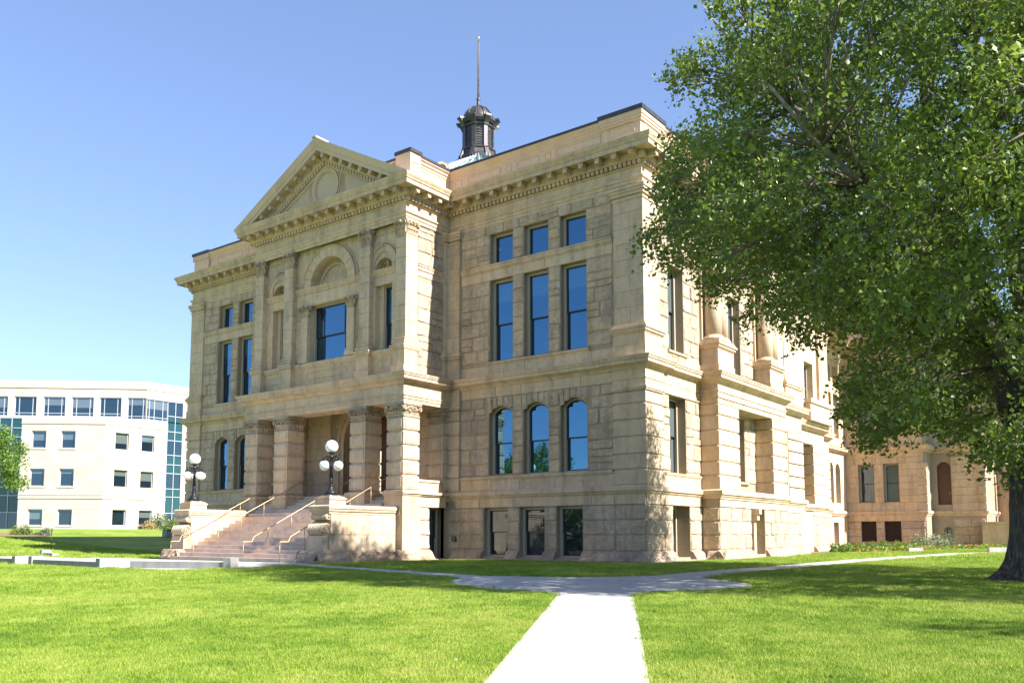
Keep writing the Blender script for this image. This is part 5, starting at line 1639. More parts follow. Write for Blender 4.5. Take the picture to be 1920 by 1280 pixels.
CROWN = [(18.2, -2.9, 6.4, 1.00), (8.6, -11.6, 15.7, 0.62), (21.4, -11.9, 14.9, 0.62), (11.8, -0.6, 16.1, 1.00), (13.5, -12.8, 4.4, 1.00), (9.6, 0.2, 6.7, 1.00), (20.9, -2.2, 16.0, 1.00), (5.8, -5.6, 11.5, 1.00), (14.9, -7.1, 12.5, 1.00), (20.9, -10.5, 3.9, 1.00), (15.4, -15.2, 11.7, 1.00), (8.6, -13.8, 9.0, 0.62), (11.3, -6.4, 6.1, 1.00), (14.6, -8.9, 19.1, 1.00), (18.0, 2.1, 11.8, 1.00), (21.8, -7.2, 10.1, 1.00), (10.6, -5.6, 18.1, 1.00), (20.2, -14.3, 8.5, 1.00), (15.9, -3.5, 18.0, 1.00), (14.6, 2.2, 7.1, 1.00), (16.1, -8.2, 5.2, 1.00), (8.3, -0.4, 12.3, 1.00), (20.5, -7.4, 17.7, 1.00), (21.2, -5.1, 2.9, 0.62), (21.7, -1.2, 9.9, 1.00), (11.7, -3.8, 10.8, 1.00), (16.2, -12.8, 16.2, 1.00), (12.9, -10.4, 8.8, 1.00), (14.0, -3.0, 3.9, 0.62), (16.2, -2.3, 12.7, 1.00), (12.1, 2.2, 11.5, 1.00), (8.5, -9.3, 9.7, 1.00), (6.7, -6.8, 15.7, 1.00), (17.6, -10.7, 10.4, 1.00), (11.4, -13.7, 12.7, 1.00), (10.9, -8.2, 14.2, 1.00), (15.9, -14.6, 7.4, 1.00), (7.1, -2.5, 8.9, 0.62), (19.9, -6.3, 13.9, 1.00), (17.1, -11.9, 2.9, 0.62), (16.1, 0.2, 16.3, 1.00), (19.6, 0.9, 6.4, 1.00), (12.5, -11.2, 16.8, 1.00), (8.4, -3.2, 15.7, 1.00), (18.7, -14.2, 13.4, 1.00), (17.3, -8.8, 16.0, 1.00), (22.2, -2.0, 5.5, 1.00), (16.8, -0.2, 3.7, 0.62), (18.6, -4.3, 10.3, 1.00), (21.3, -10.8, 9.1, 1.00), (6.5, -9.7, 12.9, 0.62), (13.9, -10.7, 13.1, 1.00), (10.6, -3.0, 5.2, 0.62), (12.0, -15.4, 8.6, 1.00), (12.8, -4.6, 14.4, 1.00), (13.4, -3.4, 7.3, 1.00), (19.1, -6.2, 5.6, 1.00), (11.6, -7.3, 10.0, 1.00), (17.8, -4.2, 3.2, 0.62), (14.2, -7.4, 15.9, 1.00), (11.8, -9.9, 3.8, 0.62), (12.8, -1.0, 12.5, 1.00), (11.6, -0.6, 9.2, 1.00), (13.8, -6.4, 3.6, 0.62), (21.3, -3.0, 12.8, 1.00), (9.2, -5.9, 12.4, 1.00), (8.9, -6.1, 8.6, 1.00), (12.7, 0.0, 5.0, 1.00), (20.4, 0.3, 13.5, 1.00), (17.9, -5.9, 19.0, 1.00), (17.5, -4.7, 15.6, 1.00), (9.3, -8.6, 17.0, 1.00), (21.8, -9.0, 12.9, 1.00), (11.0, -12.8, 7.1, 1.00), (18.0, -8.5, 2.9, 0.62), (18.9, -8.1, 9.0, 1.00), (9.4, -11.1, 12.6, 1.00), (6.0, -2.5, 12.6, 1.00), (12.8, -2.9, 18.2, 1.00), (14.7, 1.6, 12.9, 1.00), (22.3, -4.8, 16.6, 1.00), (13.8, -7.4, 7.5, 1.00), (20.2, -11.9, 12.1, 1.00), (15.6, -1.1, 7.2, 1.00), (15.6, -5.1, 5.9, 1.00), (9.9, -3.0, 13.1, 1.00), (21.6, -4.3, 9.1, 1.00), (17.9, -11.9, 7.6, 1.00), (14.4, -10.3, 6.3, 1.00), (14.2, -2.1, 14.9, 1.00), (18.5, -11.4, 15.2, 1.00), (15.1, -12.4, 10.9, 1.00), (8.5, 0.2, 9.5, 1.00), (4.9, -8.5, 10.6, 0.62), (18.0, -8.4, 12.1, 1.00), (14.7, -10.0, 3.1, 0.62), (18.9, -1.5, 11.1, 1.00), (10.4, 0.9, 14.1, 1.00), (15.6, -4.8, 10.6, 1.00), (18.5, -15.3, 10.8, 1.00), (13.3, -6.0, 18.6, 1.00), (20.3, -9.0, 15.3, 1.00), (11.7, -8.5, 18.8, 1.00), (20.0, -1.9, 3.7, 1.00), (18.1, -1.7, 17.0, 1.00), (9.9, -8.7, 6.9, 0.62), (10.9, -12.6, 10.1, 1.00), (21.2, -7.7, 4.5, 1.00), (7.2, -11.6, 10.4, 0.62), (10.3, -3.5, 8.0, 1.00), (17.2, 1.8, 7.4, 1.00), (18.0, -10.7, 18.1, 0.62), (18.4, -9.8, 5.2, 1.00), (19.0, -12.7, 4.5, 1.00), (14.6, -13.5, 14.0, 1.00), (19.6, -4.0, 18.1, 1.00), (15.9, -13.2, 5.0, 1.00), (13.6, -13.3, 8.3, 1.00), (15.5, -10.4, 16.9, 1.00), (15.7, -9.8, 8.9, 1.00), (12.7, -8.5, 12.2, 1.00), (17.1, 0.3, 13.5, 1.00), (9.1, -5.7, 15.1, 1.00), (22.2, -7.0, 14.4, 1.00), (11.4, -11.3, 14.4, 1.00), (18.6, -2.7, 14.2, 1.00), (8.0, -4.2, 10.9, 1.00), (11.7, 1.7, 8.0, 1.00), (22.1, -5.7, 12.4, 1.00), (6.4, -4.4, 14.2, 1.00), (13.7, -14.7, 6.1, 1.00), (20.5, -4.0, 5.9, 1.00), (10.4, -10.7, 8.3, 1.00), (18.5, -13.1, 9.6, 1.00), (4.9, -7.1, 13.3, 0.62), (7.4, -9.2, 15.2, 1.00), (22.6, -1.0, 13.3, 1.00), (15.9, -6.1, 17.3, 1.00), (22.6, -3.4, 14.8, 1.00), (7.5, -7.8, 11.5, 1.00), (16.6, -7.2, 9.9, 1.00), (13.8, -8.6, 4.8, 1.00), (17.4, -12.5, 12.1, 1.00), (13.6, -5.3, 9.0, 1.00), (14.7, -1.5, 17.6, 1.00), (9.3, -1.0, 15.7, 1.00), (16.2, -6.3, 3.1, 0.62), (13.0, -15.5, 12.3, 1.00), (15.7, -15.9, 9.4, 1.00), (11.5, -5.5, 12.7, 1.00), (19.7, -9.5, 11.1, 1.00), (19.7, 0.7, 11.1, 1.00), (13.8, -4.7, 16.6, 1.00), (12.8, 1.0, 14.3, 1.00), (18.5, -6.8, 16.1, 1.00), (20.0, -6.5, 11.5, 1.00), (16.2, -6.8, 15.0, 1.00), (17.2, -10.2, 13.4, 1.00), (11.1, -1.5, 7.2, 1.00), (12.6, -14.2, 14.9, 1.00), (16.6, -2.0, 15.0, 1.00), (13.4, -0.0, 7.9, 1.00), (4.9, -3.7, 10.4, 0.62), (11.4, -5.5, 8.5, 1.00), (7.6, -1.8, 14.1, 1.00), (6.5, -0.8, 10.4, 1.00), (9.8, -13.4, 14.4, 0.62), (10.1, 1.7, 9.5, 1.00), (12.4, -11.5, 5.9, 1.00), (9.1, -2.0, 11.0, 1.00), (10.1, -2.7, 17.3, 1.00), (19.4, -0.4, 15.7, 1.00), (18.1, -4.7, 13.3, 1.00), (20.4, -4.0, 14.9, 1.00), (9.5, -1.0, 4.8, 0.62), (12.7, -4.8, 4.6, 0.62), (18.5, -1.0, 5.4, 1.00), (10.3, -14.9, 10.2, 1.00), (11.6, -2.0, 14.1, 1.00), (16.7, -14.4, 14.8, 1.00), (14.6, -0.2, 3.8, 0.62), (6.4, -7.4, 9.2, 0.62), (11.9, -6.0, 16.0, 1.00), (13.8, -12.9, 16.6, 1.00), (19.7, -10.0, 7.7, 1.00), (10.7, -4.3, 15.3, 1.00), (15.9, -3.6, 4.4, 1.00), (10.2, -5.5, 10.3, 1.00), (17.1, -0.1, 11.4, 1.00), (13.3, -8.9, 17.3, 1.00), (19.0, -10.4, 2.8, 0.62), (20.9, -12.9, 10.1, 1.00), (13.7, -4.7, 11.5, 1.00), (10.8, -7.9, 4.6, 0.62), (8.7, -7.9, 14.1, 1.00), (18.7, -14.1, 6.8, 1.00), (11.2, -9.7, 15.8, 1.00), (16.8, 0.4, 5.8, 1.00), (16.1, -5.0, 12.7, 1.00), (16.5, -10.6, 4.5, 1.00), (10.8, -10.4, 17.8, 1.00), (14.5, -9.3, 11.5, 1.00), (21.4, -8.6, 8.3, 1.00), (8.0, -12.5, 13.4, 0.62), (20.4, -6.3, 8.9, 1.00), (21.7, -5.7, 5.3, 1.00), (20.1, -8.3, 2.8, 0.62), (19.5, -6.2, 3.5, 0.62), (13.8, -3.2, 13.1, 1.00), (11.0, -9.7, 12.3, 1.00), (9.4, -10.1, 14.4, 1.00), (13.2, -1.5, 6.5, 1.00), (16.8, -14.0, 10.4, 1.00), (12.8, -14.2, 10.8, 1.00), (20.5, -9.5, 17.6, 0.62), (15.9, -12.0, 13.5, 1.00), (14.4, -5.6, 13.6, 1.00), (22.4, -3.2, 11.0, 1.00), (8.5, -13.5, 11.1, 0.62), (11.0, -9.8, 10.1, 1.00), (18.5, -8.5, 14.4, 1.00), (9.1, -11.6, 9.6, 1.00), (11.8, -7.7, 7.7, 1.00), (9.9, -14.3, 7.5, 0.62), (14.7, -0.4, 13.5, 1.00), (9.8, 0.3, 11.1, 1.00), (21.7, -3.8, 4.3, 1.00), (17.2, -15.3, 13.0, 1.00), (18.3, -2.7, 4.4, 1.00), (12.9, -12.6, 13.3, 1.00), (13.1, -5.6, 6.7, 1.00), (14.8, 1.1, 5.4, 1.00), (20.6, -13.6, 13.6, 1.00), (13.5, -8.2, 14.0, 1.00), (16.0, -1.8, 5.4, 1.00), (6.7, -9.5, 10.9, 1.00), (17.0, -6.5, 6.0, 1.00), (19.4, -11.1, 9.6, 1.00), (19.7, -3.9, 3.4, 0.62), (13.2, -1.7, 8.8, 1.00), (9.9, -7.6, 8.9, 1.00), (20.5, -7.0, 15.6, 1.00), (10.2, -2.1, 9.5, 1.00), (12.5, 2.1, 9.7, 1.00), (17.0, -3.1, 10.7, 1.00), (16.3, -10.8, 14.9, 1.00), (16.6, -2.1, 3.3, 0.62), (15.4, -3.5, 7.0, 1.00), (18.6, -7.6, 18.7, 1.00), (4.4, -6.7, 10.7, 0.62), (18.0, -7.4, 4.5, 1.00), (19.1, -10.0, 16.4, 1.00), (12.7, -1.8, 4.7, 0.62), (16.8, -6.6, 11.9, 1.00), (7.3, -4.7, 15.9, 1.00), (20.4, -2.7, 9.9, 1.00), (11.5, -2.5, 12.2, 1.00), (15.3, -8.0, 17.2, 1.00), (13.9, -10.6, 18.0, 1.00), (15.8, -3.5, 15.8, 1.00), (18.6, 1.3, 13.7, 1.00), (19.5, -13.8, 11.2, 1.00), (20.3, -1.2, 12.3, 1.00), (14.8, -4.5, 19.1, 1.00), (18.1, -13.3, 15.7, 0.62), (18.5, -0.8, 14.1, 1.00), (18.4, -7.1, 10.7, 1.00), (10.0, -4.7, 5.7, 0.62), (13.2, -8.2, 9.5, 1.00), (8.0, -6.0, 10.8, 1.00), (19.8, -11.8, 14.0, 1.00), (20.5, -0.3, 5.2, 1.00), (11.0, -0.6, 12.9, 1.00), (14.2, -15.2, 8.8, 1.00), (17.7, -0.5, 7.1, 1.00), (17.4, -5.5, 4.5, 1.00), (21.0, -1.4, 14.3, 1.00), (16.3, -10.2, 11.6, 1.00), (15.1, -9.0, 15.5, 1.00), (8.5, -10.6, 11.0, 1.00), (8.2, -10.7, 8.4, 0.62), (7.4, -11.1, 14.5, 0.62), (13.6, -12.9, 6.4, 1.00), (11.3, -7.3, 17.4, 1.00), (20.1, -8.2, 13.6, 1.00), (18.1, -2.9, 12.3, 1.00), (14.9, -11.9, 3.3, 0.62), (20.2, -9.1, 5.1, 1.00), (21.4, -5.4, 10.6, 1.00), (15.1, -1.1, 11.7, 1.00), (16.3, -9.2, 3.1, 0.62), (17.3, -10.7, 16.5, 1.00), (14.7, -13.7, 12.2, 1.00), (18.5, -3.3, 16.2, 1.00), (15.2, -6.9, 6.3, 1.00), (11.0, -5.9, 4.5, 0.62), (21.3, -11.0, 10.9, 1.00), (17.4, -9.0, 9.8, 1.00), (11.2, -6.2, 14.3, 1.00), (14.3, -4.7, 3.6, 0.62), (6.5, -4.5, 10.0, 1.00), (5.7, -7.3, 11.7, 1.00), (11.5, -13.8, 8.9, 1.00), (12.0, -4.5, 17.1, 1.00), (5.0, -4.1, 12.1, 1.00), (15.9, -8.0, 11.4, 1.00), (12.7, -12.0, 9.7, 1.00), (9.9, -3.6, 10.5, 1.00), (16.4, 2.1, 12.5, 1.00), (11.2, -0.0, 5.8, 1.00), (14.6, -11.1, 9.7, 1.00), (13.5, -0.7, 16.5, 1.00), (21.6, -10.4, 14.1, 1.00), (16.3, -11.7, 8.2, 1.00), (15.5, -12.0, 17.6, 1.00), (9.3, -0.7, 13.6, 1.00), (13.3, -6.6, 12.5, 1.00), (7.2, -2.3, 11.0, 1.00), (20.5, -8.0, 9.5, 1.00), (8.6, -3.4, 9.2, 1.00), (14.1, -7.3, 11.0, 1.00), (14.9, -3.3, 11.8, 1.00), (12.9, -3.4, 9.4, 1.00), (14.5, -11.5, 7.6, 1.00), (17.4, -5.7, 10.6, 1.00), (20.0, -2.4, 6.2, 1.00), (12.0, 0.4, 11.9, 1.00), (21.4, -5.6, 15.0, 1.00), (9.9, 0.3, 8.6, 1.00), (12.5, -11.7, 7.9, 1.00), (18.7, -5.8, 9.5, 1.00), (9.1, -7.2, 11.2, 1.00), (8.7, -7.4, 16.0, 1.00), (9.2, -4.0, 16.8, 1.00), (10.9, -9.0, 8.0, 1.00), (21.4, -6.8, 3.1, 0.62), (21.0, -3.8, 17.2, 1.00), (17.7, 0.2, 15.8, 1.00), (17.2, -13.6, 7.4, 1.00), (18.5, -5.3, 16.9, 1.00), (16.6, -7.0, 19.1, 1.00), (17.8, -11.6, 4.8, 1.00), (7.1, -10.9, 12.0, 0.62), (19.5, -5.8, 18.4, 1.00), (7.2, -6.0, 14.3, 1.00), (13.4, 2.4, 8.2, 1.00), (13.2, -11.1, 4.3, 0.62), (16.8, -5.3, 14.2, 1.00), (16.5, -2.2, 16.7, 1.00), (16.6, -11.9, 9.9, 1.00), (12.0, -1.9, 17.1, 1.00), (21.8, -8.3, 16.9, 1.00), (10.1, -12.5, 13.0, 1.00), (7.3, -12.8, 9.2, 0.62), (20.4, -13.8, 6.7, 1.00), (12.7, -7.0, 4.7, 1.00), (12.8, -0.5, 14.5, 1.00), (15.1, -7.4, 3.6, 0.62), (18.5, -5.8, 14.8, 1.00), (18.5, -4.4, 4.7, 1.00), (12.8, -10.0, 15.5, 1.00), (13.7, 0.2, 6.3, 1.00), (14.8, -2.9, 16.9, 1.00), (14.4, -15.6, 10.5, 1.00), (21.7, -6.4, 17.2, 1.00), (19.7, -2.7, 17.0, 1.00), (19.4, -3.1, 11.1, 1.00), (15.3, 0.7, 7.3, 1.00), (8.0, -3.3, 13.8, 1.00), (11.8, -2.3, 9.9, 1.00), (20.0, -10.6, 15.2, 1.00), (22.3, -4.6, 13.9, 1.00), (15.3, -1.1, 15.5, 1.00), (15.0, -7.8, 14.2, 1.00), (9.9, -4.8, 8.9, 1.00), (10.2, -12.3, 8.4, 1.00), (16.6, -4.4, 16.9, 1.00), (15.7, -8.7, 12.8, 1.00), (15.7, 0.6, 12.1, 1.00), (10.9, -9.9, 13.9, 1.00), (18.5, -14.7, 9.3, 1.00), (13.3, -7.2, 17.6, 1.00), (8.9, -9.3, 8.0, 0.62), (8.0, -1.2, 10.0, 1.00), (21.0, -12.3, 8.4, 1.00), (17.2, -3.4, 14.4, 1.00), (15.1, -11.3, 11.9, 1.00), (14.0, -15.2, 13.6, 1.00), (10.0, -12.3, 15.9, 1.00), (21.8, -8.4, 15.1, 1.00), (12.7, -4.6, 7.9, 1.00), (13.6, -10.5, 11.1, 1.00), (19.5, -11.2, 4.2, 1.00), (13.0, -3.1, 11.7, 1.00), (17.6, -14.2, 12.0, 1.00), (12.5, -13.6, 7.2, 1.00), (10.5, -6.6, 7.9, 1.00), (21.4, -0.0, 12.3, 1.00), (14.0, -4.1, 6.0, 1.00), (18.0, -9.9, 11.7, 1.00), (18.4, -1.5, 3.4, 0.62), (13.2, -1.7, 13.8, 1.00), (15.7, -9.7, 5.5, 1.00), (16.2, -13.5, 12.1, 1.00), (15.8, -4.8, 3.3, 0.62), (16.9, -15.6, 11.0, 1.00), (21.3, -7.2, 13.2, 1.00), (10.0, -8.5, 15.4, 1.00), (10.7, -7.8, 12.7, 1.00), (10.2, -10.8, 15.6, 1.00), (14.7, -13.7, 7.0, 1.00), (17.9, -6.7, 17.4, 1.00), (15.5, -6.6, 11.0, 1.00), (11.8, -3.2, 7.6, 1.00), (9.7, -3.1, 6.6, 0.62), (8.1, -1.8, 12.1, 1.00), (12.2, -4.3, 18.8, 1.00), (15.3, -1.6, 3.9, 0.62), (11.8, -3.6, 13.3, 1.00), (9.3, -11.9, 14.3, 1.00), (18.5, -10.2, 14.3, 1.00), (17.4, -1.5, 10.8, 1.00), (10.7, -0.8, 14.5, 1.00), (21.3, -12.1, 13.1, 1.00), (14.8, -13.5, 15.5, 1.00), (14.2, -12.2, 14.7, 1.00), (12.1, -11.3, 13.0, 1.00), (13.8, -9.5, 8.1, 1.00), (18.3, -5.2, 11.8, 1.00), (19.3, -12.6, 16.0, 0.62), (14.0, -3.8, 17.8, 1.00), (13.9, -8.3, 6.3, 1.00), (6.7, -4.5, 11.9, 1.00), (8.1, -7.8, 10.0, 1.00), (11.9, -9.2, 11.1, 1.00), (18.5, -8.2, 5.7, 1.00), (15.7, -10.3, 13.0, 1.00), (18.0, -6.4, 3.3, 0.62), (14.7, -3.0, 5.2, 1.00), (20.1, -2.4, 13.4, 1.00), (11.0, 1.8, 12.4, 1.00), (18.0, -12.1, 10.8, 1.00), (12.0, -13.0, 11.4, 1.00), (18.6, 0.5, 5.3, 1.00), (11.4, -1.5, 5.5, 1.00), (17.2, -13.3, 4.2, 1.00), (20.4, -3.1, 4.8, 1.00), (16.4, 0.7, 14.9, 1.00), (15.1, -5.1, 17.9, 1.00), (9.9, -7.6, 18.1, 1.00), (21.2, -10.2, 7.7, 1.00), (9.7, -6.8, 13.8, 1.00), (22.2, -1.9, 12.2, 1.00), (5.9, -5.3, 13.2, 1.00), (19.9, -8.3, 16.8, 1.00), (20.0, -4.5, 9.8, 1.00), (17.0, -3.8, 12.1, 1.00), (9.0, -11.9, 11.1, 1.00), (16.4, -6.9, 4.4, 1.00), (17.2, -9.2, 4.3, 1.00), (9.4, -4.5, 14.3, 1.00), (11.8, -6.0, 18.7, 1.00), (18.7, -9.7, 9.6, 1.00), (14.8, -5.4, 11.9, 1.00), (15.5, -9.8, 18.2, 1.00), (21.3, -9.6, 10.5, 1.00), (11.1, 0.6, 10.4, 1.00), (15.4, -11.6, 16.0, 1.00), (13.5, -15.1, 7.5, 1.00), (9.8, -13.5, 10.4, 1.00), (5.7, -2.6, 11.1, 1.00), (10.1, -1.7, 12.5, 1.00), (20.2, -6.5, 4.7, 1.00), (18.7, -4.1, 14.7, 1.00), (14.5, -6.4, 17.5, 1.00), (11.3, -4.6, 4.7, 0.62), (16.6, -10.7, 17.8, 1.00), (12.2, -8.6, 4.4, 0.62), (11.9, -9.7, 17.3, 1.00), (5.6, -8.8, 12.2, 0.62), (16.3, -10.4, 10.0, 1.00), (12.7, -10.3, 14.1, 1.00), (18.0, -12.3, 16.8, 0.62), (14.7, 0.0, 16.4, 1.00), (12.7, -14.3, 13.1, 1.00), (11.5, -15.0, 12.0, 1.00), (16.7, -1.9, 6.8, 1.00), (14.3, 0.0, 12.1, 1.00), (18.4, -2.9, 3.0, 0.62), (5.8, -6.0, 14.8, 1.00), (17.4, -4.1, 6.7, 1.00), (16.2, -0.7, 12.8, 1.00), (9.9, -10.1, 11.1, 1.00), (19.5, -2.3, 15.5, 1.00), (8.4, 0.7, 11.3, 1.00), (11.1, -4.1, 12.0, 1.00), (11.2, -11.2, 7.1, 1.00), (5.9, -3.1, 9.1, 0.62), (17.7, -10.4, 3.8, 1.00), (9.6, -2.7, 15.1, 1.00), (20.7, -4.5, 13.6, 1.00), (20.6, -10.7, 12.7, 1.00), (13.3, 0.9, 12.9, 1.00), (16.0, -13.0, 7.8, 1.00), (20.6, -5.9, 12.7, 1.00), (19.9, -4.5, 11.2, 1.00), (16.8, -8.7, 14.6, 1.00), (14.3, -9.7, 9.7, 1.00), (13.5, -2.5, 16.0, 1.00), (19.2, -8.1, 4.4, 1.00), (21.3, -3.2, 14.1, 1.00), (20.9, 0.3, 10.6, 1.00), (14.1, -2.0, 12.2, 1.00), (20.6, -1.2, 10.9, 1.00), (6.3, -7.9, 10.6, 1.00), (6.5, -1.1, 11.8, 1.00), (20.8, -11.8, 4.5, 1.00), (22.4, -2.9, 9.7, 1.00), (8.8, -0.7, 6.0, 0.62), (14.0, -10.5, 16.6, 1.00), (7.8, -5.3, 12.0, 1.00), (18.5, -0.2, 11.0, 1.00), (15.8, -5.5, 16.0, 1.00), (13.1, -9.7, 18.7, 1.00), (21.8, -5.8, 9.4, 1.00), (15.1, -14.6, 6.1, 1.00), (10.6, -14.9, 8.7, 1.00), (17.9, 0.8, 12.2, 1.00), (15.6, -12.2, 14.8, 1.00), (6.6, -3.2, 14.8, 1.00), (19.7, -5.8, 15.6, 1.00), (7.7, -6.5, 16.5, 1.00), (4.3, -5.3, 10.8, 0.62), (20.8, -5.3, 4.3, 1.00), (19.2, -11.3, 11.4, 1.00), (9.9, -0.3, 9.9, 1.00), (10.4, -9.0, 17.6, 1.00), (15.3, -15.6, 8.0, 1.00), (20.6, 0.3, 7.0, 1.00), (18.8, -12.8, 14.5, 1.00), (12.6, -7.0, 8.6, 1.00), (12.9, 1.1, 7.3, 1.00), (15.1, -4.3, 16.8, 1.00), (12.8, -5.7, 17.2, 1.00), (16.4, -11.7, 11.5, 1.00), (16.5, -0.6, 14.6, 1.00), (22.3, -4.3, 11.8, 1.00), (11.7, 0.3, 8.2, 1.00), (12.6, -7.6, 19.1, 1.00), (12.4, -2.0, 7.7, 1.00), (5.7, -6.7, 10.4, 0.62), (13.4, -13.9, 9.5, 1.00), (19.5, -8.5, 18.1, 1.00), (19.8, -14.7, 10.2, 1.00), (7.2, -8.3, 16.3, 1.00), (7.5, -10.2, 9.8, 1.00), (11.1, -9.1, 5.1, 0.62), (10.8, 1.8, 11.0, 1.00), (10.4, -2.1, 10.8, 1.00), (12.7, -8.6, 7.3, 1.00), (17.4, -12.7, 8.8, 1.00), (16.9, -0.9, 16.7, 1.00), (17.1, -1.1, 5.1, 1.00), (15.5, -0.1, 5.8, 1.00), (17.9, -7.0, 14.7, 1.00), (8.2, -7.3, 13.0, 1.00), (19.2, -8.1, 11.3, 1.00), (13.8, -6.8, 13.9, 1.00), (12.8, -9.8, 4.7, 1.00), (10.7, -11.1, 13.0, 1.00), (19.3, -9.8, 4.2, 1.00), (6.9, -3.6, 12.9, 1.00), (20.9, -2.9, 3.6, 1.00), (19.9, -8.9, 8.5, 1.00), (10.9, -3.5, 18.1, 1.00), (10.1, -9.4, 9.1, 1.00), (11.6, -11.2, 9.6, 1.00), (7.6, -7.7, 15.0, 1.00), (8.5, -4.9, 9.1, 1.00), (13.4, -12.0, 12.2, 1.00), (7.4, -8.7, 12.6, 1.00), (14.7, -8.6, 3.2, 0.62), (16.9, -7.7, 2.9, 0.62), (17.0, -7.6, 16.6, 1.00), (12.6, -10.6, 7.3, 1.00), (8.7, -8.7, 15.4, 1.00), (15.9, -12.8, 3.6, 1.00), (19.1, 0.4, 14.7, 1.00), (17.2, -11.9, 15.8, 1.00), (11.1, 0.5, 15.1, 1.00), (16.0, 1.9, 6.8, 1.00), (12.2, -9.4, 9.5, 1.00), (12.0, -11.5, 4.6, 0.62), (19.8, -1.2, 14.7, 1.00), (10.3, -7.4, 10.7, 1.00), (9.9, -13.8, 9.1, 1.00), (19.6, -1.8, 5.0, 1.00), (21.4, -1.8, 4.5, 1.00), (20.9, -8.8, 3.7, 1.00), (19.2, -5.5, 10.7, 1.00)]

# ================================================================== office building beyond the lawn
OF = thing("office_building", "cream stone office building with square windows and blue green glass corners beyond the lawn", "building", (-85.2, 21.3, 1.9))
Fl = Fr((-85.2, 21.3), (.742, .670), (.670, -.742))       # angled face, u <= 0
Fr_ = Fr((-85.2, 21.3), (0, 1), (1, 0))                   # sunlit face, u >= 0
O2 = (-85.2, 29.7)
Fm = Fr(O2, (.742, .670), (.670, -.742)); C2 = (-87.39, 27.72)
Fm2 = Fr(C2, (0, 1), (1, 0))
rowsZ = [(2.5, 4.42), (7.2, 9.3), (11.8, 13.88)]
hl = [(a, a + 1.66, za, zb) for za, zb in rowsZ for a in (-8.55, -5.15)]
hr = [(a, a + 1.72, za, zb) for za, zb in rowsZ for a in (1.3, 4.72)]
m = MB(); panel(m, Fl, -9.75, 0, 0, 15.5, hl, 0, .35); panel(m, Fr_, 0, 8.2, 0, 15.5, hr, 0, .35)
m.add([Fl.p(-9.75, 0, 0), Fl.p(-9.75, -7, 0), Fl.p(-9.75, -7, 15.5), Fl.p(-9.75, 0, 15.5)], [(0, 1, 2, 3)])
m.add([Fr_.p(8.2, 0, 0), Fr_.p(8.2, -5, 0), Fr_.p(8.2, -5, 15.5), Fr_.p(8.2, 0, 15.5)], [(0, 1, 2, 3)])
m.add([Fl.p(-9.75, 0, 15.5), Fl.p(0, 0, 15.5), Fr_.p(8.2, 0, 15.5), Fr_.p(8.2, -12, 15.5), Fl.p(-9.75, -7, 15.5)], [(0, 1, 2, 3, 4)])
m.build("wall", M['office'], OF)
def office_window(fr, a, b, za, zb, d, mulls=(), tr=(), sill=True, glass='blueglass'):
    m = MB(); pframe(m, fr, a + .01, b - .01, za + .01, zb - .01, d, .07, .08)
    for u in mulls: fbox(m, fr, u - .035, u + .035, d, d + .08, za + .08, zb - .08)
    for z in tr: fbox(m, fr, a + .08, b - .08, d + .001, d + .078, z - .035, z + .035)
    w = m.build("window", M['aluminium'], OF)
    m = MB(); fbox(m, fr, a, b, d - .05, d + .02, za, zb); m.build("pane", M[glass], w)
    if random.random() < .7:
        m = MB(); h = (zb - za) * random.uniform(.2, .6); fbox(m, fr, a + .1, b - .1, d + .02, d + .026, zb - .1 - h, zb - .08); m.build("blind", M['blind'], w)
    if sill:
        m = MB(); fbox(m, fr, a - .15, b + .15, 0, .09, za - .16, za); m.build("sill", M['office'], w)
for h in hl: office_window(Fl, *h, -.33)
for h in hr: office_window(Fr_, *h, -.33)
# stone facing blocks of the near pavilion (courses), recessed joints
def facing(fr, u0, u1, zs, holes, avg, d, cnt=[0]):
    keep = len(STONES); region(fr, u0, u1, zs, holes, 'smooth', avg, 'smooth', d)
    lst = STONES[keep:]; del STONES[keep:]
    return lst
lst = []
zc = [1.8, 2.5, 3.14, 3.78, 4.42, 5.05, 5.7]
for fr, a, b, hs in ((Fl, -9.75, 0, hl), (Fr_, 0, 8.2, hr)):
    lst += facing(fr, a, b, zc, hs, 2.4, .03)
    lst += facing(fr, a, b, [6.25, 6.73, 7.2, 7.9, 8.6, 9.3, 10.1, 10.95, 11.8, 12.5, 13.2, 13.88, 14.7], hs, 1.6, .015)
random.shuffle(lst)
rest = MB()
for i, (fr, q, k, mt, d) in enumerate(lst):
    mb = MB() if i < 280 else rest
    fblock(mb, fr, q, -.005, d, .02)
    if i < 280: mb.build("facing_block", M['office'], OF)
rest.build("facing_block_mass", M['office'], OF, kind="stuff")
bayp = [(Fl.p(-9.75, 0, 0)[0], Fl.p(-9.75, 0, 0)[1]), (-85.2, 21.3), (-85.2, 29.5)]
for prof in ([(0, 5.7), (.12, 5.72), (.12, 5.9), (.04, 5.92), (.04, 6.1), (.1, 6.12), (.1, 6.25), (0, 6.27)], [(0, 14.72), (.1, 14.74), (.1, 14.9), (.05, 14.92), (.05, 15.5), (-.4, 15.52)]):
    m = MB(); sweep(m, prof, bayp); m.build("band", M['office'], OF)
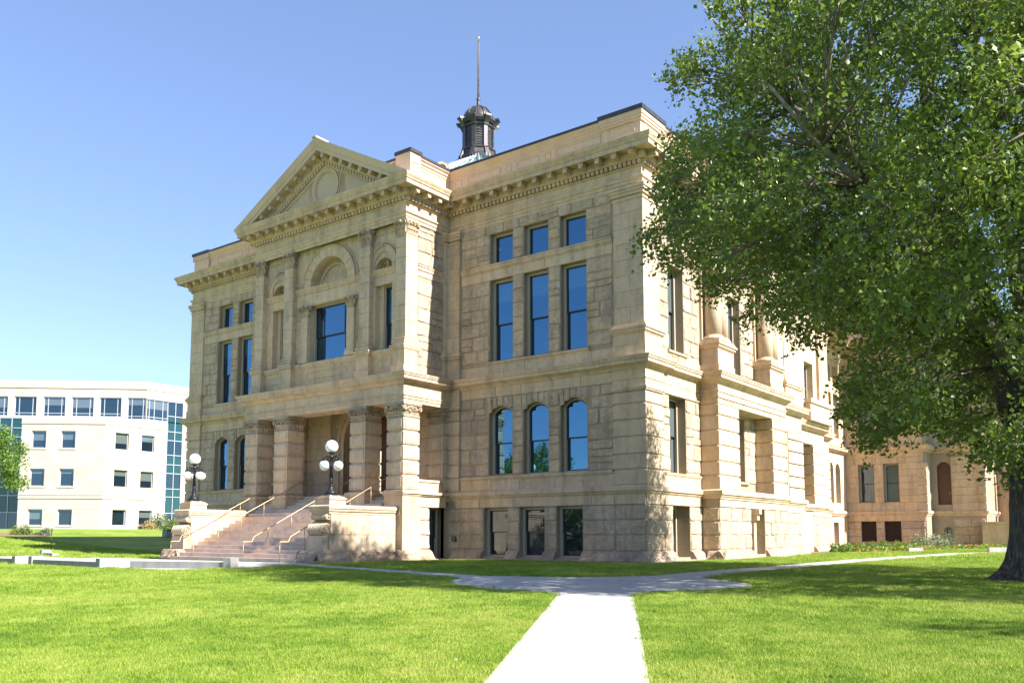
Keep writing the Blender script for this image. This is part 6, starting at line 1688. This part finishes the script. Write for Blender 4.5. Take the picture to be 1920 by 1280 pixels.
# the main block behind it: ribbon of top windows, glazed corner strips
tops = [(-23.4, -20.1), (-19.3, -16.6), (-15.75, -13.05), (-12.26, -9.55), (-8.8, -6.1), (-5.32, -2.95)]
hm = [(a, b, 16.5, 19.0) for a, b in tops]
m = MB(); panel(m, Fm, -34, -2.95, 0, 21.1, [h for h in hm[:-1]] + [(-5.32, -2.951, 16.2, 19.0), (-27, -18.0, 0.2, 16.3)], 0, .3)
panel(m, Fm2, 0, 9.5, 0, 21.1, [(.0, 3.1, 16.2, 18.9), (3.1, 5.3, .2, 18.9)], 0, .3)
m.build("wall", M['office'], OF)
m = MB(); sweep(m, [(0, 20.1), (.1, 20.12), (.1, 20.22), (.04, 20.24), (.04, 21.1), (-.5, 21.15)], [(Fm.p(-34, 0, 0)[0], Fm.p(-34, 0, 0)[1]), C2, (C2[0], C2[1] + 9.5)]); m.build("band", M['office'], OF)
for a, b in tops[:-1]: office_window(Fm, a, b, 16.5, 19.0, -.25, (a + .55, b - .5), (16.9,), False)
office_window(Fm, -5.32, -2.98, 16.2, 19.0, -.22, (-4.8, -3.4), (16.6,), False)
office_window(Fm2, .03, 3.1, 16.2, 18.9, -.22, (.5, 1.2, 2.4), (16.6,), False)
def curtain(fr, u0, u1, z0, z1, cols_, pattern):
    n = len(pattern); 
    m = MB()
    for i in range(cols_ + 1):
        u = u0 + (u1 - u0) * i / cols_; fbox(m, fr, u - .04, u + .04, -.2, -.06, z0, z1)
    z = z0; zs = [z0]
    for h, g in pattern: z += h; zs.append(z)
    for z in zs: fbox(m, fr, u0 + .04, u1 - .04, -.199, -.07, z - .04, z + .04)
    c = m.build("curtain_wall", M['aluminium'], OF)
    z = z0
    for h, g in pattern:
        for i in range(cols_):
            m = MB(); fbox(m, fr, u0 + (u1 - u0) * i / cols_ + .04, u0 + (u1 - u0) * (i + 1) / cols_ - .04, -.22, -.16, z + .04, z + h - .04); m.build("pane", M[g], c)
        z += h
pat = [(2.4, 'blueglass'), (2.2, 'tealglass'), (1.1, 'tealglass'), (2.1, 'blueglass'), (1.2, 'tealglass'), (1.3, 'tealglass'), (2.0, 'blueglass'), (1.2, 'tealglass'), (1.3, 'tealglass')]
s_ = 16.2 - 1.9; tot = sum(h for h, g in pat); pat = [(h * s_ / tot, g) for h, g in pat]
curtain(Fm2, 3.1, 5.3, 1.9, 16.2, 2, pat)
curtain(Fm2, 3.12, 5.3, 16.2, 18.9, 2, [(.8, 'tealglass'), (1.9, 'blueglass')])
curtain(Fm, -27, -18.0, 1.9, 16.3, 6, pat)

# ================================================================== trees
def bark_mat():
    m, nt, b = mat("furrowed_bark")
    L = nt.links.new
    geo = N(nt, "ShaderNodeNewGeometry")
    mp = N(nt, "ShaderNodeMapping"); mp.inputs["Scale"].default_value = (16, 16, 2.4); L(geo.outputs["Position"], mp.inputs[0])
    n = N(nt, "ShaderNodeTexNoise", i_Scale=1.0, i_Detail=6.0, i_Roughness=.65); L(mp.outputs[0], n.inputs["Vector"])
    v = N(nt, "ShaderNodeTexVoronoi", i_Scale=1.2); v.feature = 'DISTANCE_TO_EDGE'; L(mp.outputs[0], v.inputs["Vector"])
    mu = N(nt, "ShaderNodeMath", operation='MULTIPLY'); L(n.outputs[0], mu.inputs[0]); L(v.outputs[0], mu.inputs[1])
    r = ramp(nt, n.outputs[0], [(.35, (.022, .017, .013)), (.52, (.085, .07, .056)), (.72, (.22, .195, .16))]); L(r.outputs[0], b.inputs["Base Color"])
    b.inputs["Roughness"].default_value = .9
    bp = N(nt, "ShaderNodeBump"); bp.inputs["Strength"].default_value = 1; bp.inputs["Distance"].default_value = .12; L(mu.outputs[0], bp.inputs["Height"]); L(bp.outputs[0], b.inputs["Normal"])
    return m
def leaf_mat(name, dark, light, trans, rough=.38, spec=.5):
    m, nt, b = mat(name)
    L = nt.links.new
    geo = N(nt, "ShaderNodeNewGeometry")
    cn = N(nt, "ShaderNodeTexNoise", i_Scale=.8, i_Detail=3.0); L(geo.outputs["Position"], cn.inputs["Vector"])
    ma = N(nt, "ShaderNodeMath", operation='MULTIPLY_ADD'); ma.inputs[1].default_value = .55; L(geo.outputs["Random Per Island"], ma.inputs[0]); L(cn.outputs[0], ma.inputs[2])
    mb_ = N(nt, "ShaderNodeMath", operation='SUBTRACT'); mb_.inputs[1].default_value = .3; L(ma.outputs[0], mb_.inputs[0])
    r = ramp(nt, mb_.outputs[0], [(0.05, dark), (.45, tuple((a + c) / 2 for a, c in zip(dark, light))), (.72, light), (.9, (light[0] * 1.9, light[1] * 1.45, light[2]))])
    L(r.outputs[0], b.inputs["Base Color"]); b.inputs["Roughness"].default_value = rough; b.inputs["Specular IOR Level"].default_value = spec
    t = N(nt, "ShaderNodeBsdfTranslucent"); t.inputs[0].default_value = (*trans, 1)
    mx = N(nt, "ShaderNodeMixShader"); mx.inputs[0].default_value = .27
    L(b.outputs[0], mx.inputs[1]); L(t.outputs[0], mx.inputs[2]); L(mx.outputs[0], nt.nodes["Material Output"].inputs[0])
    return m
M['bark'] = bark_mat()
M['limb'] = plain("pale_grey_limb_bark", (.19, .165, .135), .85, 0, .3, .4, 6)
M['leaf'] = leaf_mat("glossy_cottonwood_leaf", (.022, .046, .012), (.18, .25, .055), (.30, .42, .05), .48, .35)
M['leaf2'] = leaf_mat("bright_young_leaf", (.06, .12, .015), (.13, .22, .03), (.25, .4, .03), .5)
M['sage'] = leaf_mat("grey_green_leaf", (.10, .13, .07), (.2, .24, .13), (.2, .25, .1), .6)
M['straw'] = leaf_mat("straw_grass", (.22, .17, .07), (.38, .29, .13), (.3, .25, .1), .7)

def leaves_mesh(name, pos, size, m, hang=.35, seed=1, asp=.8):
    """leaf-sized folded faces: 4 verts each (two triangles along a midrib)"""
    g = np.random.default_rng(seed); n = len(pos)
    a = g.uniform(0, 2 * np.pi, n); el = g.normal(-hang, .55, n)
    ax = np.stack([np.cos(a) * np.cos(el), np.sin(a) * np.cos(el), np.sin(el)], 1)
    rnd = g.normal(size=(n, 3)); sd = np.cross(ax, rnd); sd /= np.linalg.norm(sd, axis=1)[:, None] + 1e-9
    nn = np.cross(ax, sd)
    s = size * g.lognormal(0, .3, n).clip(.5, 1.7)[:, None]
    base = pos - ax * s * .5
    v = np.empty((n, 5, 3))
    v[:, 0] = base; v[:, 1] = base + ax * s * .38 + sd * s * asp * .5 + nn * s * .10; v[:, 2] = base + ax * s; v[:, 3] = base + ax * s * .38 - sd * s * asp * .5 + nn * s * .10; v[:, 4] = base + ax * s * .45
    v = v.reshape(-1, 3)
    k = np.arange(n) * 5
    f = np.stack([k, k + 1, k + 2, k + 4, k, k + 4, k + 2, k + 3], 1).reshape(-1, 4)
    me = bpy.data.meshes.new(name)
    me.vertices.add(len(v)); me.vertices.foreach_set("co", v.ravel().astype(np.float32))
    me.loops.add(f.size); me.loops.foreach_set("vertex_index", f.ravel().astype(np.int32))
    me.polygons.add(len(f)); me.polygons.foreach_set("loop_start", (np.arange(len(f)) * 4).astype(np.int32)); me.polygons.foreach_set("loop_total", np.full(len(f), 4, np.int32))
    me.materials.append(m); me.update(calc_edges=True); me.validate()
    return me

# the big cottonwood
TB = Vector((15.1, -7.3, ground_z(15.1, -7.3)))
TR_ = thing("cottonwood_tree", "large old cottonwood with dark furrowed trunk and wide leafy crown overhanging the lawn", "tree", tuple(TB))
m = MB()
zs_ = [-.3, 0, .12, .3, .55, .9, 1.4, 2.2, 3.2, 4.2, 5.2]
rr_ = [1.35, 1.22, 1.05, .88, .76, .68, .62, .585, .58, .62, .7]
nv = 84; vs = []; fs_ = []
zz_ = list(np.linspace(-.3, 1.2, 16)) + list(np.linspace(1.3, 5.2, 26))
for k, z in enumerate(zz_):
    r = float(np.interp(z, zs_, rr_))
    for i in range(nv):
        a = 2 * math.pi * i / nv
        rid = 1 - abs(noise.noise(Vector((math.cos(a) * 5.5, math.sin(a) * 5.5, z * .55)))) * 2
        rid2 = 1 - abs(noise.noise(Vector((math.cos(a) * 12, math.sin(a) * 12, z * 1.1 + 7)))) * 2
        fl = 1 + (.17 * max(0, 1 - z / 1.1)) * math.cos(5 * a + 1) + .035 * math.sin(7 * a + z * .6) + .05 * rid + .035 * rid2
        vs.append((TB.x + r * fl * math.cos(a) - .05 * z + .012 * z * z, TB.y + r * fl * math.sin(a), TB.z + z))
for k in range(len(zz_) - 1):
    for i in range(nv):
        j = (i + 1) % nv; fs_.append((k * nv + i, k * nv + j, (k + 1) * nv + j, (k + 1) * nv + i))
m.add(vs, fs_, True); m.build("trunk", M['bark'], TR_)
cr4 = np.array(CROWN); cr = cr4[:, :3]
fork = Vector((TB.x + .05, TB.y, TB.z + 4.6))
# main limbs by grouping the branch tips round the fork
gk = np.random.default_rng(5)
NK = 13
cen = cr[gk.choice(len(cr), NK, replace=False)]
for _ in range(12):
    lab = np.argmin(((cr[:, None] - cen[None]) ** 2).sum(2), 1)
    cen = np.array([cr[lab == i].mean(0) if (lab == i).any() else cen[i] for i in range(NK)])
limb_pts = []
for i in range(NK):
    c = Vector(cen[i]); mid = fork.lerp(c, .45) + Vector((0, 0, .10 * (c - fork).length))
    far = c + (c - fork) * .25
    n = 9; pts = []; rs = []
    for k in range(n):
        t = k / (n - 1)
        p = fork * (1 - t) ** 2 + mid * 2 * t * (1 - t) + far * t * t
        p = p + Vector((noise.noise(Vector((i, t * 3, 0))), noise.noise(Vector((i, t * 3, 9))), noise.noise(Vector((i, t * 3, 5))))) * .5 * t
        pts.append(p); rs.append(.22 * (1 - t) ** .8 + .03)
    pts[0] = fork + (pts[1] - fork) * -.15
    mb = MB(); mb.tube(pts, rs, 9); mb.build("limb", M['limb'] if c.z > 7 else M['bark'], TR_)
    limb_pts.append(pts)
# second stem rising steeply from the fork
mb = MB(); mb.tube([fork + Vector((.3, .1, -1.2)), fork + Vector((.55, .2, 1)), fork + Vector((.75, .5, 4)), fork + Vector((1.2, .4, 8)), fork + Vector((1.0, .3, 13))], [.6, .5, .4, .27, .1], 14); mb.build("limb", M['bark'], TR_)
mb = MB(); mb.tube([fork + Vector((-.1, .0, -1.2)), fork + Vector((-.8, .5, 1.2)), fork + Vector((-1.6, 1.0, 4)), fork + Vector((-2.4, 1.2, 8)), fork + Vector((-2.6, 1.5, 12))], [.55, .42, .33, .22, .08], 14); mb.build("limb", M['bark'], TR_)
tw = MB(); allp = []
for i, c in enumerate(cr):
    L_ = limb_pts[lab[i]]; c = Vector(c)
    k = min(range(2, len(L_)), key=lambda j: (L_[j] - c).length + .25 * j * 0)
    s0 = L_[max(1, k - 1)]
    md = s0.lerp(c, .55) + Vector((0, 0, .25))
    tw.tube([s0, md, c], [.05, .03, .01], 5)
    r = gk.uniform(.85, 1.2) * cr4[i, 3]; n = int(430 * r * r * gk.uniform(.45, 1.15))
    d = gk.normal(size=(n, 3)); d /= np.linalg.norm(d, axis=1)[:, None]
    pp = np.array(c) + d * (gk.uniform(0, 1, n) ** .5)[:, None] * np.array([r, r, r * .8])
    pp[:, 2] -= .32 * ((pp[:, 0] - c.x) ** 2 + (pp[:, 1] - c.y) ** 2)
    # leaves along small sprays
    for _ in range(7):
        e = c + Vector(gk.normal(size=3)).normalized() * r * 1.05 + Vector((0, 0, -.25))
        tw.tube([c.lerp(s0, .25), c.lerp(e, .5) + Vector((0, 0, .12)), e], [.014, .009, .004], 4)
        q = np.array([np.array(c.lerp(e, t)) for t in gk.uniform(.35, 1.05, 18)]) + gk.normal(size=(18, 3)) * .09
        allp.append(q)
    allp.append(pp)
tw.build("branch_work", M['limb'], TR_, kind="stuff")
allp = np.concatenate(allp)
me = leaves_mesh("crown", allp - np.array(TB), .112, M['leaf'], .4, 2)
link("crown", me, TR_)

def small_tree(label, x, y, h, rad_, cz, seed, m='leaf2', n=9000, leaf=.16, trunk=.16):
    z0 = ground_z(x, y)
    T = thing("young_tree", label, "tree", (x, y, z0))
    mb = MB(); mb.tube([(x, y, z0 - .2), (x + .05, y, z0 + h * .3), (x, y + .1, z0 + h * .62), (x, y, z0 + h * .9)], [trunk * 1.3, trunk, trunk * .6, .03], 9); mb.build("trunk", M['bark'], T)
    g = np.random.default_rng(seed); P = []
    br = MB()
    for _ in range(46):
        d = g.normal(size=3); d /= np.linalg.norm(d); c = np.array([x, y, z0 + cz]) + d * np.array([rad_, rad_, h * .42]) * g.uniform(.35, .92)
        br.tube([(x, y, z0 + cz - h * .15 + g.uniform(0, h * .25)), tuple(c)], [.05, .012], 4)
        r = g.uniform(.5, .95) * rad_ * .36; k = n // 46
        dd = g.normal(size=(k, 3)); dd /= np.linalg.norm(dd, axis=1)[:, None]; P.append(c + dd * (g.uniform(0, 1, k) ** .5)[:, None] * r)
    br.build("branch_work", M['limb'], T, kind="stuff")
    link("crown", leaves_mesh("crown", np.concatenate(P) - np.array([x, y, z0]), leaf, M[m], .3, seed), T)
small_tree("broad shade tree standing beyond the right edge of the picture", 30.5, -13.8, 13.5, 5.2, 8.2, 21, 'leaf', 15000, .2, .35)
for i_, (x_, y_, h_, r_) in enumerate(((-23, -43, 9.5, 3.6), (-33, -37, 11, 4.2), (-16, -54, 10.5, 4.0), (-45, -50, 13, 5))):
    small_tree(["round tree across the lawn, mirrored in the basement windows", "taller tree across the lawn, mirrored in the arched windows", "tree across the lawn behind the viewer", "tall tree farthest across the lawn"][i_], x_, y_, h_, r_, h_ * .58, 70 + i_, 'leaf', 7000, .26, .22)
small_tree("bright green young tree at the left edge of the lawn before the office building", -63.0, -.9, 10.2, 3.9, 5.9, 11, 'leaf2', 15000)

HG = thing("hedge", "tall dark hedge across the lawn opposite the stone building, mirrored in the low windows", "hedge", (-38, -41, ground_z(-38, -41)))
g = np.random.default_rng(77); n = 16000
P = np.stack([g.uniform(-24, 24, n), g.uniform(-1.3, 1.3, n), g.uniform(.05, 4.6, n)], 1); P[:, 2] *= 1 + .12 * np.sin(P[:, 0] * 1.3)
P = P @ np.array([[.985, .17, 0], [-.17, .985, 0], [0, 0, 1]])
link("foliage", leaves_mesh("foliage", P, .34, M['leaf'], .3, 78), HG)
mb = MB()
for i in range(16):
    x = -38 - 23 + i * 3.05; y = -41 + (x + 38) * .17; z = ground_z(x, y); mb.tube([(x, y, z - .1), (x + .1, y, z + 2), (x, y + .1, z + 4)], [.14, .1, .04], 7)
mb.build("stem", M['bark'], HG, kind="stuff")
# planting: shrubs and grasses
def shrub(name, label, cat, x, y, r, h, m, seed, n=500, leaf=.09, group=None, hang=-.5):
    z0 = ground_z(x, y); S = thing(name, label, cat, (x, y, z0), group)
    g = np.random.default_rng(seed)
    d = g.normal(size=(n, 3)); d /= np.linalg.norm(d, axis=1)[:, None]; d[:, 2] = np.abs(d[:, 2])
    P = d * (g.uniform(.2, 1, n) ** .45)[:, None] * np.array([r, r, h]); P *= (1 + .25 * np.sin(P[:, :1] * 7 + P[:, 1:2] * 5 + seed))
    mb = MB()
    for _ in range(9):
        a = g.uniform(0, 6.28); mb.tube([(x, y, z0 - .05), (x + r * .6 * math.cos(a), y + r * .6 * math.sin(a), z0 + h * .75)], [.02, .008], 4)
    mb.build("stem", M['limb'], S)
    link("foliage", leaves_mesh("foliage", P, leaf, M[m], hang, seed), S)
    return S
def along(a, b, n): return [(a[0] + (b[0] - a[0]) * i / (n - 1), a[1] + (b[1] - a[1]) * i / (n - 1)) for i in range(n)]
px = along((-80.5, 24.6), (-80.0, 36.0), 8)
for i, (x, y) in enumerate(px):
    k = i % 3
    shrub("ornamental_grass" if k != 1 else "low_shrub", ["tuft of straw coloured grass", "grey green rounded shrub", "pale green grass clump"][k] + " along the office wall, %s plant from the left" % ["first","second","third","fourth","fifth","sixth","seventh","eighth"][i], "shrub", x + random.uniform(-.8, .8), y, 1.3 if k == 1 else .95, [.9, 1.7, 1.25][k], ['straw', 'sage', 'sage'][k], 40 + i, 900, .22, "planting along the office wall", -.9)
shrub("low_shrub", "dark green rounded bush beside the grey box near the stair wall", "shrub", -70.5, 22.0, 1.3, 1.0, 'leaf', 61, 900, .2)
shrub("low_shrub", "dark green bush in the mulch bed at the left edge of the lawn", "shrub", -60.0, 1.2, .9, .75, 'leaf', 62, 700, .14)
shrub("low_shrub", "smaller grey green bush in the mulch bed at the left edge of the lawn", "shrub", -59.0, 2.6, .7, .6, 'sage', 63, 500, .14)
bed = structure("flower_bed")
m = MB(); n = 24; c0 = (-60.5, .6)
m.add([(c0[0] + (3.4 + .3 * math.sin(5 * a)) * math.cos(a), c0[1] + 3.0 * math.sin(a), ground_z(c0[0] + 3.4 * math.cos(a), c0[1] + 3 * math.sin(a)) + .03) for a in [2 * math.pi * i / n for i in range(n)]], [tuple(range(n))])
M['mulch'] = plain("brown_mulch", (.23, .15, .10), .9, 0, .2, .35, 12)
m.build("mulch", M['mulch'], bed)
m = MB(); 
bedpoly = [(-.9, 22.0), (1.6, 24.0), (3.2, 33), (5.0, 43), (6.3, 47.2), (1.2, 46.5), (-5, 46.8), (-5, 35), (-2.5, 34), (-1.6, 30), (-1.4, 22.0)]
m.add([(x, y, ground_z(x, y) + .03) for x, y in bedpoly], [tuple(range(len(bedpoly)))]); m.build("soil", M['mulch'], bed)
pts_ = along((.7, 24.3), (3.6, 40.5), 9)
for i, (x, y) in enumerate(pts_):
    shrub("flower_bed_shrub", "low yellow green bedding plant, %s of the row along the side of the stone building" % ["first","second","third","fourth","fifth","sixth","seventh","eighth"][i] if i < 6 else "%s grey green feathery bush before the dark iron grilles" % ["near", "middle", "far"][i - 6], "shrub", x, y, .75 if i < 6 else 1.1, .62 if i < 6 else 1.15, 'leaf2' if i < 6 else 'sage', 80 + i, 700, .12, "bedding along the side wall" if i < 6 else "feathery bushes before the grilles", -.4)
# loose flowers, too many to count
g = np.random.default_rng(9); P = []
for _ in range(2600):
    t = g.uniform(0, 1); x = 1.4 + t * 5.4 + g.normal() * .35; y = 24.5 + t * 23 + g.normal() * .5; P.append((x, y, ground_z(x, y) + .05 + g.uniform(0, .32)))
P = np.array(P)
M['flower'] = leaf_mat("orange_flower", (.55, .10, .02), (.7, .32, .04), (.5, .2, .02), .6)
fl = link("flowers", leaves_mesh("flowers", P[:600], .09, M['flower'], -.5, 3)); fl["kind"] = "stuff"
fl = link("bedding_leaves", leaves_mesh("bedding_leaves", P[1300:], .14, M['leaf2'], -.6, 4)); fl["kind"] = "stuff"

g = np.random.default_rng(15); P = []
for _ in range(130):
    d_ = g.uniform(9, 30); a_ = math.pi / 2 + rad(37.16) - g.uniform(-.6, .62); x, y = CAM[0] + d_ * math.cos(a_), CAM[1] + d_ * math.sin(a_)
    if y < -2.5: P.append((x, y, ground_z(x, y) + .04))
M['dryleaf'] = leaf_mat("fallen_leaf", (.10, .07, .03), (.38, .30, .10), (.2, .15, .05), .6)
fl = link("fallen_leaves", leaves_mesh("fallen_leaves", np.array(P), .05, M['dryleaf'], 0, 16)); fl["kind"] = "stuff"
# ================================================================== grass
def polymask(x, y, poly):
    c = np.zeros(len(x), bool); j = len(poly) - 1
    for i in range(len(poly)):
        (xi, yi), (xj, yj) = poly[i], poly[j]
        if yi != yj:
            c ^= ((yi > y) != (yj > y)) & (x < (xj - xi) * (y - yi) / (yj - yi) + xi)
        j = i
    return c
def tuft(name, m, n, h, w, spread, seed):
    g = np.random.default_rng(seed); mb = MB()
    for _ in range(n):
        a = g.uniform(0, 6.28); b = g.uniform(0, 6.28); x, y = g.normal(0, spread, 2); hh = h * g.uniform(.55, 1.2); ln = hh * g.uniform(.15, .75)
        dx, dy = math.cos(a) * w, math.sin(a) * w; ex, ey = math.cos(b) * ln, math.sin(b) * ln
        mb.add([(x - dx, y - dy, 0), (x + dx, y + dy, 0), (x + ex * .4 + dx * .7, y + ey * .4 + dy * .7, hh * .6), (x + ex * .4 - dx * .7, y + ey * .4 - dy * .7, hh * .6), (x + ex, y + ey, hh)], [(0, 1, 2, 3), (3, 2, 4)])
    return mb.mesh(name, m)
def blade_mat():
    m, nt, b = mat("grass_blade"); L = nt.links.new
    geo = N(nt, "ShaderNodeNewGeometry")
    a = N(nt, "ShaderNodeTexNoise", i_Scale=.25, i_Detail=3.0); c = N(nt, "ShaderNodeTexNoise", i_Scale=1.7, i_Detail=4.0)
    L(geo.outputs["Position"], a.inputs["Vector"]); L(geo.outputs["Position"], c.inputs["Vector"])
    s = N(nt, "ShaderNodeMath", operation='ADD'); L(a.outputs[0], s.inputs[0]); L(c.outputs[0], s.inputs[1])
    s1 = N(nt, "ShaderNodeMath", operation='MULTIPLY_ADD'); s1.inputs[1].default_value = .5; L(geo.outputs["Random Per Island"], s1.inputs[0]); L(s.outputs[0], s1.inputs[2])
    s2 = N(nt, "ShaderNodeMath", operation='MULTIPLY'); s2.inputs[1].default_value = .4; L(s1.outputs[0], s2.inputs[0])
    r = ramp(nt, s2.outputs[0], [(.34, (.09, .17, .013)), (.46, (.20, .32, .026)), (.56, (.33, .42, .055)), (.7, (.46, .45, .12))])
    L(r.outputs[0], b.inputs["Base Color"]); b.inputs["Roughness"].default_value = .5; b.inputs["Specular IOR Level"].default_value = .35
    t = N(nt, "ShaderNodeBsdfTranslucent"); L(r.outputs[0], t.inputs[0])
    mx = N(nt, "ShaderNodeMixShader"); mx.inputs[0].default_value = .35
    L(b.outputs[0], mx.inputs[1]); L(t.outputs[0], mx.inputs[2]); L(mx.outputs[0], nt.nodes["Material Output"].inputs[0])
    return m
M['blade'] = blade_mat()
proto_col = bpy.data.collections.new("grass_tufts")
for i in range(5):
    o = bpy.data.objects.new("grass_tuft", tuft("grass_tuft", M['blade'], 30, .052, .0028, .045, 20 + i)); proto_col.objects.link(o)
def grow(p, e=.035):
    cx = sum(q[0] for q in p) / len(p); cy = sum(q[1] for q in p) / len(p)
    o = []
    for x, y in p:
        L_ = math.hypot(x - cx, y - cy); o.append((cx + (x - cx) * (1 + e / L_), cy + (y - cy) * (1 + e / L_)))
    return o
def scatter_points():
    g = np.random.default_rng(12); out = []
    cx, cy = CAM[0], CAM[1]
    yaw = rad(37.16)
    def add(n, d0, d1, size):
        ang = g.uniform(-.80, .82, n) ; d = np.sqrt(g.uniform(d0 ** 2, d1 ** 2, n))
        a = math.pi / 2 + yaw - ang
        x = cx + d * np.cos(a); y = cy + d * np.sin(a)
        ok = ~((y > -.6) & (x < .6) & (y < 14)) & ~((x < -9.9) & (x > -24.5) & (y > -9.0)) & ~((x < .6) & (y > 4))
        for poly in [grow(p) for p in PATHS] + [bedpoly]:
            ok &= ~polymask(x, y, poly)
        for p, q in zip(x[ok], y[ok]):
            out.append((p, q, ground_z(p, q) - .004, size * g.uniform(.75, 1.25), g.uniform(0, 6.28), g.integers(0, 5)))
    add(58000, 7.5, 15, 1.0); add(76000, 15, 26, 1.25); add(66000, 26, 44, 1.7); add(30000, 44, 80, 2.4)
    return np.array(out)
sp = scatter_points()
me = bpy.data.meshes.new("grass_points"); me.vertices.add(len(sp)); me.vertices.foreach_set("co", sp[:, :3].ravel().astype(np.float32))
for nm, i in (("gs", 3), ("gr", 4)):
    a = me.attributes.new(nm, 'FLOAT', 'POINT'); a.data.foreach_set("value", sp[:, i].astype(np.float32))
a = me.attributes.new("gi", 'INT', 'POINT'); a.data.foreach_set("value", sp[:, 5].astype(np.int32))
go = link("grass", me); go["kind"] = "stuff"
ng = bpy.data.node_groups.new("grass_scatter", "GeometryNodeTree")
ng.interface.new_socket("Geometry", in_out='INPUT', socket_type='NodeSocketGeometry'); ng.interface.new_socket("Geometry", in_out='OUTPUT', socket_type='NodeSocketGeometry')
gi = ng.nodes.new("NodeGroupInput"); gout = ng.nodes.new("NodeGroupOutput")
ci = ng.nodes.new("GeometryNodeCollectionInfo"); ci.inputs[0].default_value = proto_col; ci.inputs["Separate Children"].default_value = True; ci.inputs["Reset Children"].default_value = True
ip = ng.nodes.new("GeometryNodeInstanceOnPoints"); ip.inputs["Pick Instance"].default_value = True
def attr(nm, t):
    n = ng.nodes.new("GeometryNodeInputNamedAttribute"); n.data_type = t; n.inputs[0].default_value = nm; return n.outputs[0]
cx = ng.nodes.new("ShaderNodeCombineXYZ")
ng.links.new(attr("gr", 'FLOAT'), cx.inputs[2]); e2r = ng.nodes.new("FunctionNodeEulerToRotation"); ng.links.new(cx.outputs[0], e2r.inputs[0])
ng.links.new(gi.outputs[0], ip.inputs["Points"]); ng.links.new(ci.outputs[0], ip.inputs["Instance"]); ng.links.new(attr("gi", 'INT'), ip.inputs["Instance Index"])
ng.links.new(e2r.outputs[0], ip.inputs["Rotation"]); ng.links.new(attr("gs", 'FLOAT'), ip.inputs["Scale"]); ng.links.new(ip.outputs[0], gout.inputs[0])
md_ = go.modifiers.new("scatter", 'NODES'); md_.node_group = ng
for o in bpy.data.objects:
    if "_o" in o: del o["_o"]
